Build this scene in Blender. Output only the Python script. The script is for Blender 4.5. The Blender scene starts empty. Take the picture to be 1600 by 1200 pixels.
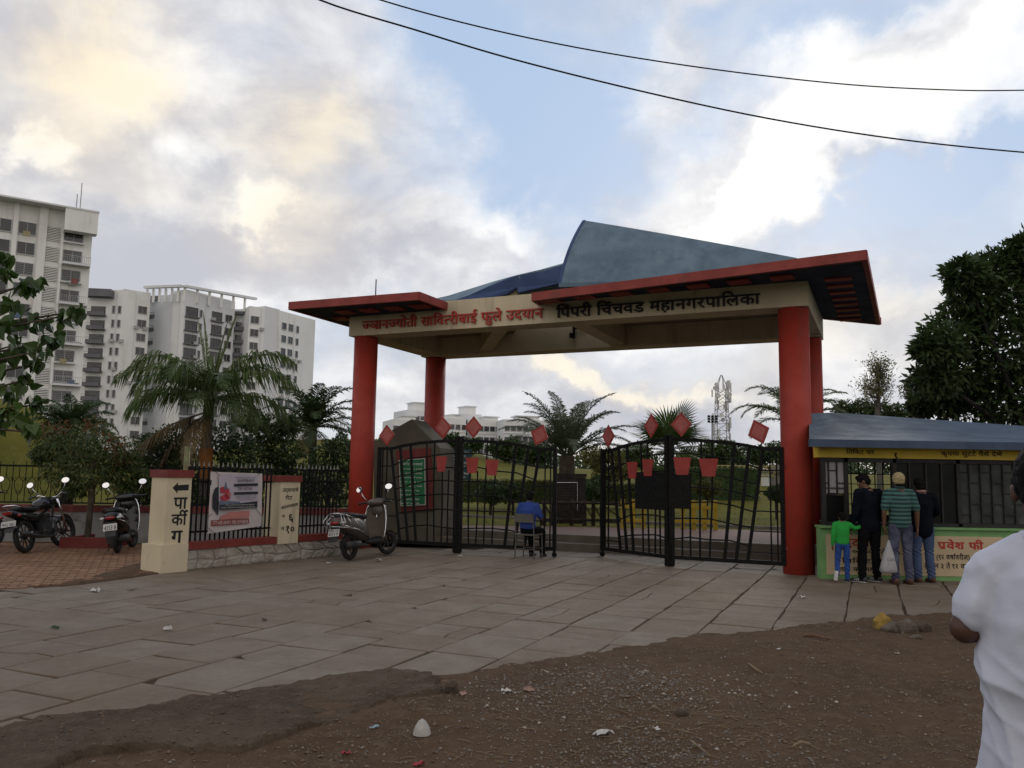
import bpy, bmesh, math, random
import numpy as np
from mathutils import Vector, Matrix, noise
SC = bpy.context.scene
COL = SC.collection
rnd = random.Random(7)
PI = math.pi
rad = math.radians

# ------------------------------------------------------------------ camera
FPX, PITCH, ROLL, EYE = 1280.0, rad(6.4), rad(0.92), 1.55
cam_d = Vector((0, math.cos(PITCH), math.sin(PITCH)))
_u0 = Vector((0, -math.sin(PITCH), math.cos(PITCH))); _r0 = Vector((1, 0, 0))
cam_r = _r0 * math.cos(ROLL) + _u0 * math.sin(ROLL)
cam_u = _u0 * math.cos(ROLL) - _r0 * math.sin(ROLL)
cd = bpy.data.cameras.new('camera'); cam = bpy.data.objects.new('camera', cd); COL.objects.link(cam)
m = Matrix((cam_r, cam_u, -cam_d)).transposed().to_4x4(); m.translation = (0, 0, EYE)
cam.matrix_world = m
cd.sensor_width = 36; cd.lens = FPX / 1600 * 36; cd.clip_start = 0.05; cd.clip_end = 4000
SC.camera = cam

def ray(px, py):
    return cam_d + cam_r * ((px - 800) / FPX) + cam_u * ((600 - py) / FPX)
def G(px, py, z=0.0):            # where the sight line of a photo pixel meets height z
    q = ray(px, py); t = (z - EYE) / q.z
    return Vector((q.x * t, q.y * t, z))
def D(px, py, y):                # the point of a sight line at forward distance y
    q = ray(px, py); t = y / q.y
    return Vector((q.x * t, y, EYE + q.z * t))
def azel(px, py):
    q = ray(px, py).normalized()
    return math.atan2(q.x, q.y), math.asin(q.z)

# ------------------------------------------------------------------ exposure
SC.view_settings.view_transform = 'Standard'; SC.view_settings.look = 'None'
SC.view_settings.exposure = 0.0; SC.view_settings.gamma = 1.0
SC.view_settings.use_curve_mapping = False

# ------------------------------------------------------------------ sun and sky
SUN_AZ, SUN_EL = azel(1210, 330)
SUN_EL = rad(18)
sd = bpy.data.lights.new('sun', 'SUN'); sd.energy = 0.8; sd.angle = rad(30); sd.color = (1, .93, .82)
sun = bpy.data.objects.new('sun', sd); COL.objects.link(sun)
sdir = Vector((math.sin(SUN_AZ) * math.cos(SUN_EL), math.cos(SUN_AZ) * math.cos(SUN_EL), math.sin(SUN_EL)))
sun.rotation_euler = sdir.to_track_quat('Z', 'Y').to_euler()

class NT:                         # small helper to write node trees
    def __init__(s, nt): s.nt = nt; s.n = nt.nodes; s.l = nt.links
    def node(s, t, **k):
        n = s.n.new(t)
        for a, b in k.items(): setattr(n, a, b)
        return n
    def put(s, sock, v):
        if hasattr(v, 'is_linked') or isinstance(v, bpy.types.NodeSocket): s.l.new(v, sock)
        elif v is not None: sock.default_value = v
    def math(s, op, a, b=None, c=None, clamp=False):
        n = s.node('ShaderNodeMath', operation=op, use_clamp=clamp)
        for i, v in enumerate((a, b, c)):
            if v is not None: s.put(n.inputs[i], v)
        return n.outputs[0]
    def vmath(s, op, a, b=None, out=0):
        n = s.node('ShaderNodeVectorMath', operation=op); s.put(n.inputs[0], a)
        if b is not None: s.put(n.inputs[1], b)
        return n.outputs[out]
    def noise(s, vec, scale, detail=4, rough=.55, dist=0, out='Fac'):
        n = s.node('ShaderNodeTexNoise'); s.put(n.inputs['Vector'], vec)
        n.inputs['Scale'].default_value = scale; n.inputs['Detail'].default_value = detail
        n.inputs['Roughness'].default_value = rough; n.inputs['Distortion'].default_value = dist
        return n.outputs[out]
    def mix(s, f, a, b, blend='MIX'):
        n = s.node('ShaderNodeMix', data_type='RGBA', blend_type=blend); s.put(n.inputs[0], f)
        s.put(n.inputs[6], a); s.put(n.inputs[7], b); return n.outputs[2]
    def ramp(s, f, a, b, lo=0., hi=1., smooth=True):
        n = s.node('ShaderNodeMapRange'); n.interpolation_type = 'SMOOTHSTEP' if smooth else 'LINEAR'
        s.put(n.inputs[0], f); n.inputs[1].default_value = a; n.inputs[2].default_value = b
        n.inputs[3].default_value = lo; n.inputs[4].default_value = hi
        return n.outputs[0]

W = bpy.data.worlds.new('World'); SC.world = W; W.use_nodes = True
W.cycles.sampling_method = 'MANUAL'; W.cycles.sample_map_resolution = 512
W.node_tree.nodes.clear(); w = NT(W.node_tree)
sky = w.node('ShaderNodeTexSky'); sky.sky_type = 'NISHITA'; sky.sun_disc = False
sky.sun_elevation = SUN_EL; sky.sun_rotation = SUN_AZ
sky.air_density = 1.0; sky.dust_density = 0.6; sky.ozone_density = 1.5
tc = w.node('ShaderNodeTexCoord')
sep = w.node('ShaderNodeSeparateXYZ'); w.l.new(tc.outputs['Generated'], sep.inputs[0])
az = w.math('ARCTAN2', sep.outputs[0], sep.outputs[1]); el = w.math('ARCSINE', sep.outputs[2])
cmb = w.node('ShaderNodeCombineXYZ'); w.l.new(az, cmb.inputs[0]); w.l.new(el, cmb.inputs[1])
P0 = cmb.outputs[0]
# the clouds stretch towards the horizon: scale elevation up before taking noise
nz = w.noise(tc.outputs['Generated'], 2.6, 4, .55, out='Color')
nz = w.vmath('SUBTRACT', nz, (0.5, 0.5, 0.5))
nz2 = w.noise(tc.outputs['Generated'], 9.0, 5, .62, out='Color')
nz2 = w.vmath('SUBTRACT', nz2, (0.5, 0.5, 0.5))
warp = w.vmath('ADD', w.vmath('SCALE', nz, None), (0, 0, 0))
warp.node.inputs[0].links[0].from_node.inputs[3].default_value = 0.20
w2 = w.vmath('SCALE', nz2, None); w2.node.inputs[3].default_value = 0.17
PW = w.vmath('ADD', w.vmath('ADD', P0, warp), w2)
PS = w.vmath('MULTIPLY', PW, (1.0, 1.0, 0.0))
def blobs(lst):
    """sum of soft patches; each = photo x, y, half width, half height, tilt (deg, up to the right), weight"""
    tot = None
    for (px, py, rx, ry, tilt, wt) in lst:
        a, e = azel(px, py)
        mp = w.node('ShaderNodeMapping', vector_type='TEXTURE'); w.l.new(PS, mp.inputs[0])
        mp.inputs['Location'].default_value = (a, e, 0)
        mp.inputs['Rotation'].default_value = (0, 0, rad(tilt))
        mp.inputs['Scale'].default_value = (rx / FPX, ry / FPX, 1)
        ln = w.vmath('LENGTH', mp.outputs[0], out=1)
        r = w.ramp(ln, 0.15, 1.0, wt, 0.0)
        tot = r if tot is None else w.math('ADD', tot, r)
    return tot
fb1 = w.noise(w.vmath('MULTIPLY', tc.outputs['Generated'], (1, 1, 1.9)), 4.2, 8, .58, 0.5)
fb2 = w.noise(w.vmath('MULTIPLY', tc.outputs['Generated'], (1, 1, 1.5)), 9.5, 8, .6, 0.3)
fbm_c = w.math('ADD', w.math('MULTIPLY', fb1, .65), w.math('MULTIPLY', fb2, .35))
cover_b = blobs([
    (180, 260, 620, 420, 0, .95), (460, 60, 360, 220, 0, .5), (560, 420, 420, 130, 4, .7),
    (1250, 290, 560, 150, 29, 1.0), (1060, 130, 260, 90, 60, .55), (1000, 420, 330, 110, 18, .55),
    (1430, 60, 330, 110, 20, .45), (1520, 480, 330, 90, 10, .5), (900, 640, 900, 100, 0, .9),
    (820, 330, 170, 60, 20, .35), (1300, 600, 420, 60, 0, .35),
    (860, 250, 200, 170, 0, -.85), (760, 60, 200, 140, -30, -.75), (1120, 60, 100, 50, 20, -.5), (1330, 30, 150, 60, 20, -.35),
    (1480, 300, 220, 60, 22, -.6), (1300, 400, 240, 45, 20, -.3)])
bright_b = blobs([
    (1260, 280, 460, 110, 30, 1.0), (1180, 330, 160, 70, 30, .7), (1540, 130, 280, 95, 28, 1.1), (1350, 60, 200, 40, 25, .45), (1180, 480, 200, 35, 12, .4), (1080, 260, 160, 60, 30, .6), (960, 470, 140, 50, 10, .4), (780, 330, 140, 60, 20, .5), (1000, 150, 90, 90, 60, .5), (1070, 400, 170, 50, 22, .7),
    (120, 90, 190, 120, 30, .6), (330, 60, 120, 60, 10, .35), (500, 190, 150, 90, 10, .6), (420, 320, 60, 70, -50, .95), (20, 225, 60, 40, 0, .8), (330, 190, 90, 60, 0, .4),
    (930, 585, 280, 30, -6, .75), (960, 100, 120, 60, 40, .5), (700, 300, 130, 60, 20, .4), (900, 350, 60, 30, 0, .5), (470, 500, 60, 60, 0, .2), (1400, 470, 200, 40, 12, .45),
    (230, 400, 300, 90, 0, -.6), (330, 250, 60, 60, 30, -.3), (650, 410, 260, 50, 4, -.35), (250, 170, 110, 60, 40, -.3), (60, 20, 110, 50, 0, -.2), (900, 650, 700, 60, 0, -.35), (1120, 355, 90, 30, 20, -.35), (620, 150, 110, 60, 0, -.15)])
warm_b = blobs([
    (120, 80, 260, 170, 20, .9), (500, 180, 200, 130, 0, .8), (470, 340, 190, 130, 0, .6), (150, 260, 220, 90, 0, .4), (930, 585, 320, 45, -6, .7), (1420, 480, 320, 70, 10, .5), (1560, 560, 150, 60, 0, .4),
    (1250, 560, 300, 60, 0, .3)])
# behind and beside the photographer broken cloud goes on, brightened as unseen fill light
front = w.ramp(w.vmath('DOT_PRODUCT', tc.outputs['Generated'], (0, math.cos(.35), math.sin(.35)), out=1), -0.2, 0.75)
cover = w.math('ADD', w.math('MULTIPLY', fbm_c, 1.5), w.math('MULTIPLY', cover_b, .62))
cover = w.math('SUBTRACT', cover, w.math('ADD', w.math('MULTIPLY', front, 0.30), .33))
cover = w.ramp(cover, -0.22, 0.66)
det = w.noise(w.vmath('MULTIPLY', tc.outputs['Generated'], (1, 1, 1.6)), 6.5, 9, .58, 0.3)
br = w.math('ADD', w.math('MULTIPLY', bright_b, .55), w.math('MULTIPLY', det, 1.5))
br = w.ramp(br, .42, 1.22)
K = 10.0          # cloud radiance is given for strength 0.1
def rgb(r, g, b, k=1.0):          # sRGB 0-255 -> linear colour
    f = lambda c: (c / 255 / 12.92) if c < 10.3 else ((c / 255 + .055) / 1.055) ** 2.4
    return (f(r) * k, f(g) * k, f(b) * k, 1)
cl = w.mix(br, rgb(198, 200, 209, K), rgb(255, 254, 252, K * 1.08))
cl_w = w.mix(br, rgb(214, 206, 200, K), rgb(255, 240, 212, K * 1.04))
cl = w.mix(w.math('MINIMUM', warm_b, 1.0), cl, cl_w)
nis = w.mix(0.88, sky.outputs[0], rgb(184, 206, 236, K))
low = w.ramp(el, 0.0, 0.42)
blue = w.mix(low, w.mix(.85, sky.outputs[0], rgb(190, 201, 218, K)), nis)
skyc = w.mix(cover, blue, cl)
skyc = w.mix(1.0, skyc, w.mix(front, (1.25, 1.13, 1.0, 1), (1, 1, 1, 1)), 'MULTIPLY')  # unseen rear sky lifted and warmed above the front to light facing surfaces
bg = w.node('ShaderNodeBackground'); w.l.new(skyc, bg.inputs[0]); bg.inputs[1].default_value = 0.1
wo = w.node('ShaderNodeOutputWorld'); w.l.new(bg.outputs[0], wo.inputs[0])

# ------------------------------------------------------------------ materials
MATS = {}
def mat(name, col, rough=.8, var=.18, scale=6.0, bump=.15, bscale=40.0, metal=0.0, col2=None, spec=.35, obj_var=.0, dirt=None, detail=5, streak=None):
    """principled paint/stone/cloth: base colour broken by noise (col -> col2), fine bump"""
    if name in MATS: return MATS[name]
    mt = bpy.data.materials.new(name); mt.use_nodes = True; t = NT(mt.node_tree)
    b = t.n['Principled BSDF']; tcn = t.node('ShaderNodeTexCoord'); vec = tcn.outputs['Object']
    c1 = tuple(col) + (1,) if len(col) == 3 else tuple(col)
    c2 = (tuple(col2) + (1,) if len(col2) == 3 else tuple(col2)) if col2 else tuple(x * (1 - var * 1.6) for x in c1[:3]) + (1,)
    n1 = t.noise(vec, scale, detail, .6); f = t.ramp(n1, .32, .7)
    c = t.mix(f, c1, c2)
    if obj_var:
        oi = t.node('ShaderNodeObjectInfo'); hv = t.node('ShaderNodeHueSaturation')
        t.l.new(t.ramp(oi.outputs['Random'], 0, 1, 1 - obj_var, 1 + obj_var, False), hv.inputs['Value'])
        t.l.new(c, hv.inputs['Color']); c = hv.outputs[0]
    if dirt:                      # grime: patches of a second colour with their own shape
        n3 = t.noise(vec, dirt[1], 6, .7, .4); c = t.mix(t.ramp(n3, dirt[2], dirt[2] + .18), c, tuple(dirt[0]) + (1,))
    if streak:                    # rain runs: long vertical stains
        mpn = t.node('ShaderNodeMapping'); t.l.new(vec, mpn.inputs[0]); mpn.inputs['Scale'].default_value = (1, 1, .09)
        n4 = t.noise(mpn.outputs[0], streak[1], 5, .65); c = t.mix(t.ramp(n4, .52, .74, 0, streak[2]), c, tuple(streak[0]) + (1,))
    t.l.new(c, b.inputs['Base Color'])
    b.inputs['Roughness'].default_value = rough; b.inputs['Metallic'].default_value = metal
    b.inputs['Specular IOR Level'].default_value = spec
    t.l.new(t.ramp(n1, .3, .7, max(rough - .08, 0.02), min(rough + .08, 1)), b.inputs['Roughness'])
    if bump:
        bn = t.node('ShaderNodeBump'); bn.inputs['Strength'].default_value = bump; bn.inputs['Distance'].default_value = .02
        t.l.new(t.noise(vec, bscale, 5, .65), bn.inputs['Height']); t.l.new(bn.outputs[0], b.inputs['Normal'])
    MATS[name] = mt
    return mt
def leafmat(name, col, col2, rough=.5, scale=1.2):
    if name in MATS: return MATS[name]
    mt = bpy.data.materials.new(name); mt.use_nodes = True; t = NT(mt.node_tree)
    b = t.n['Principled BSDF']; tcn = t.node('ShaderNodeTexCoord')
    f = t.ramp(t.noise(tcn.outputs['Object'], scale, 4, .7), .35, .65)
    geo = t.node('ShaderNodeNewGeometry')
    c = t.mix(f, tuple(col) + (1,), tuple(col2) + (1,))
    hv = t.node('ShaderNodeHueSaturation'); t.l.new(c, hv.inputs['Color'])
    t.l.new(t.ramp(geo.outputs['Random Per Island'], 0, 1, .65, 1.35, False), hv.inputs['Value'])
    t.l.new(hv.outputs[0], b.inputs['Base Color']); b.inputs['Roughness'].default_value = rough
    b.inputs['Specular IOR Level'].default_value = .3
    tr = t.node('ShaderNodeBsdfTranslucent'); t.l.new(hv.outputs[0], tr.inputs[0])
    mx = t.node('ShaderNodeMixShader'); mx.inputs[0].default_value = .25
    t.l.new(b.outputs[0], mx.inputs[1]); t.l.new(tr.outputs[0], mx.inputs[2])
    t.l.new(mx.outputs[0], t.n['Material Output'].inputs[0])
    MATS[name] = mt; return mt
def glassmat(name, col, rough=.08):
    mt = mat(name, col, rough, .1, 2, 0, spec=.6); return mt

m_red = mat('red_paint', (.37, .042, .026), .6, .12, 2.5, .12, 60, dirt=((.24, .045, .032), 1.1, .56), streak=((.20, .06, .045), 5, .55))
m_dred = mat('dark_red_paint', (.17, .028, .022), .6, .15, 4, .1, 60)
m_redline = mat('fascia_red', (.27, .045, .035), .6, .15, 3, .1, 50, dirt=((.12, .04, .035), 2.0, .58), streak=((.15, .05, .045), 9, .5))
m_cream = mat('cream_render', (.56, .49, .345), .85, .10, 1.2, .15, 50, dirt=((.36, .30, .21), 1.4, .57), streak=((.27, .22, .16), 4, .6))
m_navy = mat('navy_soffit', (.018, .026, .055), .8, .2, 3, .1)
m_blue = mat('steel_blue_roof', (.125, .185, .24), .75, .15, 2.2, .2, 30, col2=(.085, .135, .18), dirt=((.06, .095, .13), 3.4, .54), streak=((.17, .22, .26), 3, .5))
m_dblue = mat('deep_blue_paint', (.025, .055, .15), .6, .15, 2, .08)
m_black = mat('black_iron', (.009, .009, .009), .75, .3, 20, .1, 90, spec=.15)
m_blackpaint = mat('black_letter_paint', (.012, .012, .014), .7, .2, 30, 0)
m_redpaint = mat('red_letter_paint', (.42, .045, .03), .7, .2, 20, 0)
m_concrete = mat('grey_concrete', (.19, .18, .165), .9, .2, 2, .3, 40, dirt=((.10, .09, .08), 2.5, .6))
m_white = mat('white_paint', (.62, .62, .60), .8, .08, 2, .05, dirt=((.40, .38, .34), 2, .66))
m_tyre = mat('tyre_rubber', (.02, .02, .02), .85, .2, 30, .3, 80)
m_metal = mat('brushed_metal', (.55, .55, .55), .3, .1, 10, .03, metal=1.0)
m_chrome = mat('chrome', (.75, .75, .78), .1, .05, 10, 0, metal=1.0)

# ------------------------------------------------------------------ mesh builder and object helpers
class MB:
    def __init__(s): s.v = []; s.f = []
    def add(s, vs, fs):
        o = len(s.v); s.v.extend([tuple(p) for p in vs]); s.f.extend([tuple(i + o for i in q) for q in fs]); return s
    def obox(s, o, a, b, c):
        o, a, b, c = map(Vector, (o, a, b, c))
        if a.cross(b).dot(c) < 0: a, b = b, a
        v = [o, o + a, o + a + b, o + b, o + c, o + a + c, o + a + b + c, o + b + c]
        return s.add(v, [(3, 2, 1, 0), (4, 5, 6, 7), (0, 1, 5, 4), (1, 2, 6, 5), (2, 3, 7, 6), (3, 0, 4, 7)])
    def box(s, c, d, rz=0.0):
        x = Vector((math.cos(rz), math.sin(rz), 0)) * d[0]; y = Vector((-math.sin(rz), math.cos(rz), 0)) * d[1]; z = Vector((0, 0, d[2]))
        return s.obox(Vector(c) - x / 2 - y / 2 - z / 2, x, y, z)
    def prism(s, pts, z0, z1):      # pts (x,y[,z]) counter-clockwise; z0,z1 offsets or heights
        n = len(pts); P = [Vector(p) for p in pts]
        if len(P[0]) == 2 or P[0].__len__() == 2: lo = [(p[0], p[1], z0) for p in P]; hi = [(p[0], p[1], z1) for p in P]
        else: lo = [(p[0], p[1], p[2] + z0) for p in P]; hi = [(p[0], p[1], p[2] + z1) for p in P]
        ar = sum(P[i][0] * P[(i + 1) % n][1] - P[(i + 1) % n][0] * P[i][1] for i in range(n))
        if ar < 0: lo.reverse(); hi.reverse()
        return s.add(lo + hi, [tuple(range(n - 1, -1, -1)), tuple(range(n, 2 * n))] + [(i, (i + 1) % n, n + (i + 1) % n, n + i) for i in range(n)])
    def slab(s, pts, th):           # planar 3D polygon thickened along vector th
        n = len(pts); P = [Vector(p) for p in pts]; th = Vector(th)
        nn = Vector((0, 0, 0))
        for i in range(n): nn += P[i].cross(P[(i + 1) % n])
        if nn.dot(th) < 0: P.reverse()
        Q = [p + th for p in P]
        return s.add(P + Q, [tuple(range(n - 1, -1, -1)), tuple(range(n, 2 * n))] + [(i, (i + 1) % n, n + (i + 1) % n, n + i) for i in range(n)])
    def tube(s, pts, r, n=8, cap=True, flat=1.0):
        P = [Vector(p) for p in pts]; R = r if isinstance(r, (list, tuple)) else [r] * len(P)
        prev = None; rings = []
        for i, p in enumerate(P):
            t = (P[min(i + 1, len(P) - 1)] - P[max(i - 1, 0)]).normalized()
            if prev is None:
                a = Vector((0, 0, 1)) if abs(t.z) < .9 else Vector((1, 0, 0)); x = t.cross(a).normalized()
            else: x = (prev - t * prev.dot(t)).normalized()
            prev = x; y = t.cross(x)
            rings.append([p + (x * math.cos(2 * PI * k / n) + y * flat * math.sin(2 * PI * k / n)) * R[i] for k in range(n)])
        return s.loft(rings, cap)
    def loft(s, rings, cap=True):
        n = len(rings[0]); vs = [q for rg in rings for q in rg]; fs = []
        for i in range(len(rings) - 1):
            for k in range(n):
                a = i * n + k; b = i * n + (k + 1) % n; fs.append((a, b, b + n, a + n))
        if cap: fs.append(tuple(range(n - 1, -1, -1))); fs.append(tuple((len(rings) - 1) * n + k for k in range(n)))
        return s.add(vs, fs)
    def lathe(s, prof, o=(0, 0, 0), n=24, axis='z', cap=True):   # prof: (r, h)
        o = Vector(o); rings = []
        for r, h in prof:
            rg = []
            for k in range(n):
                a = 2 * PI * k / n; c_, s_ = math.cos(a) * r, math.sin(a) * r
                rg.append(o + (Vector((c_, s_, h)) if axis == 'z' else Vector((c_, -h, s_)) if axis == 'y' else Vector((h, c_, s_))))
            rings.append(rg)
        return s.loft(rings, cap)
    def ell(s, c, r, n=12, m_=8, M_=None):
        c = Vector(c); rings = []
        for i in range(m_ + 1):
            t = -PI / 2 + PI * i / m_; rr = max(math.cos(t), .02)
            rg = [Vector((math.cos(2 * PI * k / n) * rr * r[0], math.sin(2 * PI * k / n) * rr * r[1], math.sin(t) * r[2])) for k in range(n)]
            if M_ is not None: rg = [M_ @ p for p in rg]
            rings.append([c + p for p in rg])
        return s.loft(rings)
    def torus(s, o, R_, r, n=28, m_=10, axis='y', fl=1.0):
        rings = []
        o = Vector(o)
        for i in range(n):
            a = 2 * PI * i / n; rg = []
            for k in range(m_):
                b = 2 * PI * k / m_; q = R_ + r * math.cos(b); h = r * fl * math.sin(b)
                rg.append(o + (Vector((q * math.cos(a), h, q * math.sin(a))) if axis == 'y' else Vector((q * math.cos(a), q * math.sin(a), h))))
            rings.append(rg)
        n_ = m_; vs = [q for rg in rings for q in rg]; fs = []
        for i in range(n):
            for k in range(m_): fs.append((i * n_ + k, i * n_ + (k + 1) % m_, ((i + 1) % n) * n_ + (k + 1) % m_, ((i + 1) % n) * n_ + k))
        return s.add(vs, fs)
    def mesh(s, name, mt, smooth=False, fixn=False):
        me = bpy.data.meshes.new(name); me.from_pydata([tuple(p) for p in s.v], [], s.f)
        if fixn:
            b = bmesh.new(); b.from_mesh(me); bmesh.ops.recalc_face_normals(b, faces=b.faces); b.to_mesh(me); b.free()
        if mt: me.materials.append(mt)
        if smooth: me.polygons.foreach_set('use_smooth', [True] * len(me.polygons))
        me.update(); return me
    def build(s, name, mt, parent=None, smooth=False, fixn=True, **props):
        return link(name, s.mesh(name, mt, smooth, fixn), parent, **props)
XF = {}
def link(name, me, parent=None, **props):
    o = bpy.data.objects.new(name, me); COL.objects.link(o)
    if parent is not None:
        o.parent = parent; q = XF.get(parent.name)
        if q is not None: o.matrix_parent_inverse = q          # mesh given in world coordinates
        XF[o.name] = None
    for k, v in props.items(): o[k] = v
    return o
def thing(name, label, cat, loc=(0, 0, 0), rz=0.0, group=None, world=True):
    o = bpy.data.objects.new(name, None); COL.objects.link(o); o.location = loc; o.rotation_euler = (0, 0, rz)
    o.empty_display_size = .1
    o['label'] = label; o['category'] = cat
    if group: o['group'] = group
    XF[o.name] = (Matrix.Translation(Vector(loc)) @ Matrix.Rotation(rz, 4, 'Z')).inverted() if world else None
    return o
def tagm(o, label, cat, group=None):
    o['label'] = label; o['category'] = cat
    if group: o['group'] = group
    return o
def kids(o): return [c for c in bpy.data.objects if c.parent == o]
def dup(root, loc, rz=None, label=None):
    tree = {}
    for c in bpy.data.objects:
        if c.parent: tree.setdefault(c.parent.name, []).append(c)
    def cp(o, par):
        n = o.copy(); COL.objects.link(n); n.parent = par
        if par is not None: n.matrix_parent_inverse = o.matrix_parent_inverse.copy()
        for ch in tree.get(o.name, []): cp(ch, n)
        return n
    n = cp(root, None); n.location = loc
    if rz is not None: n.rotation_euler = (0, 0, rz)
    if label: n['label'] = label
    return n
def arr(pts, faces, name, mt, parent=None, smooth=False, **props):   # numpy arrays -> mesh
    me = bpy.data.meshes.new(name); pts = np.asarray(pts, dtype=np.float32); faces = np.asarray(faces, dtype=np.int32)
    me.vertices.add(len(pts)); me.vertices.foreach_set('co', pts.ravel())
    k = faces.shape[1]; me.loops.add(faces.size); me.loops.foreach_set('vertex_index', faces.ravel())
    me.polygons.add(len(faces)); me.polygons.foreach_set('loop_start', np.arange(len(faces), dtype=np.int32) * k)
    me.polygons.foreach_set('loop_total', np.full(len(faces), k, dtype=np.int32))
    if smooth: me.polygons.foreach_set('use_smooth', np.ones(len(faces), dtype=bool))
    me.update(calc_edges=True)
    if mt: me.materials.append(mt)
    return link(name, me, parent, **props)

# ------------------------------------------------------------------ lettering (Devanagari clusters laid out by hand)
_gc = {}
def glyph(s, off=0.0, ext=0.0):
    key = (s, off, ext)
    if key in _gc: return _gc[key]
    c = bpy.data.curves.new('t', 'FONT'); c.body = s; c.size = 1; c.offset = off; c.extrude = ext; c.resolution_u = 2
    o = bpy.data.objects.new('t', c); COL.objects.link(o); bpy.context.view_layer.update()
    me = bpy.data.meshes.new_from_object(o.evaluated_get(bpy.context.evaluated_depsgraph_get()))
    bpy.data.objects.remove(o); bpy.data.curves.remove(c)
    v = [tuple(p.co) for p in me.vertices]; f = [tuple(p.vertices) for p in me.polygons]; bpy.data.meshes.remove(me)
    _gc[key] = (v, f); return v, f
def cut_right(v, f, x):
    b = bmesh.new(); vs = [b.verts.new(p) for p in v]
    for q in f:
        try: b.faces.new([vs[i] for i in q])
        except ValueError: pass
    bmesh.ops.bisect_plane(b, geom=b.verts[:] + b.edges[:] + b.faces[:], plane_co=(x, 0, 0), plane_no=(1, 0, 0), clear_outer=True)
    b.verts.ensure_lookup_table(); b.verts.index_update()
    r = [tuple(p.co) for p in b.verts], [tuple(p.index for p in q.verts) for q in b.faces]; b.free(); return r
def stroke(pts, wd):
    v = []; f = []
    for i, p in enumerate(pts):
        a = Vector(pts[max(i - 1, 0)]); b = Vector(pts[min(i + 1, len(pts) - 1)]); t = (b - a).normalized(); n_ = Vector((-t.y, t.x)) * wd / 2
        v += [(p[0] + n_.x, p[1] + n_.y, 0), (p[0] - n_.x, p[1] - n_.y, 0)]
        if i: k = 2 * i; f.append((k - 2, k - 1, k + 1, k))
    return v, f
def cluster(tok, off, ext):
    """token: text; '~' after it = half form (right stem cut); '^' = reph hook, '/' = lower-left r stroke, '//' = tra"""
    hook = tok.endswith('^'); rs = tok.endswith('/'); half = tok.endswith('~'); t = tok.rstrip('^/~')
    v, f = glyph(t, 0.0, ext); v = list(v); f = list(f)
    if half: x1 = max(p[0] for p in v); v, f = cut_right(v, f, x1 - .21)
    def add(s):
        o = len(v)
        if ext:
            sv, sf = s; n = len(sv)
            v.extend([(p[0], p[1], ext) for p in sv] + [(p[0], p[1], -ext) for p in sv])
            f.extend([tuple(i + o for i in q) for q in sf])
            bd = list(range(0, n, 2)) + list(range(n - 1, 0, -2))
            for i in range(len(bd)): a, b = bd[i], bd[(i + 1) % len(bd)]; f.append((a + o, b + o, b + n + o, a + n + o))
        else: v.extend([(p[0], p[1], .0006) for p in s[0]]); f.extend([tuple(i + o for i in q) for q in s[1]])
    if hook: x = max(p[0] for p in v if p[1] < .6) - .1; add(stroke([(x, .62), (x - .08, .72), (x + .02, .84), (x + .14, .80)], .075 + off))
    if off and v:                                   # heavier strokes: the outline laid again a hair to each side
        v0, f0_ = list(v), list(f)
        for dx, dy, dz in ((off * .8, 0, .0005), (-off * .8, 0, .001), (0, off * .6, .0015), (0, -off * .6, .002)):
            o_ = len(v); v.extend([(p[0] + dx, p[1] + dy, p[2] + (dz if ext == 0 else dz * 2)) for p in v0]); f.extend([tuple(i + o_ for i in q) for q in f0_])
    if rs: x = max(p[0] for p in v) - .14; add(stroke([(x, .2), (x - .16, .12), (x - .30, -.02)], .08 + off))
    return v, f
def text_clusters(line, off=0.0, ext=0.0, gap=-.012, space=.3):
    """line: clusters separated by '|', words by ' '. Returns [(verts, faces)] with x running, and total width"""
    out = []; x = 0
    for wd in line.split(' '):
        if not wd: continue
        for tok in wd.split('|'):
            v, f = cluster(tok, off, ext)
            if not v: x += .2; continue
            x0 = min(p[0] for p in v if p[1] < .64) if any(p[1] < .64 for p in v) else min(p[0] for p in v)
            x1 = max(p[0] for p in v if p[1] < .66) if any(p[1] < .66 for p in v) else max(p[0] for p in v)
            if tok == 'ि': x1 = x0 + .27
            dig = tok[0] in '०१२३४५६७८९().,|'
            out.append(([(p[0] - x0 + x, p[1], p[2]) for p in v], f)); x += x1 - x0 + (gap if not dig else .07)
        x += space
    return out, x - space
def place_text(line, org, ux, uy, width, mt, parent, height=None, off=0.0, ext=0.0, name='letter', each=False, latin=False, lift=.004):
    """writes along ux from org, letters fitted to width (height = cap height scale)"""
    org, ux, uy = Vector(org), Vector(ux).normalized(), Vector(uy).normalized(); un = ux.cross(uy)
    if latin: v, f = glyph(line, 0.0, ext); x0 = min(p[0] for p in v); x1 = max(p[0] for p in v); cl_ = [([(p[0] - x0, p[1], p[2]) for p in v], f)]; tw = x1 - x0
    else: cl_, tw = text_clusters(line, off, ext)
    sx = width / tw; sy = (height / .62) if height else sx; objs = []
    allm = MB()
    for v, f in cl_:
        P = [org + ux * (p[0] * sx) + uy * (p[1] * sy) + un * (lift + (p[2] * sx)) for p in v]
        if each: objs.append(MB().add(P, f).build(name, mt, parent, fixn=False))
        else: allm.add(P, f)
    if not each: objs.append(allm.build(name, mt, parent, fixn=False))
    return objs
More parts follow.
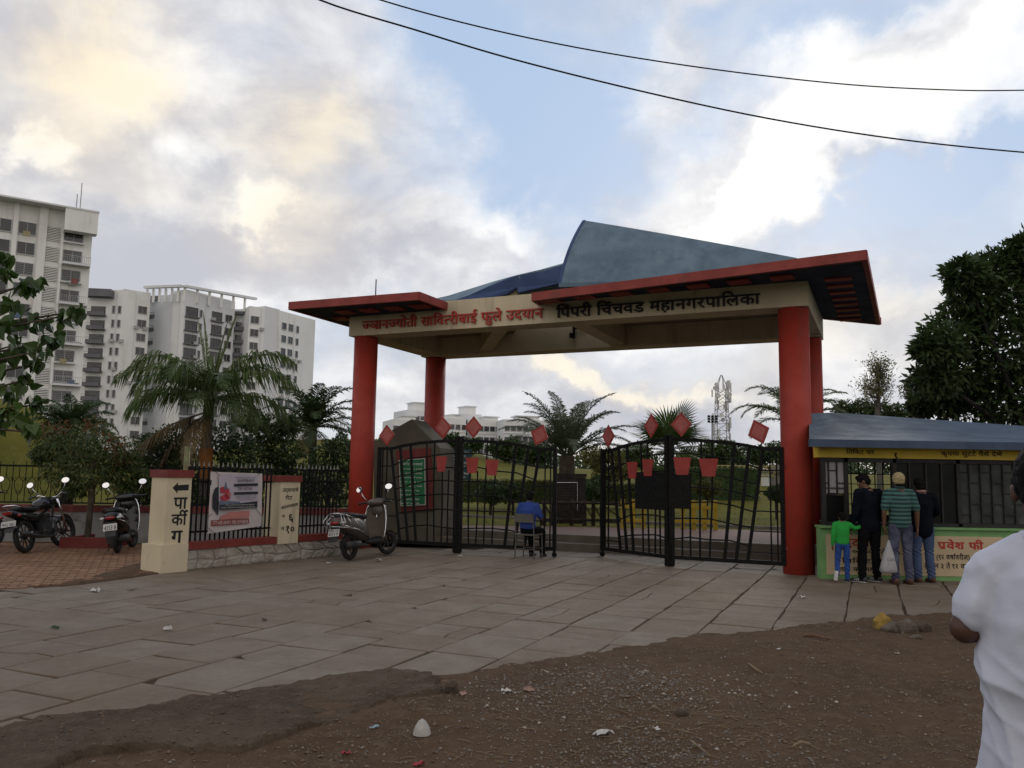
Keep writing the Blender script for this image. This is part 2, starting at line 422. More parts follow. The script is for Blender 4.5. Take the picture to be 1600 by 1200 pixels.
# ================================================================== GROUND
def smooth01(x): x = np.clip(x, 0, 1); return x * x * (3 - 2 * x)
def vnoise(x, y, seed=0, octaves=4, f0=1.0, gain=.5):
    """value noise on numpy arrays"""
    r = np.random.RandomState(seed); T = r.rand(256, 256); out = 0; a = 1; tot = 0; f = f0
    for o in range(octaves):
        X = x * f + 37.7 * o; Y = y * f + 11.3 * o; xi = np.floor(X).astype(int); yi = np.floor(Y).astype(int)
        fx = smooth01(X - xi); fy = smooth01(Y - yi)
        g = lambda i, j: T[(xi + i) % 256, (yi + j) % 256]
        out = out + a * ((g(0, 0) * (1 - fx) + g(1, 0) * fx) * (1 - fy) + (g(0, 1) * (1 - fx) + g(1, 1) * fx) * fy); tot += a; a *= gain; f *= 2.03
    return out / tot - .5
def sdf(px, py, poly):
    """signed distance (negative inside) from points to polygon"""
    P = np.array(poly, float)[:, :2]; d = np.full(px.shape, 1e9); ins = np.zeros(px.shape, bool)
    for i in range(len(P)):
        a, b = P[i], P[(i + 1) % len(P)]; e = b - a; wx = px - a[0]; wy = py - a[1]
        t = np.clip((wx * e[0] + wy * e[1]) / (e @ e), 0, 1); d = np.minimum(d, (wx - e[0] * t) ** 2 + (wy - e[1] * t) ** 2)
        c = ((a[1] > py) != (b[1] > py)) & (px < (b[0] - a[0]) * (py - a[1]) / (b[1] - a[1] + 1e-12) + a[0]); ins ^= c
    d = np.sqrt(d); return np.where(ins, -d, d)
def grid(x0, x1, y0, y1, res, hfun, name, mt, keep=None, **pr):
    nx = int((x1 - x0) / res) + 1; ny = int((y1 - y0) / res) + 1
    X, Y = np.meshgrid(np.linspace(x0, x1, nx), np.linspace(y0, y1, ny)); Z = hfun(X, Y)
    idx = np.arange(nx * ny).reshape(ny, nx); F = np.stack([idx[:-1, :-1], idx[:-1, 1:], idx[1:, 1:], idx[1:, :-1]], -1).reshape(-1, 4)
    pts = np.stack([X, Y, Z], -1).reshape(-1, 3)
    if keep is not None:
        k = keep(X, Y).reshape(-1); F = F[k[F].any(axis=1)]
        used = np.unique(F); mp = np.zeros(nx * ny, int); mp[used] = np.arange(len(used)); F = mp[F]; pts = pts[used]
    return arr(pts, F, name, mt, smooth=True, **pr)

# --- materials of the ground
def groundmat(name, c1, c2, c3, s1=1.2, s2=9.0, rough=.95, bump=.6, bs=70, speck=None):
    mt = bpy.data.materials.new(name); mt.use_nodes = True; t = NT(mt.node_tree); b = t.n['Principled BSDF']
    v = t.node('ShaderNodeTexCoord').outputs['Object']
    n1 = t.noise(v, s1, 6, .62, .4); n2 = t.noise(v, s2, 6, .7); n3 = t.noise(v, bs, 5, .75)
    c = t.mix(t.ramp(n1, .35, .66), tuple(c1) + (1,), tuple(c2) + (1,))
    c = t.mix(t.ramp(n2, .45, .75), c, tuple(c3) + (1,))
    c = t.mix(t.ramp(n3, .3, .8, 0, .55), c, tuple(x * .45 for x in c1) + (1,))
    if speck:
        vo = t.node('ShaderNodeTexVoronoi'); t.l.new(v, vo.inputs['Vector']); vo.inputs['Scale'].default_value = speck[1]
        f = t.math('MULTIPLY', t.ramp(vo.outputs['Distance'], .12, .22, 1, 0), t.ramp(n1, .42, .62)); c = t.mix(f, c, tuple(speck[0]) + (1,))
    t.l.new(c, b.inputs['Base Color']); b.inputs['Roughness'].default_value = rough; b.inputs['Specular IOR Level'].default_value = .15
    bn = t.node('ShaderNodeBump'); bn.inputs['Strength'].default_value = bump; bn.inputs['Distance'].default_value = .03
    t.l.new(t.math('ADD', n3, t.math('MULTIPLY', n2, .8)), bn.inputs['Height']); t.l.new(bn.outputs[0], b.inputs['Normal'])
    return mt
m_dirt = groundmat('brown_dirt', (0.107, 0.066, 0.039), (0.077, 0.048, 0.028), (0.144, 0.099, 0.064), speck=((0.248, 0.202, 0.149), 38))
m_apron = groundmat('rough_old_concrete', (0.134, 0.099, 0.068), (0.079, 0.053, 0.035), (0.162, 0.127, 0.094), 1.1, 7, .95, 1.0, 45, speck=((.19, .17, .14), 60))
m_bed = groundmat('joint_dirt', (0.075, 0.049, 0.033), (0.062, 0.040, 0.028), (0.098, 0.066, 0.048))
m_far = groundmat('far_ground', (.07, .07, .03), (.05, .055, .025), (.09, .075, .045), .05, .6, 1, .1, 8)

grid(-1500, 1500, -600, 2400, 60, lambda X, Y: X * 0 - .12 + 0 * Y, 'ground', m_far, kind='structure')

# outline of the stone paved forecourt (front edge follows the broken line where paving meets dirt)
front_px = [(-260, 1175), (0, 1135), (70, 1122), (150, 1113), (215, 1104), (290, 1088), (345, 1084), (400, 1078), (470, 1068), (540, 1055), (600, 1045), (640, 1049), (690, 1053), (740, 1046), (800, 1036), (860, 1027), (925, 1020), (1000, 1006), (1080, 995), (1140, 990), (1200, 984), (1260, 976), (1320, 970), (1370, 963), (1420, 961), (1500, 955), (1600, 948), (1750, 940)]
front = [G(*p) for p in front_px]
plaza = [(p.x, p.y) for p in front] + [(12, 17.6), (-3.0, 17.6), (-5.0, 13.2), (-5.9, 11.2), (-9.5, 9.2)]
bed = MB().prism([(p.x, p.y - .22) for p in front] + [(12.5, 17.9), (-12, 17.9), (-12, 9.0), (-9.5, 8.0)], -.10, -.014).build('forecourt', m_bed, kind='structure')
XF['forecourt'] = None

# --- paving stones
A_ = rad(23.6); ta = Vector((math.sin(A_), math.cos(A_))); na = Vector((math.cos(A_), -math.sin(A_)))
stones = []; RW = .66
ph = (G(1319, 970).xy.dot(na)) % RW
def inside(p, poly):
    c = False
    for i in range(len(poly)):
        a, b = poly[i], poly[(i + 1) % len(poly)]
        if (a[1] > p[1]) != (b[1] > p[1]) and p[0] < (b[0] - a[0]) * (p[1] - a[1]) / (b[1] - a[1]) + a[0]: c = not c
    return c
sr = random.Random(11)
i0 = int(-14 / RW)
ROWX = {i: ph + i * RW + sr.uniform(-.02, .02) for i in range(i0 - 2, 24)}
for i in range(i0, 22):
    xa, xb = ROWX[i], ROWX[i + 1]; t_ = -3 + sr.random() * .8
    while t_ < 20:
        L = sr.choice([.62, .66, .9, .92, .7]) + sr.uniform(-.04, .04)
        c = na * ((xa + xb) / 2) + ta * (t_ + L / 2)
        pts4 = [na * x + ta * (t_ + y) for x, y in ((xa, 0), (xb, 0), (xb, L), (xa, L))]
        if any(inside(q, plaza) for q in pts4 + [c]) and c.y < 17.7:
            stones.append((c, xa, xb, t_, t_ + L))
        t_ += L
stones.sort(key=lambda s_: s_[0].length)
def stone_mesh(mb, poly, z, tilt):
    n = len(poly); cx = sum(p[0] for p in poly) / n; cy = sum(p[1] for p in poly) / n
    zz = lambda p: z + (p[0] - cx) * tilt[0] + (p[1] - cy) * tilt[1]
    def ins(p, d): v = Vector((cx - p[0], cy - p[1])); L = v.length; return (p[0] + v.x / L * d, p[1] + v.y / L * d)
    lo = [(p[0], p[1], -.03) for p in poly]; mi = [(p[0], p[1], zz(p) - .006) for p in poly]
    hi = [(*ins(p, .009), zz(p)) for p in poly]
    mb.add(lo + mi + hi, [tuple(range(2 * n, 3 * n))] + [(i, (i + 1) % n, n + (i + 1) % n, n + i) for i in range(n)] + [(n + i, n + (i + 1) % n, 2 * n + (i + 1) % n, 2 * n + i) for i in range(n)])
def stonemat(name, c1, c2):
    mt = bpy.data.materials.new(name); mt.use_nodes = True; t = NT(mt.node_tree); b = t.n['Principled BSDF']
    v = t.node('ShaderNodeTexCoord').outputs['Object']; oi = t.node('ShaderNodeObjectInfo')
    g = t.node('ShaderNodeNewGeometry')
    n1 = t.noise(v, 2.2, 6, .65, .3); n2 = t.noise(v, 14, 6, .7); n3 = t.noise(v, .45, 4, .6)
    c = t.mix(t.ramp(n1, .35, .66), tuple(c1) + (1,), tuple(c2) + (1,))
    c = t.mix(t.ramp(n2, .5, .85, 0, .55), c, (.21, .178, .142, 1))
    c = t.mix(t.ramp(n3, .48, .70, 0, .55), c, (.125, .085, .055, 1))     # trodden-in red dust
    c = t.mix(t.ramp(t.noise(v, 7, 7, .75, .8), .62, .70, 0, .6), c, (.06, .05, .04, 1))
    hv = t.node('ShaderNodeHueSaturation'); t.l.new(t.ramp(g.outputs['Random Per Island'], 0, 1, .84, 1.14, False), hv.inputs['Value'])
    t.l.new(c, hv.inputs['Color']); t.l.new(hv.outputs[0], b.inputs['Base Color'])
    t.l.new(t.ramp(n2, .3, .7, .62, .88), b.inputs['Roughness']); b.inputs['Specular IOR Level'].default_value = .25
    bn = t.node('ShaderNodeBump'); bn.inputs['Strength'].default_value = .35; bn.inputs['Distance'].default_value = .02
    t.l.new(t.math('ADD', n2, t.noise(v, 70, 5, .7)), bn.inputs['Height']); t.l.new(bn.outputs[0], b.inputs['Normal']); return mt
m_stone = [stonemat('paving_stone_grey', (0.171, 0.138, 0.104), (0.133, 0.104, 0.076)), stonemat('paving_stone_brown', (0.164, 0.129, 0.094), (0.130, 0.098, 0.071)), stonemat('paving_stone_pale', (0.185, 0.154, 0.120), (0.147, 0.118, 0.088))]
rest = MB(); nst = 0
def split_poly(pl, sr):
    """crack a slab along a crooked line between two opposite sides"""
    a, b, c_, d_ = pl; h = sr.random() < .5
    if h: P, Q, R_, S_ = a, b, c_, d_
    else: P, Q, R_, S_ = b, c_, d_, a
    u, v = sr.uniform(.25, .75), sr.uniform(.25, .75)
    p0 = P.lerp(Q, u); p1 = S_.lerp(R_, v); k = [p0]
    for s_ in (.3, .62): k.append(p0.lerp(p1, s_) + Vector((sr.uniform(-.06, .06), sr.uniform(-.06, .06))))
    k.append(p1); g = (Q - P).normalized() * .006
    return [[P] + [q - g for q in k] + [S_], [Q, R_] + [q + g for q in reversed(k)]]
for (c, xa, xb, ya, yb) in stones:
    g = sr.uniform(.006, .016); j = lambda: sr.uniform(-.012, .012)
    pl = [na * (x + j()) + ta * (y + j()) for x, y in ((xa + g, ya + g), (xb - g, ya + g), (xb - g, yb - g), (xa + g, yb - g))]
    z = sr.uniform(-.004, .004); tl = (sr.uniform(-.006, .006), sr.uniform(-.006, .006))
    ps = split_poly(pl, sr) if sr.random() < .2 else [pl]
    if sr.random() < .12 and len(ps) == 1:     # chipped corner
        a, b, c_, d_ = pl; ps = [[a.lerp(b, sr.uniform(.1, .25)), b, c_, d_, a.lerp(d_, sr.uniform(.1, .25))]]
    for q in ps:
        if nst < 298: mb = MB(); stone_mesh(mb, q, z, tl); mb.build('paving_stone', sr.choice(m_stone), bed, fixn=False); nst += 1
        else: stone_mesh(rest, q, z, tl)
        z += sr.uniform(-.004, .003)
rest.build('paving_stones_beyond', m_stone[0], bed, fixn=False, kind='stuff')

# --- interlocking brick pavers of the parking strip on the left
m_brick = [mat('paver_tan_%s' % n_, c_, .9, .2, 9, .3, 80, dirt=((0.108, 0.069, 0.046), 1.0, .6)) for n_, c_ in (('a', (0.209, 0.107, 0.057)), ('b', (0.182, 0.094, 0.052)), ('c', (0.236, 0.128, 0.069)))]
park_poly = [(-16, 9.0), (-9.2, 9.3), (-6.6, 10.25), (-5.75, 11.35), (-5.45, 12.1), (-5.2, 12.9), (-3.7, 15.4), (-3.0, 17.4), (-16, 17.4)]
park = MB().prism(park_poly, -.02, .001).build('parking_strip', m_bed, kind='structure'); XF['parking_strip'] = None
bl = []; pr_ = random.Random(3); pa = rad(-66); e1 = Vector((math.cos(pa), math.sin(pa))); e2 = Vector((-e1.y, e1.x))
for i in range(-90, 120):
    for k in range(-60, 90):
        c = e1 * (i * .125) + e2 * (k * .245 + (.12 if i % 2 else 0)) + Vector((-8, 13))
        if c.x < -11.2 or c.x > -2.8 or c.y < 9 or c.y > 17.2: continue
        if inside(c, park_poly) and inside(c + Vector((.12, -.12)), park_poly): bl.append(c)
bl.sort(key=lambda c: (c - Vector((-6, 9))).length)
def brick_at(mb, c, z):
    w_, l_, zg = .058, .116, .018        # zig-zag sided block
    P = [(-w_, -l_), (w_, -l_), (w_ + zg, -l_ * .3), (w_, l_ * .1), (w_, l_), (-w_, l_), (-w_ + zg, l_ * .1), (-w_, -l_ * .3)]
    pts = [c + e1 * a + e2 * b for a, b in P]; n = len(pts)
    lo = [(p.x, p.y, -.01) for p in pts]; hi = [(p.x, p.y, z) for p in pts]
    mb.add(lo + hi, [tuple(range(n, 2 * n))] + [(i, (i + 1) % n, n + (i + 1) % n, n + i) for i in range(n)])
restb = [MB(), MB(), MB()]
for i, c in enumerate(bl):
    z = .016 + pr_.uniform(-.003, .003)
    if i < 298: mb = MB(); brick_at(mb, c, z); mb.build('paver', m_brick[pr_.randrange(3)], park, fixn=False)
    else: brick_at(restb[pr_.randrange(3)], c, z)
for k in range(3): restb[k].build('pavers_beyond', m_brick[k], park, fixn=False, kind='stuff')

# --- dirt in front, with its ragged edge lapping over the stones
def h_dirt(X, Y):
    d = sdf(X, Y, plaza) ; n1 = vnoise(X, Y, 1, 5, .9); n2 = vnoise(X, Y, 2, 4, 7); n3 = vnoise(X, Y, 3, 3, 24)
    dd = d + n2 * .16 + n1 * .10
    h = .016 + n1 * .05 + n2 * .022 + n3 * .010
    h = h + .035 * smooth01((d - .1) / 1.2) * (n1 + .5) * 2 - .05 * smooth01((6.4 - Y) / 2)
    k = smooth01((dd + .05) / .12)
    return -.05 * (1 - k) + h * k
grid(-6, 12, 2.4, 13.6, .045, h_dirt, 'dirt_ground', m_dirt, keep=lambda X, Y: sdf(X, Y, plaza) > -.22, kind='structure')
ap_px = [(-300, 1240), (-200, 1160), (0, 1128), (150, 1107), (290, 1082), (400, 1072), (540, 1050), (600, 1041), (650, 1046), (690, 1062), (708, 1082), (690, 1092), (640, 1100), (600, 1112), (560, 1128), (500, 1146), (470, 1150), (430, 1170), (380, 1182), (330, 1184), (230, 1180), (120, 1192), (40, 1225), (-60, 1300)]
apoly = [tuple(G(*p).xy) for p in ap_px]
def h_ap(X, Y):
    d = sdf(X, Y, apoly) + vnoise(X, Y, 5, 5, 4.5) * .24 + vnoise(X, Y, 15, 4, 20) * .07; dp = sdf(X, Y, plaza)
    top = .028 + vnoise(X, Y, 6, 5, 1.6) * .06 + vnoise(X, Y, 7, 4, 14) * .03 + vnoise(X, Y, 9, 2, 60) * .008 + .02 * smooth01(dp / .8)
    k = smooth01((-d) / .04); kp = smooth01((dp + vnoise(X, Y, 8, 4, 5) * .14 + .02) / .10)
    return -.08 + (top + .08) * k * kp
grid(-5.5, .6, 2.6, 7.6, .022, h_ap, 'concrete_apron', m_apron, keep=lambda X, Y: sdf(X, Y, apoly) < .12, kind='structure')

# --- loose gravel, chips, straw on the dirt (nobody could count it)
gr = random.Random(21)
def zd(x, y): return float(h_dirt(np.array([x]), np.array([y]))[0])
def pebbles(name, mt, n, region, smin, smax, zoff=0.0, flat=.6):
    xs = []; P = []; Fs = []
    while len(xs) < n:
        x, y = region(gr)
        if inside((x, y), plaza) or inside((x, y), apoly): continue
        xs.append((x, y))
    A = np.array(xs); Z = h_dirt(A[:, 0], A[:, 1]); base = np.array([(1, 0, 0), (-1, 0, 0), (0, 1, 0), (0, -1, 0), (0, 0, 1), (0, 0, -1)], float)
    fc = [(0, 2, 4), (2, 1, 4), (1, 3, 4), (3, 0, 4), (2, 0, 5), (1, 2, 5), (3, 1, 5), (0, 3, 5)]
    for i in range(n):
        s = smin * (smax / smin) ** (gr.random() ** 2.2); a = gr.random() * 6.28; ca, sa = math.cos(a), math.sin(a)
        q = base * [s * gr.uniform(.7, 1.4), s, s * flat] + np.array([[gr.uniform(-.25, .25) * s for _ in range(3)] for _ in range(6)])
        q = np.stack([q[:, 0] * ca - q[:, 1] * sa, q[:, 0] * sa + q[:, 1] * ca, q[:, 2]], 1) + [A[i, 0], A[i, 1], Z[i] + s * .18]
        P.append(q); Fs += [tuple(k + 6 * i for k in f) for f in fc]
    arr(np.concatenate(P), Fs, name, mt, kind='stuff')
def reg_ap(r): p = G(r.uniform(-60, 720), r.uniform(1050, 1200)); return p.x, p.y
m_peb = mat('grey_gravel', (0.221, 0.194, 0.168), .9, .3, 9, .2, 60); m_peb2 = mat('brown_gravel', (0.163, 0.110, 0.074), .95, .3, 9, .2, 60); m_peb3 = mat('pale_gravel', (0.429, 0.388, 0.336), .9, .2, 9, .2, 60)
def reg_all(r): y = 3.6 + 7.5 * r.random() ** 1.5; return r.uniform(-.55 * y - .3, .66 * y + .3), y
def spot(px, py, sx, sy):
    c = G(px, py)
    return lambda r: (c.x + r.gauss(0, sx), c.y + r.gauss(0, sy))
pebbles('gravel', m_peb2, 9000, reg_all, .003, .017)
pebbles('grey_gravel', m_peb, 2600, reg_all, .003, .016)
pebbles('gravel_spill', m_peb, 2200, spot(960, 1085, .55, .42), .004, .017)
pebbles('gravel_spill', m_peb, 1500, spot(1010, 1180, .5, .3), .004, .014)
pebbles('pale_chips', m_peb3, 260, spot(960, 1090, .9, .6), .004, .016)
pebbles('pale_chips', m_peb3, 60, reg_all, .004, .012)
m_straw = mat('dry_straw', (.24, .18, .11), .9, .3, 9, 0)
st = MB()
for _ in range(620):
    if _ < 260: x, y = reg_all(gr)
    else: x, y = spot(1000, 1140, .8, .5)(gr)
    if inside((x, y), plaza) or inside((x, y), apoly): continue
    z = zd(x, y) + .006; a = gr.random() * PI; L = gr.uniform(.012, .06); w_ = gr.uniform(.001, .0026)
    dx, dy = math.cos(a) * L, math.sin(a) * L; b = gr.uniform(-.5, .5) * L
    st.tube([(x - dx, y - dy, z), (x + b * .4, y - b * .3, z + .006), (x + dx, y + dy, z + .002)], w_, 4)
st.build('straw_litter', m_straw, kind='stuff')

def pebbles_on_apron():
    P = []; Fs = []; base = np.array([(1, 0, 0), (-1, 0, 0), (0, 1, 0), (0, -1, 0), (0, 0, 1), (0, 0, -1)], float); fc = [(0, 2, 4), (2, 1, 4), (1, 3, 4), (3, 0, 4), (2, 0, 5), (1, 2, 5), (3, 1, 5), (0, 3, 5)]
    A = np.array([reg_ap(gr) for _ in range(2600)]); Z_ = h_ap(A[:, 0], A[:, 1]); k = 0
    for (x, y), z in zip(A, Z_):
        if z < .0: continue
        s = .003 + .010 * gr.random() ** 3; q = base * [s * 1.2, s, s * .6] + np.array([[gr.uniform(-.25, .25) * s for _ in range(3)] for _ in range(6)]) + [x, y, z + s * .2]; P.append(q); Fs += [tuple(i + 6 * k for i in f) for f in fc]; k += 1
    arr(np.concatenate(P), Fs, 'gravel_on_concrete', m_peb2, kind='stuff')
pebbles_on_apron()
# ================================================================== ENTRANCE GATEWAY
U = Vector((-math.sin(rad(65.4)), math.cos(rad(65.4)), 0)); V = Vector((math.cos(rad(65.4)), math.sin(rad(65.4)), 0)); Z = Vector((0, 0, 1))
RC = Vector((4.86, 13.98, 0)); LC = RC + U * 8.86; DV = 3.05
CR = .255; BT = 4.5; BH = .60
gw = thing('entrance_gateway', 'large cream and red concrete park gateway with blue roofs on four round red columns', 'gateway', tuple((RC + LC) / 2))
for c in (RC, LC, RC + V * DV, LC + V * DV):
    MB().lathe([(CR * 1.0, -.03), (CR, BT + .02)], c, 40).build('column', m_red, gw, smooth=False).data.polygons.foreach_set('use_smooth', [True] * 40 + [False, False])
# faint formwork rings on the two front columns
hw = .27
def gp(u, v, z): return RC + U * u + V * v + Z * z
def gbox(mb, u0, u1, v0, v1, z0, z1): return mb.obox(gp(u0, v0, z0), U * (u1 - u0), V * (v1 - v0), Z * (z1 - z0))
W_ = 8.86
gbox(MB(), -hw, W_ + hw, -hw, hw, BT, BT + BH).build('front_beam', m_cream, gw)
gbox(MB(), -hw, W_ + hw, DV - hw, DV + hw, BT - .03, BT + BH - .02).build('rear_beam', m_cream, gw)
gbox(MB(), -hw + .003, hw, hw, DV - hw, BT + .0, BT + BH - .003).build('side_beam', m_cream, gw)
gbox(MB(), W_ - hw, W_ + hw - .003, hw, DV - hw, BT, BT + BH - .003).build('side_beam', m_cream, gw)
# cross beams under the roof
gbox(MB(), 3.85, 4.2, hw, DV - hw, BT + .02, BT + BH - .05).build('cross_beam', m_cream, gw)
q0 = gp(5.9, hw, BT + .05); q1 = gp(7.5, DV - hw, BT + .05); dq = (q1 - q0).normalized(); nq = Vector((dq.y, -dq.x, 0)) * .3
MB().obox(q0, q1 - q0, nq, Z * .5).build('cross_beam', m_cream, gw)
m_ceil = mat('brown_ceiling_render', (.24, .20, .14), .9, .15, 1.5, .1)
MB().prism([tuple(gp(u, v, BT + .42)) for u, v in ((hw, hw), (3.85, hw), (3.85, DV - hw), (hw, DV - hw))], 0, .10).build('ceiling', m_ceil, gw)
MB().prism([tuple(gp(u, v, BT + .42)) for u, v in ((5.0, hw), (W_ - hw, hw), (W_ - hw, DV - hw), (6.6, DV - hw))], 0, .10).build('ceiling', m_ceil, gw)

# canopy slabs with red edge and navy soffit
def canopy(pts, quads, edge_ids, th, patches):
    """pts: soffit outline points; quads: faces; edge_ids: outer edge chain"""
    top = MB(); n = len(pts)
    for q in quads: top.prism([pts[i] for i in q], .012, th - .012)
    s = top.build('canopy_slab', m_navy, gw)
    for a, b in zip(edge_ids[:-1], edge_ids[1:]):
        A, B = Vector(pts[a]), Vector(pts[b]); d = (B - A).normalized(); cen = sum((Vector(p) for p in pts), Vector()) / n
        nn = Vector((d.y, -d.x, 0)); nn = nn if nn.dot((A + B) / 2 - cen) > 0 else -nn
        k = .036
        MB().obox(A - nn * .06 - d * (0.0 if a == edge_ids[0] else -.0), B - A + d * k * 0, nn * (.06 + .02), Z * th).build('canopy_fascia', m_redline, gw)
    return s
RT = [tuple(G(832, 458, 4.90) - Z * .15), tuple(G(1353, 391, 5.03) - Z * .15), tuple(G(1374, 497, 5.03) - Z * .15)]
FLp, FRp, BRp = map(Vector, RT)
i0_ = gp(4.76, -hw - .01, BT + .40); i1_ = gp(-hw - .01, -hw - .01, BT + .42); i2_ = gp(-hw - .01, DV + hw, BT + .42); b2 = BRp + (i2_ - BRp).normalized() * 1.0
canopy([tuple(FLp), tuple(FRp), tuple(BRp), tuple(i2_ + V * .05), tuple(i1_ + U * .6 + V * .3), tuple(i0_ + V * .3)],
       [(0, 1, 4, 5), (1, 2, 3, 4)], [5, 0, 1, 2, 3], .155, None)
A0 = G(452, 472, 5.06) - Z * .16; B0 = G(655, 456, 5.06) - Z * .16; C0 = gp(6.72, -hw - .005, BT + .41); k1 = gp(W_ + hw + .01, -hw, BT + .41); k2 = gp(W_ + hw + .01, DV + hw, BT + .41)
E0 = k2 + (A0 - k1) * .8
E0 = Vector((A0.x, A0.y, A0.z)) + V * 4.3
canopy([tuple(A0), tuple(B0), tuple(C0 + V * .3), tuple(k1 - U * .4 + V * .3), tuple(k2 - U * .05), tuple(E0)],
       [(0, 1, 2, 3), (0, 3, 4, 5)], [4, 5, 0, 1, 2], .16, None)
def soffit_patches(a0, a1, b0, b1, n, w_, l_, inset=.5):
    """row of n red panels along the middle line between a0-b0 and a1-b1"""
    for i in range(n):
        t_ = (i + .5) / n; p = a0.lerp(a1, t_); q = b0.lerp(b1, t_); c = p.lerp(q, inset); d = (a1 - a0).normalized(); e = (q - p); e.z = 0; e = e.normalized()
        e = (e - d * e.dot(d)).normalized()
        cz = p.lerp(q, inset).z
        MB().obox(c - d * w_ / 2 - e * l_ / 2 - Z * .022, d * w_, e * l_, Z * .028).build('soffit_panel', m_redline, gw)
fl2 = FLp.lerp(FRp, .03); soffit_patches(FLp, FRp.lerp(FLp, .17), i0_, i1_, 7, .36, .30, .52)
soffit_patches(FRp.lerp(BRp, .10), BRp.lerp(FRp, .02), i1_, i2_, 8, .21, .42, .5)
soffit_patches(A0.lerp(B0, .22), B0, k1, C0, 4, .36, .34, .5)
soffit_patches(A0.lerp(B0, .12), A0.lerp(E0, .6), k1, k1.lerp(k2, .6), 2, .36, .34, .5)

# blue roofs: built as thick curved sheets over the beams
def roofsurf(name, mt, rows, th=.09):
    """rows: lists of points (same length); sheet thickened downwards"""
    nr = len(rows); nc = len(rows[0]); top = [tuple(p) for r in rows for p in r]; bot = [(p[0], p[1], p[2] - th) for p in top]; N = nr * nc; f = []
    for i in range(nr - 1):
        for j in range(nc - 1):
            a = i * nc + j; f.append((a, a + 1, a + nc + 1, a + nc)); f.append((a + N, a + nc + N, a + nc + 1 + N, a + 1 + N))
    for j in range(nc - 1): a = j; f.append((a, a + N, a + 1 + N, a + 1)); a = (nr - 1) * nc + j; f.append((a, a + 1, a + 1 + N, a + N))
    for i in range(nr - 1): a = i * nc; f.append((a, a + nc, a + nc + N, a + N)); a = i * nc + nc - 1; f.append((a, a + N, a + nc + N, a + nc))
    return MB().add(top + bot, f).build(name, mt, gw, smooth=False)
def bez(a, b, c, n=12): a, b, c = Vector(a), Vector(b), Vector(c); return [a * (1 - t) ** 2 + b * 2 * t * (1 - t) + c * t * t for t in [i / n for i in range(n + 1)]]
apex = D(911, 344, 16.2); lowl = D(873, 442, 15.3); tipr = D(1245, 403, 13.9)
left_edge = bez(lowl, D(884, 385, 15.7), apex, 12)
front_low = [lowl.lerp(gp(.15, -.1, BT + .55), i / 12) for i in range(13)]
rows = []
top_line = bez(apex, D(1050, 366, 15.4), tipr, 12)
for j in range(13):                                  # the warped front face rises from the slab to the sloping ridge
    a = front_low[j]; b = top_line[j]; mid = a.lerp(b, .5) + (left_edge[6] - lowl.lerp(apex, .5)) * (1 - j / 12)
    rows.append(bez(a, mid * 2 - (a + b) / 2, b, 8))
roofsurf('blue_roof', m_blue, rows, .08)
backl = [p + V * (2.9) - Z * (p.z - BT - .6) for p in top_line]
rows2 = [[top_line[j].lerp(backl[j], i / 6) - Z * .004 for i in range(7)] for j in range(13)]
roofsurf('rear_roof_slope', m_blue, rows2, .08)
# left gable closing that roof
MB().slab([lowl + U * .01] + [p + U * .01 for p in left_edge[1:]] + [backl[0] + U * .01], -U * .06).build('roof_gable', m_dblue, gw)
# lower roof with its deep blue arched edge and cream gable
zt = lambda px, py, y: D(px, py, y)
edge_lo = [zt(714, 470, 17.0), zt(735, 466, 16.8), zt(770, 455, 16.6), zt(800, 440, 16.4), zt(812, 430, 16.3), zt(850, 424, 16.1), zt(880, 418, 15.95)]
edge_hi = [zt(712, 468.5, 17.02), zt(733, 461, 16.82), zt(768, 445, 16.62), zt(798, 433, 16.42), zt(812, 429.5, 16.32), zt(850, 420, 16.12), zt(882, 413, 15.97)]
silh = [zt(668, 469, 18.4), zt(700, 462, 18.3), zt(735, 451, 18.1), zt(770, 440, 17.9), zt(806, 430, 17.2), zt(845, 421, 17.0), zt(884, 410, 16.8)]
roofsurf('low_blue_roof', m_blue, [edge_hi, silh], .07)
back = [p + V * 1.3 - Z * (.25 * i / 6 + .1) for i, p in enumerate(silh)]
roofsurf('low_roof_rear', m_blue, [[p - Z * .006 for p in silh], back], .07)
navy = [zt(714, 471, 16.98), zt(740, 471, 16.7), zt(762, 468, 16.6), zt(790, 460, 16.45), zt(808, 449, 16.35), zt(809, 457, 16.3), zt(840, 450, 16.1), zt(880, 441, 15.9)]
MB().slab([p for p in edge_hi] + list(reversed(navy)), V * .10).build('roof_arch', m_dblue, gw)
MB().slab([zt(765, 469, 16.75), zt(790, 459, 16.65), zt(807, 448, 16.55), zt(808, 466, 16.5)], V * .12).build('roof_gable', m_cream, gw)
# lightning rod
rp = zt(587, 458, 17.3); MB().tube([rp - Z * .3, rp + Z * .30], .013, 6).build('lightning_rod', m_black, gw)
# small lamp bracket hanging behind the front beam
lp = gp(5.05, DV - hw - .06, BT + .5)
MB().box(lp - Z * .15, (.05, .05, .28)).box(lp - Z * .06 - U * .12, (.30, .04, .04), PI / 2 - .43 + PI / 2).box(lp - Z * .22 + U * .06, (.09, .09, .10)).build('lamp_bracket', m_black, gw)

# raised letters on the front beam
fz = gp(0, -hw, 0); Rt = -U
red_line = 'ज्ञ|ा|न|ज~|यो|ती सा|वि|त्री|बा|ई फु|ले उ|द्या|न'
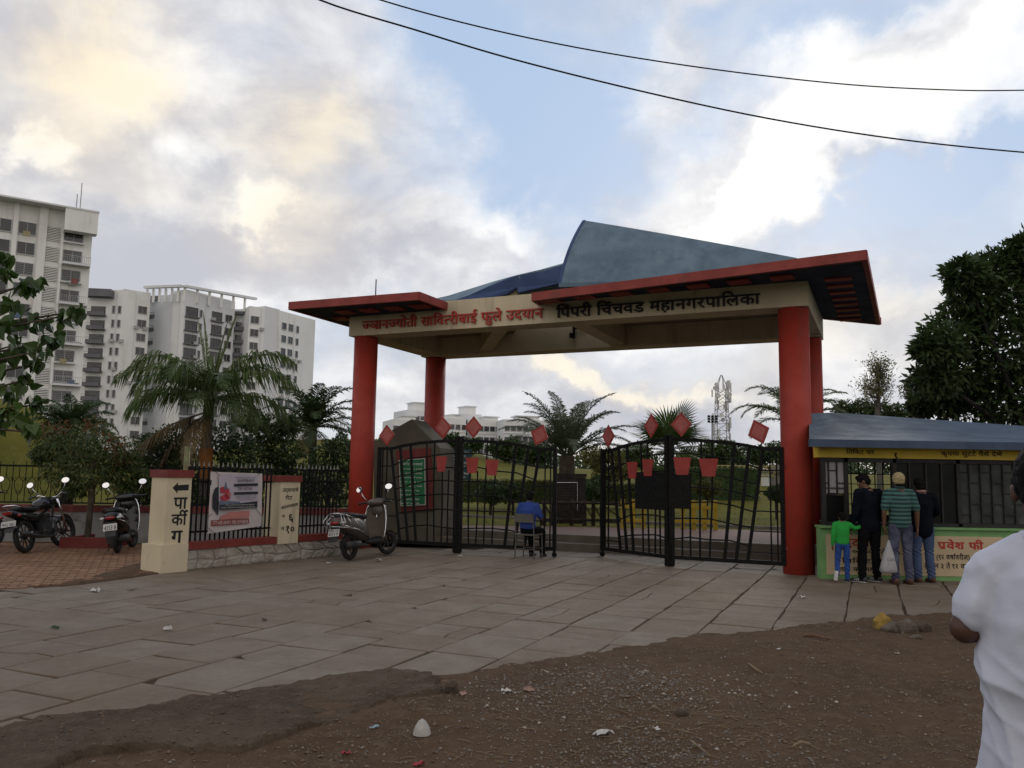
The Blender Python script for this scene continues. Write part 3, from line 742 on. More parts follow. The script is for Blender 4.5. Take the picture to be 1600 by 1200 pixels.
# clusters are written in visual order: short i before its consonant
red_line = 'ज~|ञा|न|ज~|यो|ती सा|ि|व|त~|री|बा|ई फु|ले उ|द|~या|न'.replace('|~या', '|या')
blk_line = 'ि|पं|प|री ि|चं|च|व|ड म|हा|न|ग|र|पा|ि|ल|का'
def on_beam(px, py): # beam front plane: find u,z for a photo pixel
    q = ray(px, py); n_ = V; o = Vector((0, 0, EYE)); t_ = (gp(0, -hw, 0) - o).dot(n_) / q.dot(n_); p = o + q * t_; return (p - RC).dot(U), p.z
ua, za = on_beam(567, 516); ub, zb = on_beam(849, 500.5)
place_text(red_line, gp(ua, -hw, za - .0), -U, Z + (-U) * 0, ua - ub, m_redpaint, gw, height=.178, off=.02, ext=.045, each=True, lift=.03)
ua, za2 = on_beam(870, 497); ub, zb2 = on_beam(1188, 472)
place_text(blk_line, gp(ua, -hw, za2 - .0), -U, Z, ua - ub, m_blackpaint, gw, height=.178, off=.02, ext=.045, each=True, lift=.03)
print('letters z', za, zb, za2, zb2)
# ================================================================== COMPOUND WALLS, FENCES
WD = (G(534, 868).xy - G(284, 892).xy).normalized(); WD = Vector((WD.x, WD.y, 0)); WN = Vector((WD.y, -WD.x, 0))   # along, facing the camera side
W0 = G(268, 893); W0.z = 0
m_rubble = mat('whitewashed_rubble', (.36, .335, .30), .95, .2, 3, .9, 14, col2=(.24, .21, .175), dirt=((.13, .105, .08), 3, .55))
def wbox(mb, a0, a1, n0, n1, z0, z1): return mb.obox(W0 + WD * a0 + WN * n0 + Z * z0, WD * (a1 - a0), WN * (n1 - n0), Z * (z1 - z0))
m_joint = mat('dark_mortar', (.26, .235, .20), .95, .2, 6, .4, 30)
def rubble_face(parent, fn, length, z0, z1, seed, big=.26):
    """irregular whitewashed boulders set proud of the mortar; fn(a, z, out) -> world point"""
    r = random.Random(seed); cols = max(2, int(length / big)); rows_ = max(1, round((z1 - z0) / .165))
    V_ = [[((i + (r.uniform(-.28, .28) if 0 < i < cols else 0) + (.4 if (k % 2 and 0 < i < cols) else 0)) * length / cols, z0 + (z1 - z0) * (k + (r.uniform(-.22, .22) if 0 < k < rows_ else 0)) / rows_) for i in range(cols + 1)] for k in range(rows_ + 1)]
    for k in range(rows_):
        for i in range(cols):
            a, b, c, d = V_[k][i], V_[k][i + 1], V_[k + 1][i + 1], V_[k + 1][i]; ring = []
            for p, q in ((a, b), (b, c), (c, d), (d, a)):
                for t in (.14, .5, .86): ring.append((p[0] + (q[0] - p[0]) * t + r.uniform(-.008, .008), p[1] + (q[1] - p[1]) * t + r.uniform(-.008, .008)))
            n = len(ring); cx = sum(p[0] for p in ring) / n; cz = sum(p[1] for p in ring) / n; dd = r.uniform(.008, .030)
            sc_ = lambda p, s_: (min(max(cx + (p[0] - cx) * s_, .004), length - .004), min(max(cz + (p[1] - cz) * s_, z0 + .003), z1 - .003))
            vs = [fn(*sc_(p, .97), -.01) for p in ring] + [fn(*sc_(p, .90), dd * .65) for p in ring] + [fn(*sc_(p, .55), dd + r.uniform(-.008, .008)) for p in ring]
            MB().add(vs, [tuple(range(2 * n, 3 * n))] + [(j, (j + 1) % n, n + (j + 1) % n, n + j) for j in range(n)] + [(n + j, n + (j + 1) % n, 2 * n + (j + 1) % n, 2 * n + j) for j in range(n)]).build('stone', m_rubble, parent)
wl = thing('boundary_wall', 'low whitewashed rubble wall with a red painted coping between the two lettered pillars and the scooter', 'wall', tuple(W0 + WD * 1.6))
WLEN = 3.55
wbox(MB(), .12, WLEN, -.30, 0.0, -.03, .31).build('wall_core', m_joint, wl)
rubble_face(wl, lambda a, z, o: W0 + WD * (a + .12) + WN * (o) + Z * z, WLEN - .12, 0.0, .31, 5)
wbox(MB(), .16, 1.98, -.30, .035, .313, .43).build('coping', m_dred, wl); wbox(MB(), 2.44, WLEN, -.30, .035, .313, .43).build('coping', m_dred, wl)
# pillar with the arrow
p1 = thing('pillar', 'cream square pillar at the wall end with black arrow and vertical painted word, red cap', 'pillar', tuple(W0))
S1 = .42
wbox(MB(), -.20, -.20 + S1, -.36, -.36 + S1, .42, 1.44).build('shaft', m_cream, p1)
pl_ = MB(); wbox(pl_, -.26, .20, -.42, .10, -.03, .42); pl_.build('plinth', m_cream, p1)
wbox(MB(), -.225, -.175 + S1, -.385, -.335 + S1, 1.443, 1.56).build('cap', m_dred, p1)
# lettering on the face that looks to the right
fo = W0 + WN * (-.36 + S1)
def pil_text(line, a0, w_, z, h, name='painted_letter', par=None, off=.03): place_text(line, fo + WD * a0 + Z * z, WD, Z, w_, m_blackpaint, par, height=h, off=off, name=name, lift=.003)
ar = [(-.13, 1.285), (-.04, 1.37), (-.045, 1.325), (.15, 1.335), (.15, 1.245), (-.045, 1.24), (-.04, 1.195)]
MB().slab([fo + WD * (a + .02) + Z * z for a, z in ar], WN * .003).build('painted_arrow', m_blackpaint, p1)
pil_text('पा', -.08, .24, .96, .17, par=p1); pil_text('र्की^'.replace('र्', ''), -.10, .27, .71, .16, par=p1); pil_text('ग', -.09, .20, .44, .18, par=p1)
MB().add(*stroke([(0, 0), (.0, .05), (.05, .09), (.10, .06)], .02)) if False else None
# second pillar
p2 = thing('pillar', 'shorter cream pillar with small handwritten lines and red cap, between picket fence and banner', 'pillar', tuple(W0 + WD * 2.2))
wbox(MB(), 1.99, 2.43, -.36, .06, .30, 1.38).build('shaft', m_cream, p2); wbox(MB(), 1.965, 2.455, -.385, .085, 1.383, 1.49).build('cap', m_dred, p2)
f2 = W0 + WN * .063
def p2t(line, a0, w_, z, h, sl=0, off=.025): place_text(line, f2 + WD * a0 + Z * z, WD + Z * sl, Z, w_, m_blackpaint, p2, height=h, off=off, name='painted_letter', lift=.002)
p2t('उ|द्या|ना|चे', 2.03, .36, 1.21, .055); p2t('गे|ट', 2.10, .16, 1.07, .06); p2t('व्या|या|म|शा|ळा'.replace('व्', 'व'), 2.02, .38, .90, .05, .16); p2t('न', 2.04, .07, .76, .045); p2t('६', 2.2, .12, .68, .13, 0, .03); p2t('नं', 2.03, .08, .54, .05); p2t('१०', 2.15, .2, .49, .12, 0, .03)
# picket railing along the wall
fe = thing('picket_fence', 'black iron picket fence with pale spear tips on the low rubble wall', 'fence', tuple(W0 + WD * 1.8 + Z * .43))
m_tip = mat('weathered_tip', (.22, .22, .20), .6, .2, 10, 0)
fr = random.Random(5)
for a0, a1 in ((.24, 1.97), (2.46, 3.55)):
    for z in (.56, 1.36): wbox(MB(), a0, a1, -.17, -.14, z, z + .03).build('rail', m_black, fe)
    n = int((a1 - a0) / .088)
    for i in range(n):
        a = a0 + (i + .5) * (a1 - a0) / n; h = 1.62 + fr.uniform(-.01, .01)
        b = wbox(MB(), a - .011, a + .011, -.138, -.116, .43, h).build('picket', m_black, fe)
        MB().lathe([(.016, 0), (.012, .02), (.001, .085)], W0 + WD * a + WN * -.127 + Z * h, 6).build('spear_tip', m_tip, b if False else fe)
# yellowish pipe standing behind the first pillar
tagm(MB().tube([W0 + WD * .48 + WN * -.52 + Z * 0, W0 + WD * .50 + WN * -.52 + Z * 1.95], .045, 14).build('pipe_post', mat('olive_pipe', (.16, .17, .07), .6, .3, 4, .2, dirt=((.14, .06, .03), 5, .55)), smooth=True), 'olive green pipe post standing behind the arrow pillar beside the banner', 'post')

# banner (two overlapping flex sheets tied to the railing)
bn = thing('banner', 'torn white flex advertising banner with dark text bars tied over the iron pickets', 'banner', tuple(W0 + WD * 1.2 + WN * .06 + Z * .9))
m_flex = mat('white_flex', (.47, .42, .42), .5, .05, 3, .1, 12); m_flex2 = mat('lilac_flex', (.40, .36, .42), .5, .05, 3, .1, 12)
def plane_pt(px, py, off): # photo pixel -> point on the railing plane pushed forward by off
    o = Vector((0, 0, EYE)); q = ray(px, py); pt = W0 + WN * off; t_ = (pt - o).dot(WN) / q.dot(WN); return o + q * t_
def sheet(cs, off, mt, name, n=14, amp=.012, seed=0):
    P = [plane_pt(*c, off) for c in cs]; vs = []; r = random.Random(seed); ph_ = [r.uniform(0, 6) for _ in range(4)]
    for i in range(n + 1):
        for j in range(n + 1):
            u, v = j / n, i / n; p = P[0].lerp(P[1], u).lerp(P[3].lerp(P[2], u), v)
            p += WN * amp * (math.sin(u * 7 + v * 4 + ph_[0]) + .6 * math.sin(v * 11 - u * 5 + ph_[1])); vs.append(p)
    N = len(vs); vs2 = [p - WN * .003 for p in vs]; f = []
    for i in range(n):
        for j in range(n):
            a = i * (n + 1) + j; f += [(a, a + 1, a + n + 2, a + n + 1), (a + N, a + n + 1 + N, a + n + 2 + N, a + 1 + N)]
    rim = [j for j in range(n + 1)] + [(i + 1) * (n + 1) + n for i in range(n)] + [n * (n + 1) + n - 1 - j for j in range(n)] + [(n - 1 - i) * (n + 1) for i in range(n - 1)]
    for k in range(len(rim)): a, b = rim[k], rim[(k + 1) % len(rim)]; f.append((a, b, b + N, a + N))
    return MB().add(vs + vs2, f).build(name, mt, bn, smooth=False)
sheet([(330, 737), (410, 740), (408, 822), (324, 834)], .030, m_flex, 'lower_sheet', amp=.008)
sheet([(342, 741), (404, 742), (403, 794), (342, 798)], .060, m_flex2, 'upper_sheet', amp=.002)
def bpr(cs, off, mt, name): return MB().slab([plane_pt(*c, off) for c in cs], WN * .002).build(name, mt, bn)
m_pk = mat('banner_pink', (.42, .17, .15), .5, .1, 9, 0); m_mar = mat('banner_maroon', (.22, .05, .045), .5, .1, 9, 0); m_bk = mat('banner_black', (.018, .02, .028), .5, .1, 9, 0); m_rd = mat('banner_red', (.40, .04, .06), .5, .2, 12, 0); m_bl = mat('banner_grey_blue', (.13, .15, .22), .5, .2, 12, 0); m_wt = mat('banner_print_white', (.55, .52, .5), .5, .1, 9, 0)
for cs, mt in (([(366, 756), (403, 755), (403, 759), (366, 760)], m_bk), ([(366, 769), (403, 768), (403, 772), (366, 773)], m_bk), ([(343, 789), (376, 786), (402, 783), (402, 793), (343, 797)], m_bk),
               ([(353, 752), (356, 765), (350, 765)], m_bl), ([(344, 762), (350, 760), (351, 770), (345, 771)], m_rd), ([(351, 764), (358, 763), (359, 777), (352, 778)], m_rd), ([(344, 776), (350, 773), (357, 774), (360, 779), (352, 783), (345, 781)], m_rd), ([(356, 770), (361, 769), (361, 775), (357, 776)], m_pk), ([(342, 783), (349, 782), (375, 784), (376, 787), (343, 790)], m_bl)): bpr(cs, .074, mt, 'printed_patch')
for cs, mt in (([(330, 813), (389, 810), (389, 818), (330, 822)], m_mar), ([(345, 806), (360, 800), (390, 798), (389, 808), (344, 812)], m_pk), ([(341, 760), (341, 806), (337, 800), (332, 794), (332, 774), (336, 763)], m_bk), ([(328, 750), (331, 750), (330, 759), (327, 756)], m_bk)): bpr(cs, .052, mt, 'printed_patch')
def btxt(s, px0, py, px1, h, off, mt, lt=True):
    a = plane_pt(px0, py, off); b = plane_pt(px1, py, off); place_text(s, a, WD, Z, max((b - a).dot(WD), .05), mt, bn, height=h, latin=lt, name='printed_text', lift=.003, off=.02)
btxt('SHAMBHAVI', 371, 753, 397, .045, .075, m_bk); btxt('SRI VIDYA', 372, 766, 394, .045, .075, m_bk); btxt('777 605 6039 | 982 019 8233', 332, 820, 387, .05, .056, m_wt)
for y_, a, b in ((747, 368, 399), (776, 369, 400), (779, 369, 400), (782, 373, 396)): btxt('shakti kriya meditation path', a, y_, b, .018, .075, m_bk)
for y_, a, b in ((791, 352, 397), (795, 345, 398)): btxt('yoga sadhana kundalini program', a, y_ - 1, b, .018, .077, m_wt)
for cs in ([(335, 736), (343, 742)], [(408, 738), (403, 742)], [(322, 822), (335, 833)], [(400, 795), (409, 806)], [(324, 808), (332, 803)]):
    MB().tube([plane_pt(*cs[0], -.10), plane_pt(*cs[0], .06), plane_pt(*cs[1], .07)], .004, 5).build('tie_string', m_black, bn)

# ---------------- long park wall on the left, ornamental fence and planter kerb
LW0 = Vector((-13.5, 17.6, 0)); LW1 = Vector((-3.45, 18.3, 0)); ld = (LW1 - LW0).normalized(); ln_ = Vector((ld.y, -ld.x, 0)); LL = (LW1 - LW0).length
lw = thing('park_wall', 'long grey-white park wall with faded red coping behind the parked motorcycles', 'wall', tuple((LW0 + LW1) / 2))
m_oldwall = mat('stained_whitewash', (.25, .245, .235), .95, .15, 1.2, .4, 25, col2=(.17, .165, .155), dirt=((.085, .08, .07), 2.2, .55))
def lbox(mb, a0, a1, n0, n1, z0, z1): return mb.obox(LW0 + ld * a0 + ln_ * n0 + Z * z0, ld * (a1 - a0), ln_ * (n1 - n0), Z * (z1 - z0))
lbox(MB(), 0, LL, -.23, 0, -.03, .63).build('wall_face', m_oldwall, lw)
m_oldred = mat('faded_red_coping', (.15, .035, .028), .8, .3, 3, .2, 40, dirt=((.09, .05, .04), 4, .6))
lbox(MB(), 0, LL, -.27, .03, .632, .77).build('coping', m_oldred, lw)
of = thing('ornamental_fence', 'thin dark wrought iron fence with lyre-shaped scrolls on the park wall', 'fence', tuple((LW0 + LW1) / 2 + Z * .77))
lbox(MB(), 0, LL, -.135, -.105, .80, .83).build('rail', m_black, of); lbox(MB(), 0, LL, -.14, -.10, 1.58, 1.62).build('rail', m_black, of)
def lyre(sg):
    pts = [(0, 0.83), (0, .98), (.05, 1.06), (.09, 1.16), (.085, 1.27), (.03, 1.33), (.0, 1.38), (.0, 1.58)]
    return [(x * sg, z) for x, z in pts]
base = MB(); 
for sg in (-1, 1):
    P = [Vector((x, 0, z)) for x, z in lyre(sg)]; base.tube(P, .008, 5)
    base.tube([Vector((sg * (.085 + .035 * math.sin(t)), 0, 1.27 + .035 - .035 * math.cos(t) + t * .004)) for t in [i * .6 for i in range(8)]], .006, 4)
    base.tube([Vector((sg * (.02 + .03 * math.sin(t)), 0, 1.0 + .03 - .03 * math.cos(t))) for t in [i * .6 for i in range(8)]], .006, 4)
lyme = base.mesh('scroll', m_black)
basb = MB().tube([(0, 0, .83), (0, 0, 1.70)], .009, 5); basme = basb.mesh('bar', m_black)
ang = math.atan2(ld.y, ld.x); k = 0
for i in range(int(LL / .27)):
    a = .15 + i * .27; p = LW0 + ld * a + ln_ * -.12
    for nm, me, dx in (('scroll', lyme, 0), ('bar', basme, .135)):
        o = link(nm, me, of); o.matrix_parent_inverse = Matrix(); o.parent = of
        o.location = p + ld * dx - of.location; o.rotation_euler = (0, 0, ang)
kb = thing('planter_kerb', 'low dark red painted planter kerb round the street tree in front of the park wall', 'kerb', tuple(G(130, 858)))
K0, K1 = G(92, 858), G(168, 858); kd = Vector((K1.x - K0.x, K1.y - K0.y, 0)); 
MB().obox(Vector((K0.x, K0.y, -.02)), kd, Vector((0, .12, 0)), Z * .24).build('front_kerb', m_dred, kb)
MB().obox(Vector((K0.x, K0.y + .123, -.02)), Vector((.12, 0, 0)), Vector((0, 1.0, 0)), Z * .235).build('side_kerb', m_dred, kb)
MB().obox(Vector((K1.x - .12, K1.y + .123, -.02)), Vector((.12, 0, 0)), Vector((0, 1.0, 0)), Z * .235).build('side_kerb', m_dred, kb)
MB().obox(Vector((K0.x + .12, K0.y + .12, -.02)), kd - Vector((.24, 0, 0)), Vector((0, 1.0, 0)), Z * .16).build('soil', m_bed, kb)

# ================================================================== GATES
m_gatered = mat('gate_red_sheet', (.30, .035, .028), .5, .15, 5, .1, 30, dirt=((.22, .06, .05), 6, .62))
m_gatered2 = mat('gate_red_pale', (.36, .09, .08), .45, .15, 9, .1, 40)
TOPF = [(0, 1.0), (.10, 1.0), (.16, 1.0), (.30, 1.028), (.5, 1.055), (.75, 1.072), (1.0, 1.078)]
def toph(s):       # relative height of the top rail along a bifold leaf: s=0 at hinge or free end, 1 at the middle post
    for (a, b), (c, d) in zip(TOPF[:-1], TOPF[1:]):
        if a <= s <= c: return b + (d - b) * (s - a) / (c - a)
    return TOPF[-1][1]
def gate_panel(par, A, B, hA, seed, plates, diam, flip=False):
    """A = outer end (flat part), B = middle post; hA = height at A"""
    d = B - A; L = d.length; d = d / L; nn = Vector((d.y, -d.x, 0))
    if nn.y > 0: nn = -nn
    r = random.Random(seed); zb = .13
    P = lambda s, z, o=0: A + d * (s * L) + nn * o + Z * z
    top = lambda s: hA * toph(s)
    MB().obox(P(0, zb) - nn * .03 - d * .035, d * .07, nn * .06, Z * (top(0) - zb)).build('end_stile', m_black, par)
    MB().obox(P(1, .02) - nn * .035 - d * .09, d * .085, nn * .07, Z * (top(1) + .03)).build('middle_stile', m_black, par)
    MB().obox(P(0, zb) - nn * .025, d * L, nn * .05, Z * .07).build('bottom_rail', m_black, par)
    tr = MB(); pts = [P(s / 24, top(s / 24) - .03) for s in range(25)]
    for a, b in zip(pts[:-1], pts[1:]): tr.obox(a - nn * .025 - Z * .03, b - a, nn * .05, Z * .06)
    tr.build('top_rail', m_black, par)
    MB().obox(P(.14, zb + .07) - nn * .02, P(.165, 0) - P(.14, 0), nn * .04, Z * (top(.14) - zb - .1)).build('inner_stile', m_black, par) if False else None
    # heavy leaning flat bars
    bars = [(.155, .30), (.27, .40), (.40, .50)] 
    for s0, s1 in bars: MB().slab([P(s0 - .014, top(s0) - .04), P(s0 + .014, top(s0) - .04), P(s1 + .014, zb + .05), P(s1 - .014, zb + .05)], nn * .03).build('leaning_bar', m_black, par)
    for s in (.045, .10): MB().obox(P(s, zb) - nn * .012 - d * .012, d * .024, nn * .024, Z * (top(s) - zb - .04)).build('upright', m_black, par)
    for s0, s1, t0 in ((.60, .635, 1), (.70, .72, 1), (.80, .805, .72), (.88, .88, .72)): MB().tube([P(s0, zb + (top(s0) - zb) * t0 - .03), P((s0 + s1) / 2 + .012 * math.sin(seed * 2 + s0 * 40), zb + (top(s0) - zb) * t0 * .5), P(s1, zb + .04)], .018, 6).build('upright', m_black, par)
    # bowed horizontal ties
    for i, zf in enumerate((.16, .33, .47, .60, .73, .87)):
        a = P(.155 + (1 - zf) * .145, zb + (top(.15) - zb) * zf * .93, -.012); c = P(1, zb + (top(1) - zb) * zf, -.012); m_ = a.lerp(c, .5) + Z * .07
        MB().tube([a, a.lerp(m_, .5) + Z * (.02 + .03 * math.sin(seed * 3 + i * 2.1)), m_ + Z * .02 * math.cos(seed + i * 1.7), m_.lerp(c, .5) + Z * (.015 + .02 * math.sin(seed * 5 + i)), c], .014, 5).build('tie_bar', m_black, par)
    for zf in (.10, .28, .45, .62, .80): 
        z = zb + (top(0) - zb) * zf; MB().tube([P(0, z, .0), P(.16 + (1 - zf) * .13, z, .0)], .012, 5).build('tie_bar', m_black, par)
    for s, zf, wd in plates:                         # red flower-pot shaped plates
        z = zb + (top(s) - zb) * zf; w0, w1, h = wd, wd * .66, .31
        p = MB().slab([P(s, z, .04) - d * w0 / 2, P(s, z, .04) + d * w0 / 2, P(s, z - h, .04) + d * w1 / 2, P(s, z - h, .04) - d * w1 / 2], nn * .012).build('pot_plate', m_gatered, par)
    for s, tilt in diam:
        c = P(s, top(s) + .25, 0); e = .142
        ux = (d * math.cos(tilt) + Z * math.sin(tilt)); uz = (-d * math.sin(tilt) + Z * math.cos(tilt))
        pp = [c + ux * e * 1.35, c + uz * e * 1.6, c - ux * e * 1.35, c - uz * e * 1.6]
        q = MB().slab(pp, nn * .015).build('diamond_plate', m_gatered, par)
        ins = [c + (x - c) * .72 + nn * .015 for x in pp]; MB().slab(ins, nn * .004).build('plate_face', m_gatered2, q)
        MB().tube([P(s, top(s) - .03), c - uz * e * 1.3], .014, 6).build('diamond_stem', m_black, par)
gl = thing('park_gate', 'open left leaf of black iron gate with red diamonds, beside the green notice board', 'gate', tuple(G(715, 866)))
gr_ = thing('park_gate', 'right leaf of black iron gate with red diamonds, hinged on the right red column', 'gate', tuple(G(1045, 885)))
HL = LC + Vector((.42, -.28, 0)); ML = G(714, 864); EL = G(866, 871)
HR = RC + Vector((-.27, -.05, 0)); MR = G(1046, 885); ER = G(941, 870)
gate_panel(gl, HL, ML, 2.11, 1, [(.80, .84, .25)], [(.09, .05), (.80, .10)])
gate_panel(gl, EL, ML, 2.11, 2, [(.85, .83, .28), (.64, .82, .28)], [(.16, .35), (.85, 0)])
gate_panel(gr_, HR, MR, 2.11, 3, [(.87, .84, .32), (.63, .84, .34)], [(.19, -.35), (.88, 0)])
gate_panel(gr_, ER, MR, 2.11, 4, [(.50, .82, .30), (.73, .83, .30)], [(.10, 0), (.76, 0)])
for g_, M_, s in ((gl, ML, 0), (gr_, MR, 1)): MB().box(M_ + Z * .20, (.12, .12, .44), .4).build('foot_post', m_black, g_)
for g_, E_ in ((gl, EL), (gr_, ER)):
    MB().lathe([(.0, -.018), (.05, -.018), (.05, .018), (0, .018)], E_ + Z * .052, 14, axis='y').build('wheel', m_black, g_); MB().box(E_ + Z * .10, (.05, .09, .08)).build('wheel_bracket', m_black, g_)
# sheet steel lock plate in the middle of the right leaf
dR = (HR - MR).normalized(); nR = Vector((dR.y, -dR.x, 0)); nR = nR if nR.y < 0 else -nR
MB().obox(MR + dR * .0 + Z * 1.02 + nR * .03, dR * .40, nR * .012, Z * .62).build('lock_plate', m_black, gr_)
dR2 = (ER - MR).normalized(); nR2 = Vector((dR2.y, -dR2.x, 0)); nR2 = nR2 if nR2.y < 0 else -nR2
MB().obox(MR + dR2 * .06 + Z * .98 + nR2 * .03, dR2 * .80, nR2 * .012, Z * .68).build('lock_plate', m_black, gr_)
for z in (.42, 1.78): MB().box(HR + Vector((.12, -.06, z)), (.20, .05, .06)).build('hinge', m_dred, gr_)
# ================================================================== TICKET BOOTH
bo = thing('ticket_booth', 'ticket booth with sloping blue roof, yellow fascia and dark barred windows right of the gateway', 'booth', (8, 14.5, 0))
BX0, BX1, BY0, BY1 = 4.98, 12.2, 13.32, 16.6
ZW = .80
m_yel = mat('yellow_paint', (.66, .49, .07), .7, .1, 2, .08, 40, dirt=((.33, .22, .05), 2, .62)); m_grn = mat('pale_green_paint', (.17, .34, .13), .75, .1, 3, .1, dirt=((.12, .2, .1), 3, .6))
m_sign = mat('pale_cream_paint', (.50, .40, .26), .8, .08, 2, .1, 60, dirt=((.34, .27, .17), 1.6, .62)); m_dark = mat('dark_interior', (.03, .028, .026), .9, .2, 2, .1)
m_broof = mat('booth_blue', (.075, .11, .165), .7, .15, 2, .1, dirt=((.05, .07, .10), 3, .58)); m_bfas = mat('booth_fascia_blue', (.05, .08, .135), .7, .15, 2, .1)
def bb(mb, x0, x1, y0, y1, z0, z1): return mb.obox((x0, y0, z0), (x1 - x0, 0, 0), (0, y1 - y0, 0), (0, 0, z1 - z0))
bb(MB(), BX0, BX1, BY0, BY0 + .16, -.03, ZW).build('counter_wall', m_grn, bo)
# cream sign panels on the counter wall, green border around
_px = D(1562, 750, BY0).x; bb(MB(), 5.07, _px, BY0 - .012, BY0 + .01, .07, .70).build('sign_panel', m_sign, bo); bb(MB(), _px + .09, 10.4, BY0 - .012, BY0 + .01, .07, .70).build('sign_panel', m_sign, bo)
bb(MB(), BX0 - .01, BX1, BY0 - .05, BY0 + .2, ZW + .003, ZW + .04).build('counter_top', m_grn, bo)
bb(MB(), BX0 - .0, BX1, BY0 - .03, BY0 + .20, 1.93, 2.14).build('fascia_board', m_yel, bo)
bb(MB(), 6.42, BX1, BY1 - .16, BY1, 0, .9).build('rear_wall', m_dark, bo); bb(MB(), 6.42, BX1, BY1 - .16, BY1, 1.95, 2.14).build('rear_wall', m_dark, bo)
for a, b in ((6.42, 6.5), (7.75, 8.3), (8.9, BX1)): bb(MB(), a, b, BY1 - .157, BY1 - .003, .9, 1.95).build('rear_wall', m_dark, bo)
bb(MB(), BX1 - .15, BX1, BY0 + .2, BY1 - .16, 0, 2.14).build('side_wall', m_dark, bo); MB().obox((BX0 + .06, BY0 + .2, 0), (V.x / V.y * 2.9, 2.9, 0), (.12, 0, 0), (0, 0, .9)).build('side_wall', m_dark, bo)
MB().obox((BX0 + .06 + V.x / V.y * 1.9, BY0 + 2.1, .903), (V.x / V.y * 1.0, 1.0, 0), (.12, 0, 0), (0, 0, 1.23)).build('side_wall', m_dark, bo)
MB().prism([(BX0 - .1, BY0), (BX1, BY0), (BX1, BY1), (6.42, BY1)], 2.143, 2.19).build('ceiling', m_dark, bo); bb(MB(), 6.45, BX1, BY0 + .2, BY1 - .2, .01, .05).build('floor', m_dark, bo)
# roof: thick blue edge and hipped top
rx0, rx1, ry0, ry1 = 4.70, 12.6, 12.90, 17.0
ez0, ez1 = 2.08, 2.20
MB().prism([(rx0, ry0), (rx1, ry0), (rx1, ry1), (6.6, ry1)], ez0 + .02, ez1 - .005).build('roof_slab', m_bfas, bo)
bb(MB(), rx0 - .01, rx1, ry0 - .02, ry0 + .04, ez0, ez1).build('roof_fascia', m_bfas, bo)
lp_, rp_ = D(1264, 646, 14.2), D(1303, 644.5, 15.2); fr_ = D(1640, 667, 15.2)
ridge = [Vector((lp_.x, 14.2, lp_.z)), Vector((rp_.x, 15.2, rp_.z)), Vector((fr_.x + .6, 15.2, fr_.z - .05)), Vector((rx1, 15.2, 2.35))]
front_e = [Vector((rx0 - .01, ry0, ez1)), Vector((rx0 + .3, ry0, ez1)), Vector((fr_.x + .6, ry0, ez1)), Vector((rx1, ry0, ez1))]
back_e = [Vector((max(p.x, 6.6 + .3 * i), ry1, ez1)) for i, p in enumerate(front_e)]
rows = []
for k in range(7):
    t = k / 6; rows.append([a.lerp(b, t) + Z * (-.06 * math.sin(t * PI)) for a, b in zip(front_e, ridge)])
for k in range(1, 6): rows.append([a.lerp(b, k / 5) for a, b in zip(ridge, back_e)])
vs = [p for r in rows for p in r]; nf = [(i * 4 + j, i * 4 + j + 1, i * 4 + j + 5, i * 4 + j + 4) for i in range(len(rows) - 1) for j in range(3)]
n_ = len(vs); rim = [i * 4 for i in range(len(rows))]
MB().add(vs, nf + [tuple(rim)]).build('roof', m_broof, bo)
# window grilles
m_gr = mat('grille_paint', (.022, .022, .022), .6, .2, 10, 0); m_pane = mat('dusty_glass', (.048, .056, .052), .4, .35, 3, .05, 20, spec=.25, dirt=((.12, .12, .11), 2.2, .56))
m_pale = mat('pale_shutter', (.34, .33, .34), .6, .1, 3, .05)
gy = BY0 + .03
def px_x(px, y): return D(px, 750, y).x
def gz(py, px=1400): return D(px, py, gy).z
bb(MB(), 5.03, 5.10, gy - .02, gy + .05, ZW + .05, 1.93).build('window_post', m_gr, bo)
for px in (1322, 1398, 1497): x = px_x(px, gy); bb(MB(), x - .03, x + .03, gy - .02, gy + .05, ZW + .05, 1.93).build('window_post', m_gr, bo)
bb(MB(), 5.1, BX1, gy - .02, gy + .05, 1.86, 1.928).build('window_head', m_gr, bo); bb(MB(), 5.1, BX1, gy - .02, gy + .05, ZW + .042, ZW + .10).build('window_sill', m_gr, bo)
# left light: small panes of pale glass above, staggered bars
for (a, b, z0, z1) in ((1284, 1294, 1.36, 1.86), (1296, 1307, 1.36, 1.86), (1309, 1322, 1.36, 1.86)):
    xa, xb = px_x(a, gy), px_x(b, gy); bb(MB(), xa, xb, gy + .02, gy + .03, z0, z1).build('pane', m_pale, bo)
for px in (1295, 1308): x = px_x(px, gy); bb(MB(), x - .008, x + .008, gy - .01, gy + .016, 1.33, 1.86).build('grille_bar', m_gr, bo)
for (a, b, z) in ((1283, 1295, 1.52), (1295, 1308, 1.72), (1308, 1322, 1.52), (1283, 1322, 1.33), (1283, 1322, 1.44)):
    bb(MB(), px_x(a, gy), px_x(b, gy), gy - .008, gy + .014, z - .008, z + .008).build('grille_bar', m_gr, bo)
# right light: staggered bar grid over dusty panes
xs = [px_x(1497 + i * 17.5, gy) for i in range(0, 22)]
gr2 = random.Random(4)
for i, x in enumerate(xs[:-1]):
    x2 = xs[i + 1]
    bb(MB(), x2 - .008, x2 + .008, gy - .012, gy + .012, ZW + .1, 1.86).build('grille_bar', m_gr, bo)
    off = (0, .17)[i % 2]; z = ZW + .25 + off; edges = [ZW + .1]
    while z < 1.84: bb(MB(), x + .008, x2 - .008, gy - .012, gy + .012, z - .007, z + .007).build('grille_bar', m_gr, bo); edges.append(z); z += .34
    edges.append(1.86)
    for a, b in zip(edges[:-1], edges[1:]): bb(MB(), x + .004, x2 - .004, gy + .02, gy + .028, a + .004, b - .004).build('pane', m_pane, bo)
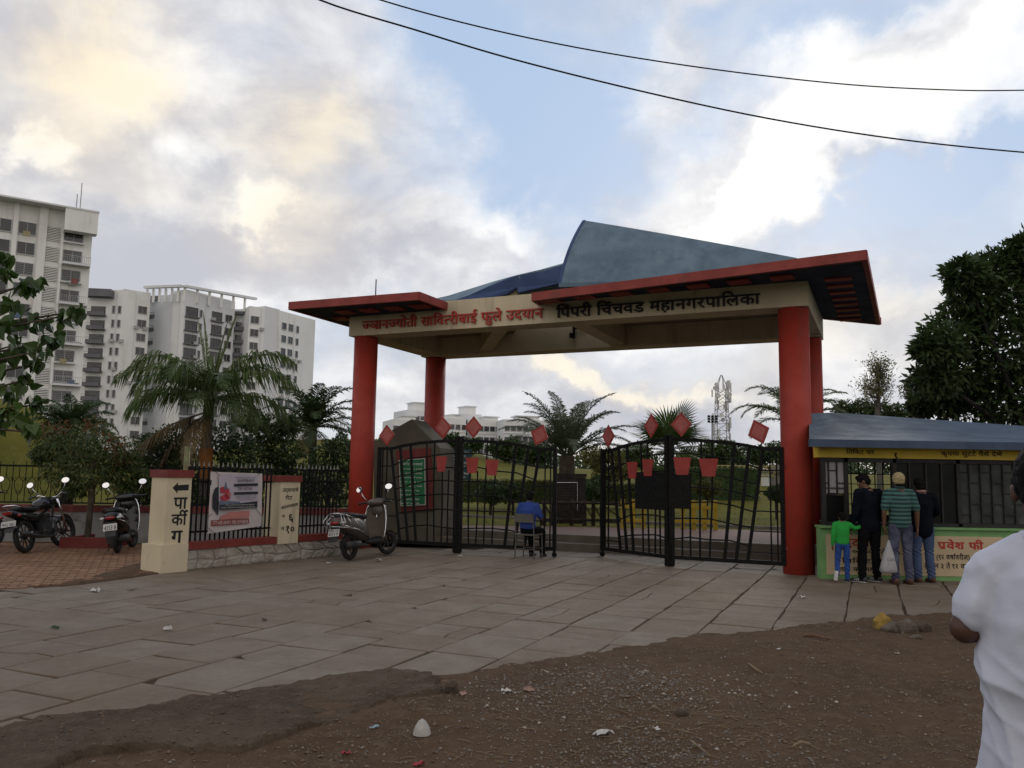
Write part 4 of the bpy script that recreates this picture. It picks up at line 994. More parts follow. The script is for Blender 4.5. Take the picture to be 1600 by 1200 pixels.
# middle lights: dark glass with a counter opening
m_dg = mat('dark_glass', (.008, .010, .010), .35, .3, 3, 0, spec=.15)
for a, b in ((1398, 1420), (1422, 1446), (1448, 1470), (1472, 1494)):
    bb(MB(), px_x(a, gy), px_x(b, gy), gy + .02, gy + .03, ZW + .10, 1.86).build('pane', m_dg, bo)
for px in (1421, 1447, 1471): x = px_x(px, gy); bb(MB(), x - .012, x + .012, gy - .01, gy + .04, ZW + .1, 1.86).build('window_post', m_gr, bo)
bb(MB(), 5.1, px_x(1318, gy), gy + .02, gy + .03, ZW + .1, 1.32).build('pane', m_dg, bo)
# grille in the rear opening that the park shows through
for i in range(9):
    x = 6.5 + i * .16; bb(MB(), x - .008, x + .008, BY1 - .1, BY1 - .08, .9, 1.95).build('grille_bar', m_gr, bo)
for z in (1.1, 1.3, 1.5, 1.7): bb(MB(), 6.5, 7.75, BY1 - .105, BY1 - .085, z - .008, z + .008).build('grille_bar', m_gr, bo)
# painted words
def btx(line, x0, x1, z, h, mt, y=BY0 - .033, off=.025, latin=False): place_text(line, (x0, y, z), (1, 0, 0), Z, x1 - x0, mt, bo, height=h, off=off, name='painted_text', latin=latin, lift=.003)
def bpx(px, y=BY0): return px_x(px, y)
btx('ि|त|ि|क|ट घ|र', bpx(1322), bpx(1366), 1.99, .062, m_blackpaint); btx('कृ|प|या सु|ट|टे पै|से दे|णे', bpx(1470), bpx(1566), 1.99, .062, m_blackpaint)
sy = BY0 - .013
btx('सु|ट|टी', bpx(1312), bpx(1355), .53, .10, m_redpaint, sy, .05); btx('प/|वे|श फी', bpx(1460), bpx(1531), .50, .105, m_redpaint, sy, .05)
btx('०९|.|०० ते ०५|.|००', bpx(1328), bpx(1424), .405, .062, m_blackpaint, sy); btx('ि|त|ि|क|ट घ|र', bpx(1311), bpx(1383), .255, .065, m_blackpaint, sy)
btx('ल|हा|न', bpx(1308), bpx(1322), .125, .062, m_blackpaint, sy); btx('क|र|ण|या|त ये|ई|ल', bpx(1328), bpx(1400), .125, .062, m_blackpaint, sy)
btx('प/|ौ|ढ (|१|२ व|र्षा^|व|री|ल|) |१|० रु|.'.replace('प/|ौ|ढ', 'मो|ठे').replace('र्षा^', 'षा^'), bpx(1440), bpx(1533), .335, .07, m_blackpaint, sy)
btx('ल|हा|न |३ ते |१|२ व|षा^ खा|ली'.replace(' |', ' '), bpx(1438), bpx(1535), .195, .07, m_blackpaint, sy)
btx('स|का|ळी', bpx(1578), bpx(1640), .52, .09, m_redpaint, sy, .05); btx('६ ते ९', bpx(1580), bpx(1640), .36, .07, m_blackpaint, sy)
# little nail and wire under the yellow board
MB().tube([(bpx(1399), BY0 - .06, 2.02), (bpx(1399), BY0 - .04, 1.97), (bpx(1401), BY0 - .05, 1.93)], .012, 5).build('bracket', m_black, bo)

# ================================================================== INSIDE THE PARK
def hz(x, y):                      # lawn rises away from the gate, a grassy mound to the left
    g = .30 + 1.75 * smooth01((y - 24) / 30.) + 1.9 * smooth01((y - 30) / 30.) * smooth01((2 - x) / 8.) * smooth01((x + 22) / 8.)
    g = g + 3.7 * np.exp(-(((x + 20.5) / 4.6) ** 2 + ((y - 30) / 5.0) ** 2) ** 1.6)
    return g + vnoise(x, y, 31, 3, .12) * .35 * smooth01((y - 26) / 10.)
m_lawn = groundmat('lawn_grass', (.135, .125, .026), (.095, .098, .022), (.17, .14, .045), .35, 3, 1, .5, 60)
m_lawn.node_tree.nodes['Principled BSDF'].inputs['Specular IOR Level'].default_value = .05
grid(-60, 60, 20.9, 90, .8, hz, 'lawn', m_lawn, kind='structure')
grid(-60, -3.0, 18.2, 21.2, .5, lambda X, Y: .1 + X * 0, 'side_lawn', m_lawn, kind='structure')
ip0, ip1 = G(560, 847), G(1340, 861)
# two steps and the red paved court
def brickmat(name, c1, c2, mo, s=4):
    mt = bpy.data.materials.new(name); mt.use_nodes = True; t = NT(mt.node_tree); b = t.n['Principled BSDF']
    v = t.node('ShaderNodeTexCoord').outputs['Object']; br = t.node('ShaderNodeTexBrick'); mp = t.node('ShaderNodeMapping'); t.l.new(v, mp.inputs[0]); mp.inputs['Rotation'].default_value = (0, 0, .5); t.l.new(mp.outputs[0], br.inputs['Vector'])
    br.inputs['Color1'].default_value = (*c1, 1); br.inputs['Color2'].default_value = (*c2, 1); br.inputs['Mortar'].default_value = (*mo, 1); br.inputs['Scale'].default_value = s; br.inputs['Mortar Size'].default_value = .03
    n = t.noise(v, .8, 5, .6); t.l.new(t.mix(t.ramp(n, .4, .7, 0, .5), br.outputs[0], (*mo, 1)), b.inputs['Base Color']); b.inputs['Roughness'].default_value = .9; return mt
m_court = brickmat('red_block_paving', (.20, .10, .075), (.15, .08, .06), (.12, .085, .07))
m_step = mat('worn_step_stone', (.15, .125, .10), .9, .2, 2, .2, 30, dirt=((.09, .06, .045), 2, .6))
SDv = Vector((-U.x, -U.y, 0))
s0 = G(900, 861); s0.z = 0
def stepbox(name, back, z0, z1, depth, mt, L0=-7.2, L1=14.0):
    o = s0 + V * back + SDv * L0; return MB().obox(o + Z * z0, SDv * (L1 - L0), V * depth, Z * (z1 - z0)).build(name, mt, kind='structure')
XF['step'] = None
stepbox('step', 0, -.05, .15, .42, m_step); stepbox('step', .42, -.05, .30, .35, m_step); stepbox('paved_court', .77, -.05, .296, 4.6, m_court, -9, 16)
ck = stepbox('court_kerb', 5.37, -.05, .38, .15, m_concrete, -9, 16)

# concrete peak monument with red panel and green notice
mo = thing('monument', 'grey concrete monument with a pointed peak and red panel behind the left gate leaf', 'monument', tuple(G(640, 852)))
my = 19.0
def M_(px, py, y=my): return D(px, py, y)
f0 = [M_(584, 862), M_(584, 692), M_(606, 676), M_(643, 655), M_(660, 672), M_(688, 700), M_(692, 862)]
for p in f0: p.z = max(p.z, -.02)
MB().slab(f0, (.25, .75, 0)).build('peaked_slab', mat('olive_grey_render', (.125, .112, .085), .95, .2, 1.5, .3, 30, dirt=((.07, .06, .045), 1.6, .56)), mo)
rp4 = [M_(619, 704, my - .06), M_(673, 699, my - .06), M_(679, 797, my - .06), M_(627, 800, my - .06)]
MB().slab(rp4, (0, .055, 0)).build('red_panel', m_dred, mo)
m_gsign = mat('green_board', (.012, .17, .055), .5, .12, 3, .03); m_swhite = mat('sign_white', (.62, .64, .62), .6, .05, 5, 0)
nb = thing('notice_board', 'green notice board with rows of small white writing hanging on the red panel', 'sign', tuple(M_(644, 750, my - .12)))
g4 = [M_(624, 720, my - .12), M_(663, 717, my - .12), M_(664, 788, my - .12), M_(627, 790, my - .12)]
MB().slab([g4[0] + Vector((-.015, 0, .015)), g4[1] + Vector((.015, 0, .015)), g4[2] + Vector((.015, 0, -.015)), g4[3] + Vector((-.015, 0, -.015))], (0, .04, 0)).build('board_frame', m_swhite, nb)
MB().slab([p + Vector((0, -.004, 0)) for p in g4], (0, .0035, 0)).build('board', m_gsign, nb)
gl_lines = [('सा|व|र्ज|नि|क'.replace('र्ज', 'ज') + ' उ|द्या|न नि|य|मा|व|ली'.replace('द्या', 'दया').replace('नि', 'न'), .05)] + [(x, .026) for x in ('उ|दया|न स|का|ळी ६ ते रा|त|री', 'स|व सु|र|क|षा र|क|ष|क', 'प|ल|ा|स|टी|क पि|श|व्या'.replace('व्', 'व'), 'कु|त|रे आ|णु न|ये', 'फु|ले तो|डु न|ये', 'म|ह|ा|न|ग|र|पा|लि|का', 'वा|ह|न उ|भे क|रु न|ये त|सेच', 'द|ंड आ|का|र|ण|यात ये|ईल', 'अ|धि|का|री')]
for i, (ln, h) in enumerate(gl_lines):
    z_t = g4[0].z - .10 - i * .098; dx = (i * .03) * .45
    place_text(ln, (g4[0].x + .03 + dx * .1, my - .1245, z_t), (1, 0, 0), Z, .50 if i < 6 else .44, m_swhite, nb, height=h, name='painted_text', off=.03, lift=.002)
# small blue sign further inside
sg = thing('park_sign', 'small dark teal sign with white lettering standing in the park behind the gate posts', 'sign', tuple(G(716, 812, .3)))
m_teal = mat('teal_sign', (.02, .07, .085), .5, .1, 3, 0); c = D(716, 726, 22.5)
bb(MB(), c.x - .36, c.x + .36, 22.48, 22.52, c.z - .42, c.z + .42).build('board', m_teal, sg)
for i in range(8): place_text('ि|न|स|र्ग उ|दया|न प|री|स|र'.replace('र्ग', 'ग'), (c.x - .32, 22.478, c.z + .30 - i * .095), (1, 0, 0), Z, .62 - .1 * (i % 3), m_swhite, sg, height=.045, name='painted_text', off=.02)
for dx in (-.3, .3): MB().tube([(c.x + dx, 22.55, .28), (c.x + dx, 22.55, c.z - .3)], .025, 8).build('post', m_black, sg)

# dark basalt notice stone
ks = thing('notice_stone', 'dark upright inscribed stone with thin light outline between the open gate leaves', 'monument', tuple(G(890, 835, .3)))
y_ = 22.3; a, b = D(867, 745, y_), D(915, 745, y_); zt_ = a.z; m_bas = mat('black_basalt', (.022, .018, .017), .7, .3, 6, .4, 20, dirt=((.05, .035, .03), 5, .58))
bb(MB(), a.x, b.x, y_, y_ + .35, .25, zt_).build('stone_slab', m_bas, ks); bb(MB(), a.x - .03, b.x + .03, y_ - .02, y_ + .37, zt_ + .003, zt_ + .09).build('top_course', m_bas, ks)
for p, q in (((870, 754), (902, 754)), ((902, 754), (902, 800))): P_, Q_ = D(*p, y_ - .012), D(*q, y_ - .012); MB().tube([P_, Q_], .008, 5).build('light_line', m_metal, ks)
for i in range(11): 
    z = zt_ - .14 - i * .075; place_text('श्री क्ष|े|त्र'.replace('श्री', 'शरी').replace('क्ष|े', 'के').replace('त्र', 'तर') + ' उ|दया|न स|मि|ती पु|णे', (a.x + .10, y_ - .004, z), (1, 0, 0), Z, .44, mat('faint_letter', (.09, .06, .05), .9, .1, 5, 0), ks, height=.035, name='carved_text')
# log fence round it
m_log = mat('dark_wood_log', (.045, .032, .022), .9, .3, 8, .5, 30)
lf = thing('log_fence', 'low dark log fence with crossed rails in front of the notice stone', 'fence', tuple(G(905, 830, .3)))
yl = 21.4; xl = [D(px, 830, yl).x for px in (850, 864, 893, 913, 927, 940, 975)]
for x in xl: MB().lathe([(.055, .25), (.05, .95), (.02, .97)], (x, yl, 0), 10).build('post', m_log, lf)
for z in (.45, .88): MB().tube([(xl[0] - .1, yl - .06, z), (xl[-1] + .1, yl - .06, z + .01)], .035, 8).build('rail', m_log, lf)
for i in range(len(xl) - 1): MB().tube([(xl[i], yl - .09, .85), (xl[i + 1], yl - .09, .45)], .022, 6).build('brace', m_log, lf)
# yellow low railing
m_yr = mat('yellow_rail_paint', (.48, .34, .03), .6, .15, 4, .1, dirt=((.25, .12, .03), 3, .58))
for nm, (pa_, pb_) in (('left', ((973, 826), (1005, 829))), ('right', ((1050, 831), (1118, 833)))):
    yr = thing('yellow_railing', ('short' if nm == 'left' else 'longer') + ' yellow painted concrete garden railing ' + ('behind the free end of the right gate leaf' if nm == 'left' else 'beside the dark lock plate of the right gate leaf'), 'railing', tuple(G(*pa_, .3)), group='yellow garden railings')
    ya = 20.6; x0, x1 = D(*pa_, ya).x, D(*pb_, ya).x; n = max(2, round((x1 - x0) / .3))
    for i in range(n + 1): bb(MB(), x0 + (x1 - x0) * i / n - .045, x0 + (x1 - x0) * i / n + .045, ya - .05, ya + .05, .25, 1.02).build('post', m_yr, yr)
    for z in (.50, .84): bb(MB(), x0 - .03, x1 + .03, ya - .082, ya - .052, z - .04, z + .04).build('rail', m_yr, yr)
# pale low building and zig-zag fence at right back, hedges come with the plants
sh = thing('garden_shed', 'low plain grey-white wall block seen through the right end of the gate', 'building', tuple(G(1200, 800, .3)))
a, b = D(1172, 745, 40), D(1262, 745, 40)
bb(MB(), a.x, b.x, 40, 43, .2, D(1200, 738, 40).z).build('wall', m_white, sh); bb(MB(), a.x - .2, b.x + .2, 39.8, 43.2, D(1200, 738, 40).z + .003, D(1200, 734, 40).z).build('roof', m_concrete, sh)
bb(MB(), (a.x + b.x) / 2 - .4, (a.x + b.x) / 2 + .4, 39.97, 39.995, .9, 2.3).build('door', m_concrete, sh)
zf = thing('zigzag_fence', 'thin yellow zigzag topped lattice railing on top of the far hedge', 'fence', tuple(D(1150, 745, 36)))
xa, xb = D(1112, 740, 36).x, D(1215, 740, 36).x; zb_ = D(1150, 744, 36).z; zt2 = D(1150, 728, 36).z; n = 12; m_y2 = mat('dull_yellow_metal', (.30, .25, .10), .6, .1, 5, 0)
for i in range(n): 
    u0, u1 = xa + (xb - xa) * i / n, xa + (xb - xa) * (i + 1) / n
    MB().tube([(u0, 36, zb_), (u1, 36, zt2)], .02, 4).tube([(u0, 36.03, zt2), (u1, 36.03, zb_)], .02, 4).build('lattice', m_y2, zf)
for z in (zb_, zt2): MB().tube([(xa, 36.05, z), (xb, 36.05, z)], .025, 4).build('rail', m_y2, zf)
for i in range(0, n + 1, 3): u0 = xa + (xb - xa) * i / n; MB().tube([(u0, 36.08, .6), (u0, 36.08, zt2)], .03, 5).build('post', m_y2, zf)
# blue plastic drum like bin at far left inside? (kept out) ; telecom tower and floodlight mast
tw = thing('telecom_tower', 'grey lattice telecom tower hung with antennas far behind the right gate leaf', 'tower', tuple(D(1129, 745, 150)))
m_tw = mat('galvanised', (.30, .31, .33), .6, .1, 3, 0); tb = D(1129, 745, 150); hT = D(1129, 586, 150).z
for sx, sy_ in ((-1, -1), (1, -1), (1, 1), (-1, 1)): MB().tube([(tb.x + sx * 1.35, 150 + sy_ * 1.35, 0), (tb.x + sx * .9, 150 + sy_ * .9, hT - 2.5), (tb.x + sx * .1, 150 + sy_ * .1, hT)], .07, 5).build('leg', m_tw, tw)
br_ = MB(); z = 0; k = 0
while z < hT - 2.5:
    w0 = 1.35 - .45 * z / (hT - 2.5); w1 = 1.35 - .45 * (z + 1.3) / (hT - 2.5)
    for a, b in (((-1, -1), (1, -1)), ((1, -1), (1, 1)), ((1, 1), (-1, 1)), ((-1, 1), (-1, -1))):
        br_.tube([(tb.x + a[0] * w0, 150 + a[1] * w0, z), (tb.x + b[0] * w1, 150 + b[1] * w1, z + 1.3)], .035, 4, cap=False); br_.tube([(tb.x + b[0] * w0, 150 + b[1] * w0, z), (tb.x + a[0] * w1, 150 + a[1] * w1, z + 1.3)], .035, 4, cap=False); br_.tube([(tb.x + a[0] * w0, 150 + a[1] * w0, z), (tb.x + b[0] * w0, 150 + b[1] * w0, z)], .035, 4, cap=False)
    z += 1.3
br_.build('lattice', m_tw, tw)
tr_ = random.Random(6)
for i in range(46):
    z = hT - 1.5 - tr_.random() ** 1.3 * 11; a = tr_.random() * 6.28; rr = 1.25 + tr_.random() * .45; p = Vector((tb.x + math.cos(a) * rr, 150 + math.sin(a) * rr, z))
    if tr_.random() < .75: MB().box(p, (.26, .22, tr_.uniform(1.0, 1.9)), a).build('panel_antenna', m_white, tw)
    else: MB().lathe([(.02, 0), (.36, .05), (.40, .16)], p, 12, axis='y').build('dish', m_white, tw)
fm = thing('floodlight_mast', 'tall pole with a cluster of floodlights left of the telecom tower', 'mast', tuple(D(1114, 745, 110)))
fp = D(1114, 745, 110); hM = D(1114, 652, 110).z; MB().tube([(fp.x, 110, 0), (fp.x, 110, hM)], [.22, .12], 8).build('pole', m_tw, fm)
for i in range(3): MB().box((fp.x, 110, hM - .35 * i), (1.2, .1, .08)).build('crossbar', m_tw, fm)
for i in range(3):
    for dx in (-.5, 0, .5): MB().box((fp.x + dx, 109.85, hM - .35 * i + .12), (.34, .2, .26)).build('floodlight', m_black, fm)
# overhead cables
def cable(px_list, ys, lab):
    P = [D(px, py, y) for (px, py), y in zip(px_list, ys)]; Q = []
    for i in range(len(P) - 1):
        for k in range(6):
            t = k / 6; p0, p1, p2, p3 = P[max(i - 1, 0)], P[i], P[i + 1], P[min(i + 2, len(P) - 1)]
            Q.append(.5 * ((2 * p1) + (p2 - p0) * t + (2 * p0 - 5 * p1 + 4 * p2 - p3) * t * t + (3 * p1 - p0 - 3 * p2 + p3) * t ** 3))
    Q.append(P[-1]); tagm(MB().tube(Q, .011, 6).build('overhead_cable', m_black), lab, 'cable', 'overhead cables')
cable([(380, -62), (500, 0), (650, 47), (800, 92), (1000, 142), (1200, 185), (1400, 217), (1600, 238), (1760, 247)], [9, 9.4, 9.8, 10.2, 10.6, 11, 11.4, 11.8, 12], 'lower thicker black cable sagging across the top right of the sky')
cable([(430, -58), (595, 0), (750, 42), (900, 74), (1050, 99), (1200, 119), (1350, 134), (1500, 141), (1600, 141), (1750, 139)], [11, 11.4, 11.8, 12.2, 12.6, 13, 13.4, 13.8, 14, 14.2], 'upper thinner black cable crossing the sky above the other one')
# ================================================================== APARTMENT BUILDINGS
m_apt = mat('apartment_white', (.80, .80, .78), .85, .05, .08, .03, 8, dirt=((.66, .65, .62), .12, .55), streak=((.58, .57, .54), .9, .6)); m_apt2 = mat('apartment_grey_white', (.70, .71, .72), .85, .05, .08, .03, 8)
m_balc = mat('balcony_grey', (.15, .15, .16), .8, .1, .5, 0); m_wfr = mat('window_frame_grey', (.42, .43, .43), .6, .05, 1, 0); m_wgl = mat('window_glass', (.035, .04, .042), .15, .5, .35, 0, spec=.7, obj_var=.35); m_louv = mat('louvre_shade', (.06, .06, .065), .8, .1, 1, 0)
YR = [400]
class Face:
    def __init__(s, par, pa, da, pb, db, ytop, thick=8.0, mt=None, z0=-.1, name='wall', build=True):
        s.par = par; s.A = D(pa, YR[0], da); s.B = D(pb, YR[0], db); s.A.z = s.B.z = 0; s.zt = D(pa, ytop, da).z if ytop > 0 else -ytop
        s.d = (s.B - s.A).normalized(); s.L = (s.B - s.A).length; s.n = Vector((s.d.y, -s.d.x, 0)); s.n = s.n if s.n.dot(-s.A) > 0 else -s.n
        if build: MB().obox(s.A + Z * z0, s.B - s.A, -s.n * thick, Z * (s.zt - z0)).build(name, mt or m_apt, par)
    def s(self, px, y=None):
        y = y or YR[0]
        q = ray(px, y); t = (self.A - Vector((0, 0, EYE))).dot(self.n) / q.dot(self.n); return (q * t - (self.A - Vector((0, 0, 0)))).dot(self.d)
    def box(self, mb, s0, s1, z0, z1, n0, n1): return mb.obox(self.A + self.d * s0 + Z * z0 + self.n * n0, self.d * (s1 - s0), self.n * (n1 - n0), Z * (z1 - z0))
    def window(self, s0, s1, z0, z1, mull=1, grille=False, mt=None):
        f = .09; fr = MB()
        for a, b, c, d in ((s0 - f, s1 + f, z1, z1 + f), (s0 - f, s1 + f, z0 - f * 1.6, z0), (s0 - f, s0, z0, z1), (s1, s1 + f, z0, z1)): self.box(fr, a, b, c, d, .002, .14)
        for k in range(mull): a = s0 + (s1 - s0) * (k + 1) / (mull + 1); self.box(fr, a - .03, a + .03, z0, z1, .002, .10)
        if grille:
            for k in range(6): z = z0 + (z1 - z0) * (k + .5) / 6; self.box(fr, s0, s1, z - .015, z + .015, .07, .09)
        w_ = fr.build('window', mt or m_wfr, self.par)
        pn = MB(); self.box(pn, s0 + .002, s1 - .002, z0 + .002, z1 - .002, .003, .05); pn.build('pane', m_wgl, w_)
    def louvre(self, s0, s1, z0, z1, n=10):
        b = MB(); self.box(b, s0, s1, z0, z1, .002, .03); p = b.build('louvre', m_louv, self.par); q = MB()
        for k in range(n): z = z0 + (z1 - z0) * (k + .2) / n; self.box(q, s0, s1, z, z + (z1 - z0) / n * .52, .033, .16)
        q.build('slats', m_apt, p)
    def balcony(self, s0, s1, z, dep=1.4, h=1.0, mt=None, rail=False, open_h=1.9):
        b = MB(); self.box(b, s0, s1, z - .18, z + .12, .002, dep); p = b.build('balcony', mt or m_balc, self.par)
        q = MB()
        if rail:
            for k in range(14): a = s0 + (s1 - s0) * k / 13; self.box(q, a - .02, a + .02, z + .12, z + h, dep - .05, dep - .01)
            self.box(q, s0, s1, z + h, z + h + .05, dep - .06, dep)
        else: self.box(q, s0 + .05, s1 - .05, z + .12, z + h * .62, dep - .12, dep - .02); self.box(q, s0, s1, z + h, z + h + .06, dep - .1, dep)
        q.build('railing', mt or m_balc, p) if not rail else q.build('railing', m_wfr, p)
        c = MB(); self.box(c, s0 + .25, s1 - .25, z + .12, z + .12 + open_h, .002, .03); c.build('balcony_door', m_wgl, p)
# --- left tower
bt = thing('apartment_tower', 'tall white apartment tower with louvred column at the left edge of the photo', 'building', tuple(D(70, 745, 118)))
FT = Face(bt, -60, 112.5, 142, 121.5, 0 - 39.9, 14)
FT2 = Face(bt, 24, 115.4, 24.01, 115.4, 0 - 1, 1, build=False) if False else None
def fbox(F, name, mt, *a): b = MB(); F.box(b, *a); return b.build(name, mt, F.par)
sx = FT.s
for a, b in ((16, 24), (57, 70), (93, 97)): fbox(FT, 'pilaster', m_apt, sx(a), sx(b), -.1, 39.9, .003, .45)
fbox(FT, 'parapet', m_apt, sx(95), sx(142) + .4, 36.6, 39.9, .46, 2.2); fbox(FT, 'parapet_coping', m_apt2, sx(-60), sx(142) + .5, 39.903, 40.15, -.3, 2.3)
for k in range(12):
    z = 36.3 - 3.02 * k
    FT.window(sx(22) + .3, sx(55) - .2, z - .75, z + .95, 1, k in (2,), None); FT.window(sx(-22), sx(13), z - .75, z + .95, 1)
    FT.louvre(sx(71), sx(91), z - 1.25, z + .95, 9)
    FT.window(sx(99), sx(127), z - .9, z + .75, 1, True)
    if k % 2 == 1 or k > 8: FT.balcony(sx(97), sx(141), z - 1.35, 1.3, 1.15, m_apt2, True, .3)
    else: fbox(FT, 'ledge', m_apt2, sx(97), sx(130), z - 1.2, z - 1.0, .003, .7)
for px, h in ((118, 4.2), (124, 6.0)): MB().tube([D(px, 340, 124).xy.to_3d() + Z * 40, D(px, 340, 124).xy.to_3d() + Z * (40 + h)], .07, 5).build('antenna', m_tw, bt)
# --- long complex
YR[0] = 500
bc = thing('apartment_complex', 'long stepped white apartment complex with dark balconies behind the tall palm', 'building', tuple(D(310, 745, 178)))
def rows_of(F, specs, n, ztop, fl=3.0):
    for k in range(n):
        z = ztop - fl * k
        for kind, a, b in specs:
            s0, s1 = F.s(a), F.s(b)
            if s0 > s1: s0, s1 = s1, s0
            if kind == 'w': F.window(s0, s1, z - .8, z + .75, 1)
            elif kind == 'n': F.window(s0, s1, z - .8, z + .7, 0)
            elif kind == 'b': F.balcony(s0, s1, z - 1.5, 1.6, 1.05)
            elif kind == 'v': F.window(s0, s1, z - 1.0, z + .9, 2, True, m_balc); fbox(F, 'ledge', m_balc, s0 - .3, s1 + .3, z - 1.35, z - 1.12, .003, .8)
F1 = Face(bc, 132, 171, 190, 172, 451, 10); rows_of(F1, [('b', 139, 166), ('n', 175, 178.5), ('n', 184, 188)], 10, F1.zt - 4.2); fbox(F1, 'canopy', m_balc, F1.s(136), F1.s(176), F1.zt - 1.9, F1.zt - .3, .003, 2.2)
F2 = Face(bc, 190, 172, 233, 176, 451, 12); rows_of(F2, [('w', 215, 228)], 10, F2.zt - 4.0)
F3 = Face(bc, 233, 183, 269, 182, 462, 10); rows_of(F3, [('b', 235, 266)], 10, F3.zt - 3.8); fbox(F3, 'canopy', m_balc, F3.s(233.5), F3.s(268), F3.zt - 1.6, F3.zt - .6, .003, 2.4)
F4 = Face(bc, 269, 176, 287, 174, 455, 12)
F5 = Face(bc, 287, 174, 366, 184, 455, 14, m_apt2); rows_of(F5, [('v', 290, 308), ('n', 311.5, 315), ('v', 331, 346), ('w', 352, 362)], 9, F5.zt - 4.2)
F6 = Face(bc, 366, 186, 389, 186.5, 483, 10); rows_of(F6, [('b', 367, 387)], 10, F6.zt - 3.5); fbox(F6, 'canopy', m_balc, F6.s(366.5), F6.s(388), F6.zt - 1.4, F6.zt - .8, .003, 1.8)
F7 = Face(bc, 389, 182, 413, 184, 478, 12); rows_of(F7, [('w', 392, 404)], 10, F7.zt - 3.0)
F8 = Face(bc, 413, 184, 437, 188, 478, 14, m_apt2)
F9 = Face(bc, 437, 187.4, 493, 199, 485, 14, m_apt); rows_of(F9, [('n', 441, 447.5), ('w', 451.5, 458), ('n', 463.5, 467)], 10, F9.zt - 3.4)
# white pergola frame over the roof
def beam(par, pts, w_, h_, mt, name='pergola_beam'):
    for a, b in zip(pts[:-1], pts[1:]):
        d = (b - a); s_ = Vector((d.y, -d.x, 0)).normalized() * w_; MB().obox(a, d, s_, Z * h_).build(name, mt, par)
PP = [D(228, 460, 176), D(287, 446, 174), D(398, 478, 186)]
zt_ = PP[1].z; PP = [Vector((p.x, p.y, zt_ - .5)) for p in PP]
beam(bc, PP, 1.0, .5, m_apt2)
for i, (a, b) in enumerate(((PP[0], PP[1]), (PP[1], PP[2]))):
    for k in range(0, 6): p = a.lerp(b, k / 6); MB().obox(p - Z * 3.0, Vector((.45, 0, 0)), Vector((0, .45, 0)), Z * 3.0).build('pergola_post', m_apt, bc)
YR[0] = 670
# --- far pale blocks behind the monument and gate
for i, (x0, x1, yt, d, lab) in enumerate(((612, 662, 655, 215, 'far cream apartment block peeking over the monument left of the rear red column'), (636, 672, 640, 225, 'far cream block with rooftop room partly behind the rear red column'), (700, 728, 653, 220, 'narrow far pale block just right of the rear red column'), (720, 752, 646, 228, 'far pale block with raised rooftop room behind the red diamond'), (745, 790, 656, 222, 'wide far pale block right of the raised rooftop room'), (786, 862, 655, 216, 'far cream block partly hidden by the date palm'))):
    fb = thing('far_apartment_block', lab, 'building', tuple(D((x0 + x1) / 2, 745, d)), group='far pale apartment blocks')
    F = Face(fb, x0, d, x1, d + 3, yt, 12, m_apt2 if i % 2 else m_apt)
    n = max(2, int((x1 - x0) / 9)); 
    for k in range(4):
        z = F.zt - 2.4 - 3 * k
        for j in range(n): a = F.s(x0 + (x1 - x0) * (j + .3) / n); F.window(a, a + 1.3, z - .6, z + .7, 0)
        fbox(F, 'floor_band', m_apt, 0, F.L, z - 1.3, z - 1.1, .003, .25)
    fbox(F, 'roof_room', m_apt, F.L * .3, F.L * .75, F.zt + .003, F.zt + (2.0 if i in (1, 3) else .9), -6, -.5); fbox(F, 'roof_slab', m_apt2, F.L * .25, F.L * .8, F.zt + (2.0 if i in (1, 3) else .9) + .003, F.zt + (2.3 if i in (1, 3) else 1.15), -6.3, -.2)
MB().tube([D(652, 632, 230), D(652, 622, 230) + Z * 0], .08, 4).build('antenna', m_tw, fb) if False else None

# air-conditioner boxes, pipes and drying cloth that break up the repeated facades
ar_ = random.Random(91); m_ac = mat('ac_unit', (.45, .45, .43), .6, .2, 3, 0); m_cl = [mat('drying_cloth_' + n_, c_, .9, .2, 2, 0) for n_, c_ in (('red', (.25, .10, .09)), ('blue', (.12, .17, .27)), ('ochre', (.36, .31, .2)))]
YR[0] = 500
for F, lo, hi, n in ((F1, 172, 189, 5), (F2, 195, 232, 7), (F5, 290, 365, 12), (F7, 391, 410, 5), (F9, 440, 470, 7)):
    for _ in range(n):
        a = F.s(ar_.uniform(lo, hi)); z = F.zt - 5.0 - 3.0 * ar_.randrange(8); b = MB(); F.box(b, a, a + .95, z - .35, z + .3, .15, .6); b.build('air_conditioner', m_ac, F.par)
for F, a in ((F1, 181), (F2, 210), (F5, 320), (F7, 407), (F9, 460), (F4, 280)):
    b = MB(); F.box(b, F.s(a), F.s(a) + .14, 0, F.zt - .5, .003, .16); b.build('drain_pipe', m_apt2, F.par)
YR[0] = 400
for k in range(14):
    a = FT.s(ar_.choice((-18, 24, 100, 112))) + ar_.random(); z = 36.3 - 3.02 * ar_.randrange(12) - 1.1; b = MB()
    if ar_.random() < .5: FT.box(b, a, a + 1.0, z - .4, z + .25, .15, .6); b.build('air_conditioner', m_ac, bt)
    else: FT.box(b, a, a + .9, z - .3, z + .5, 1.2, 1.24); b.build('drying_cloth', ar_.choice(m_cl), bt)
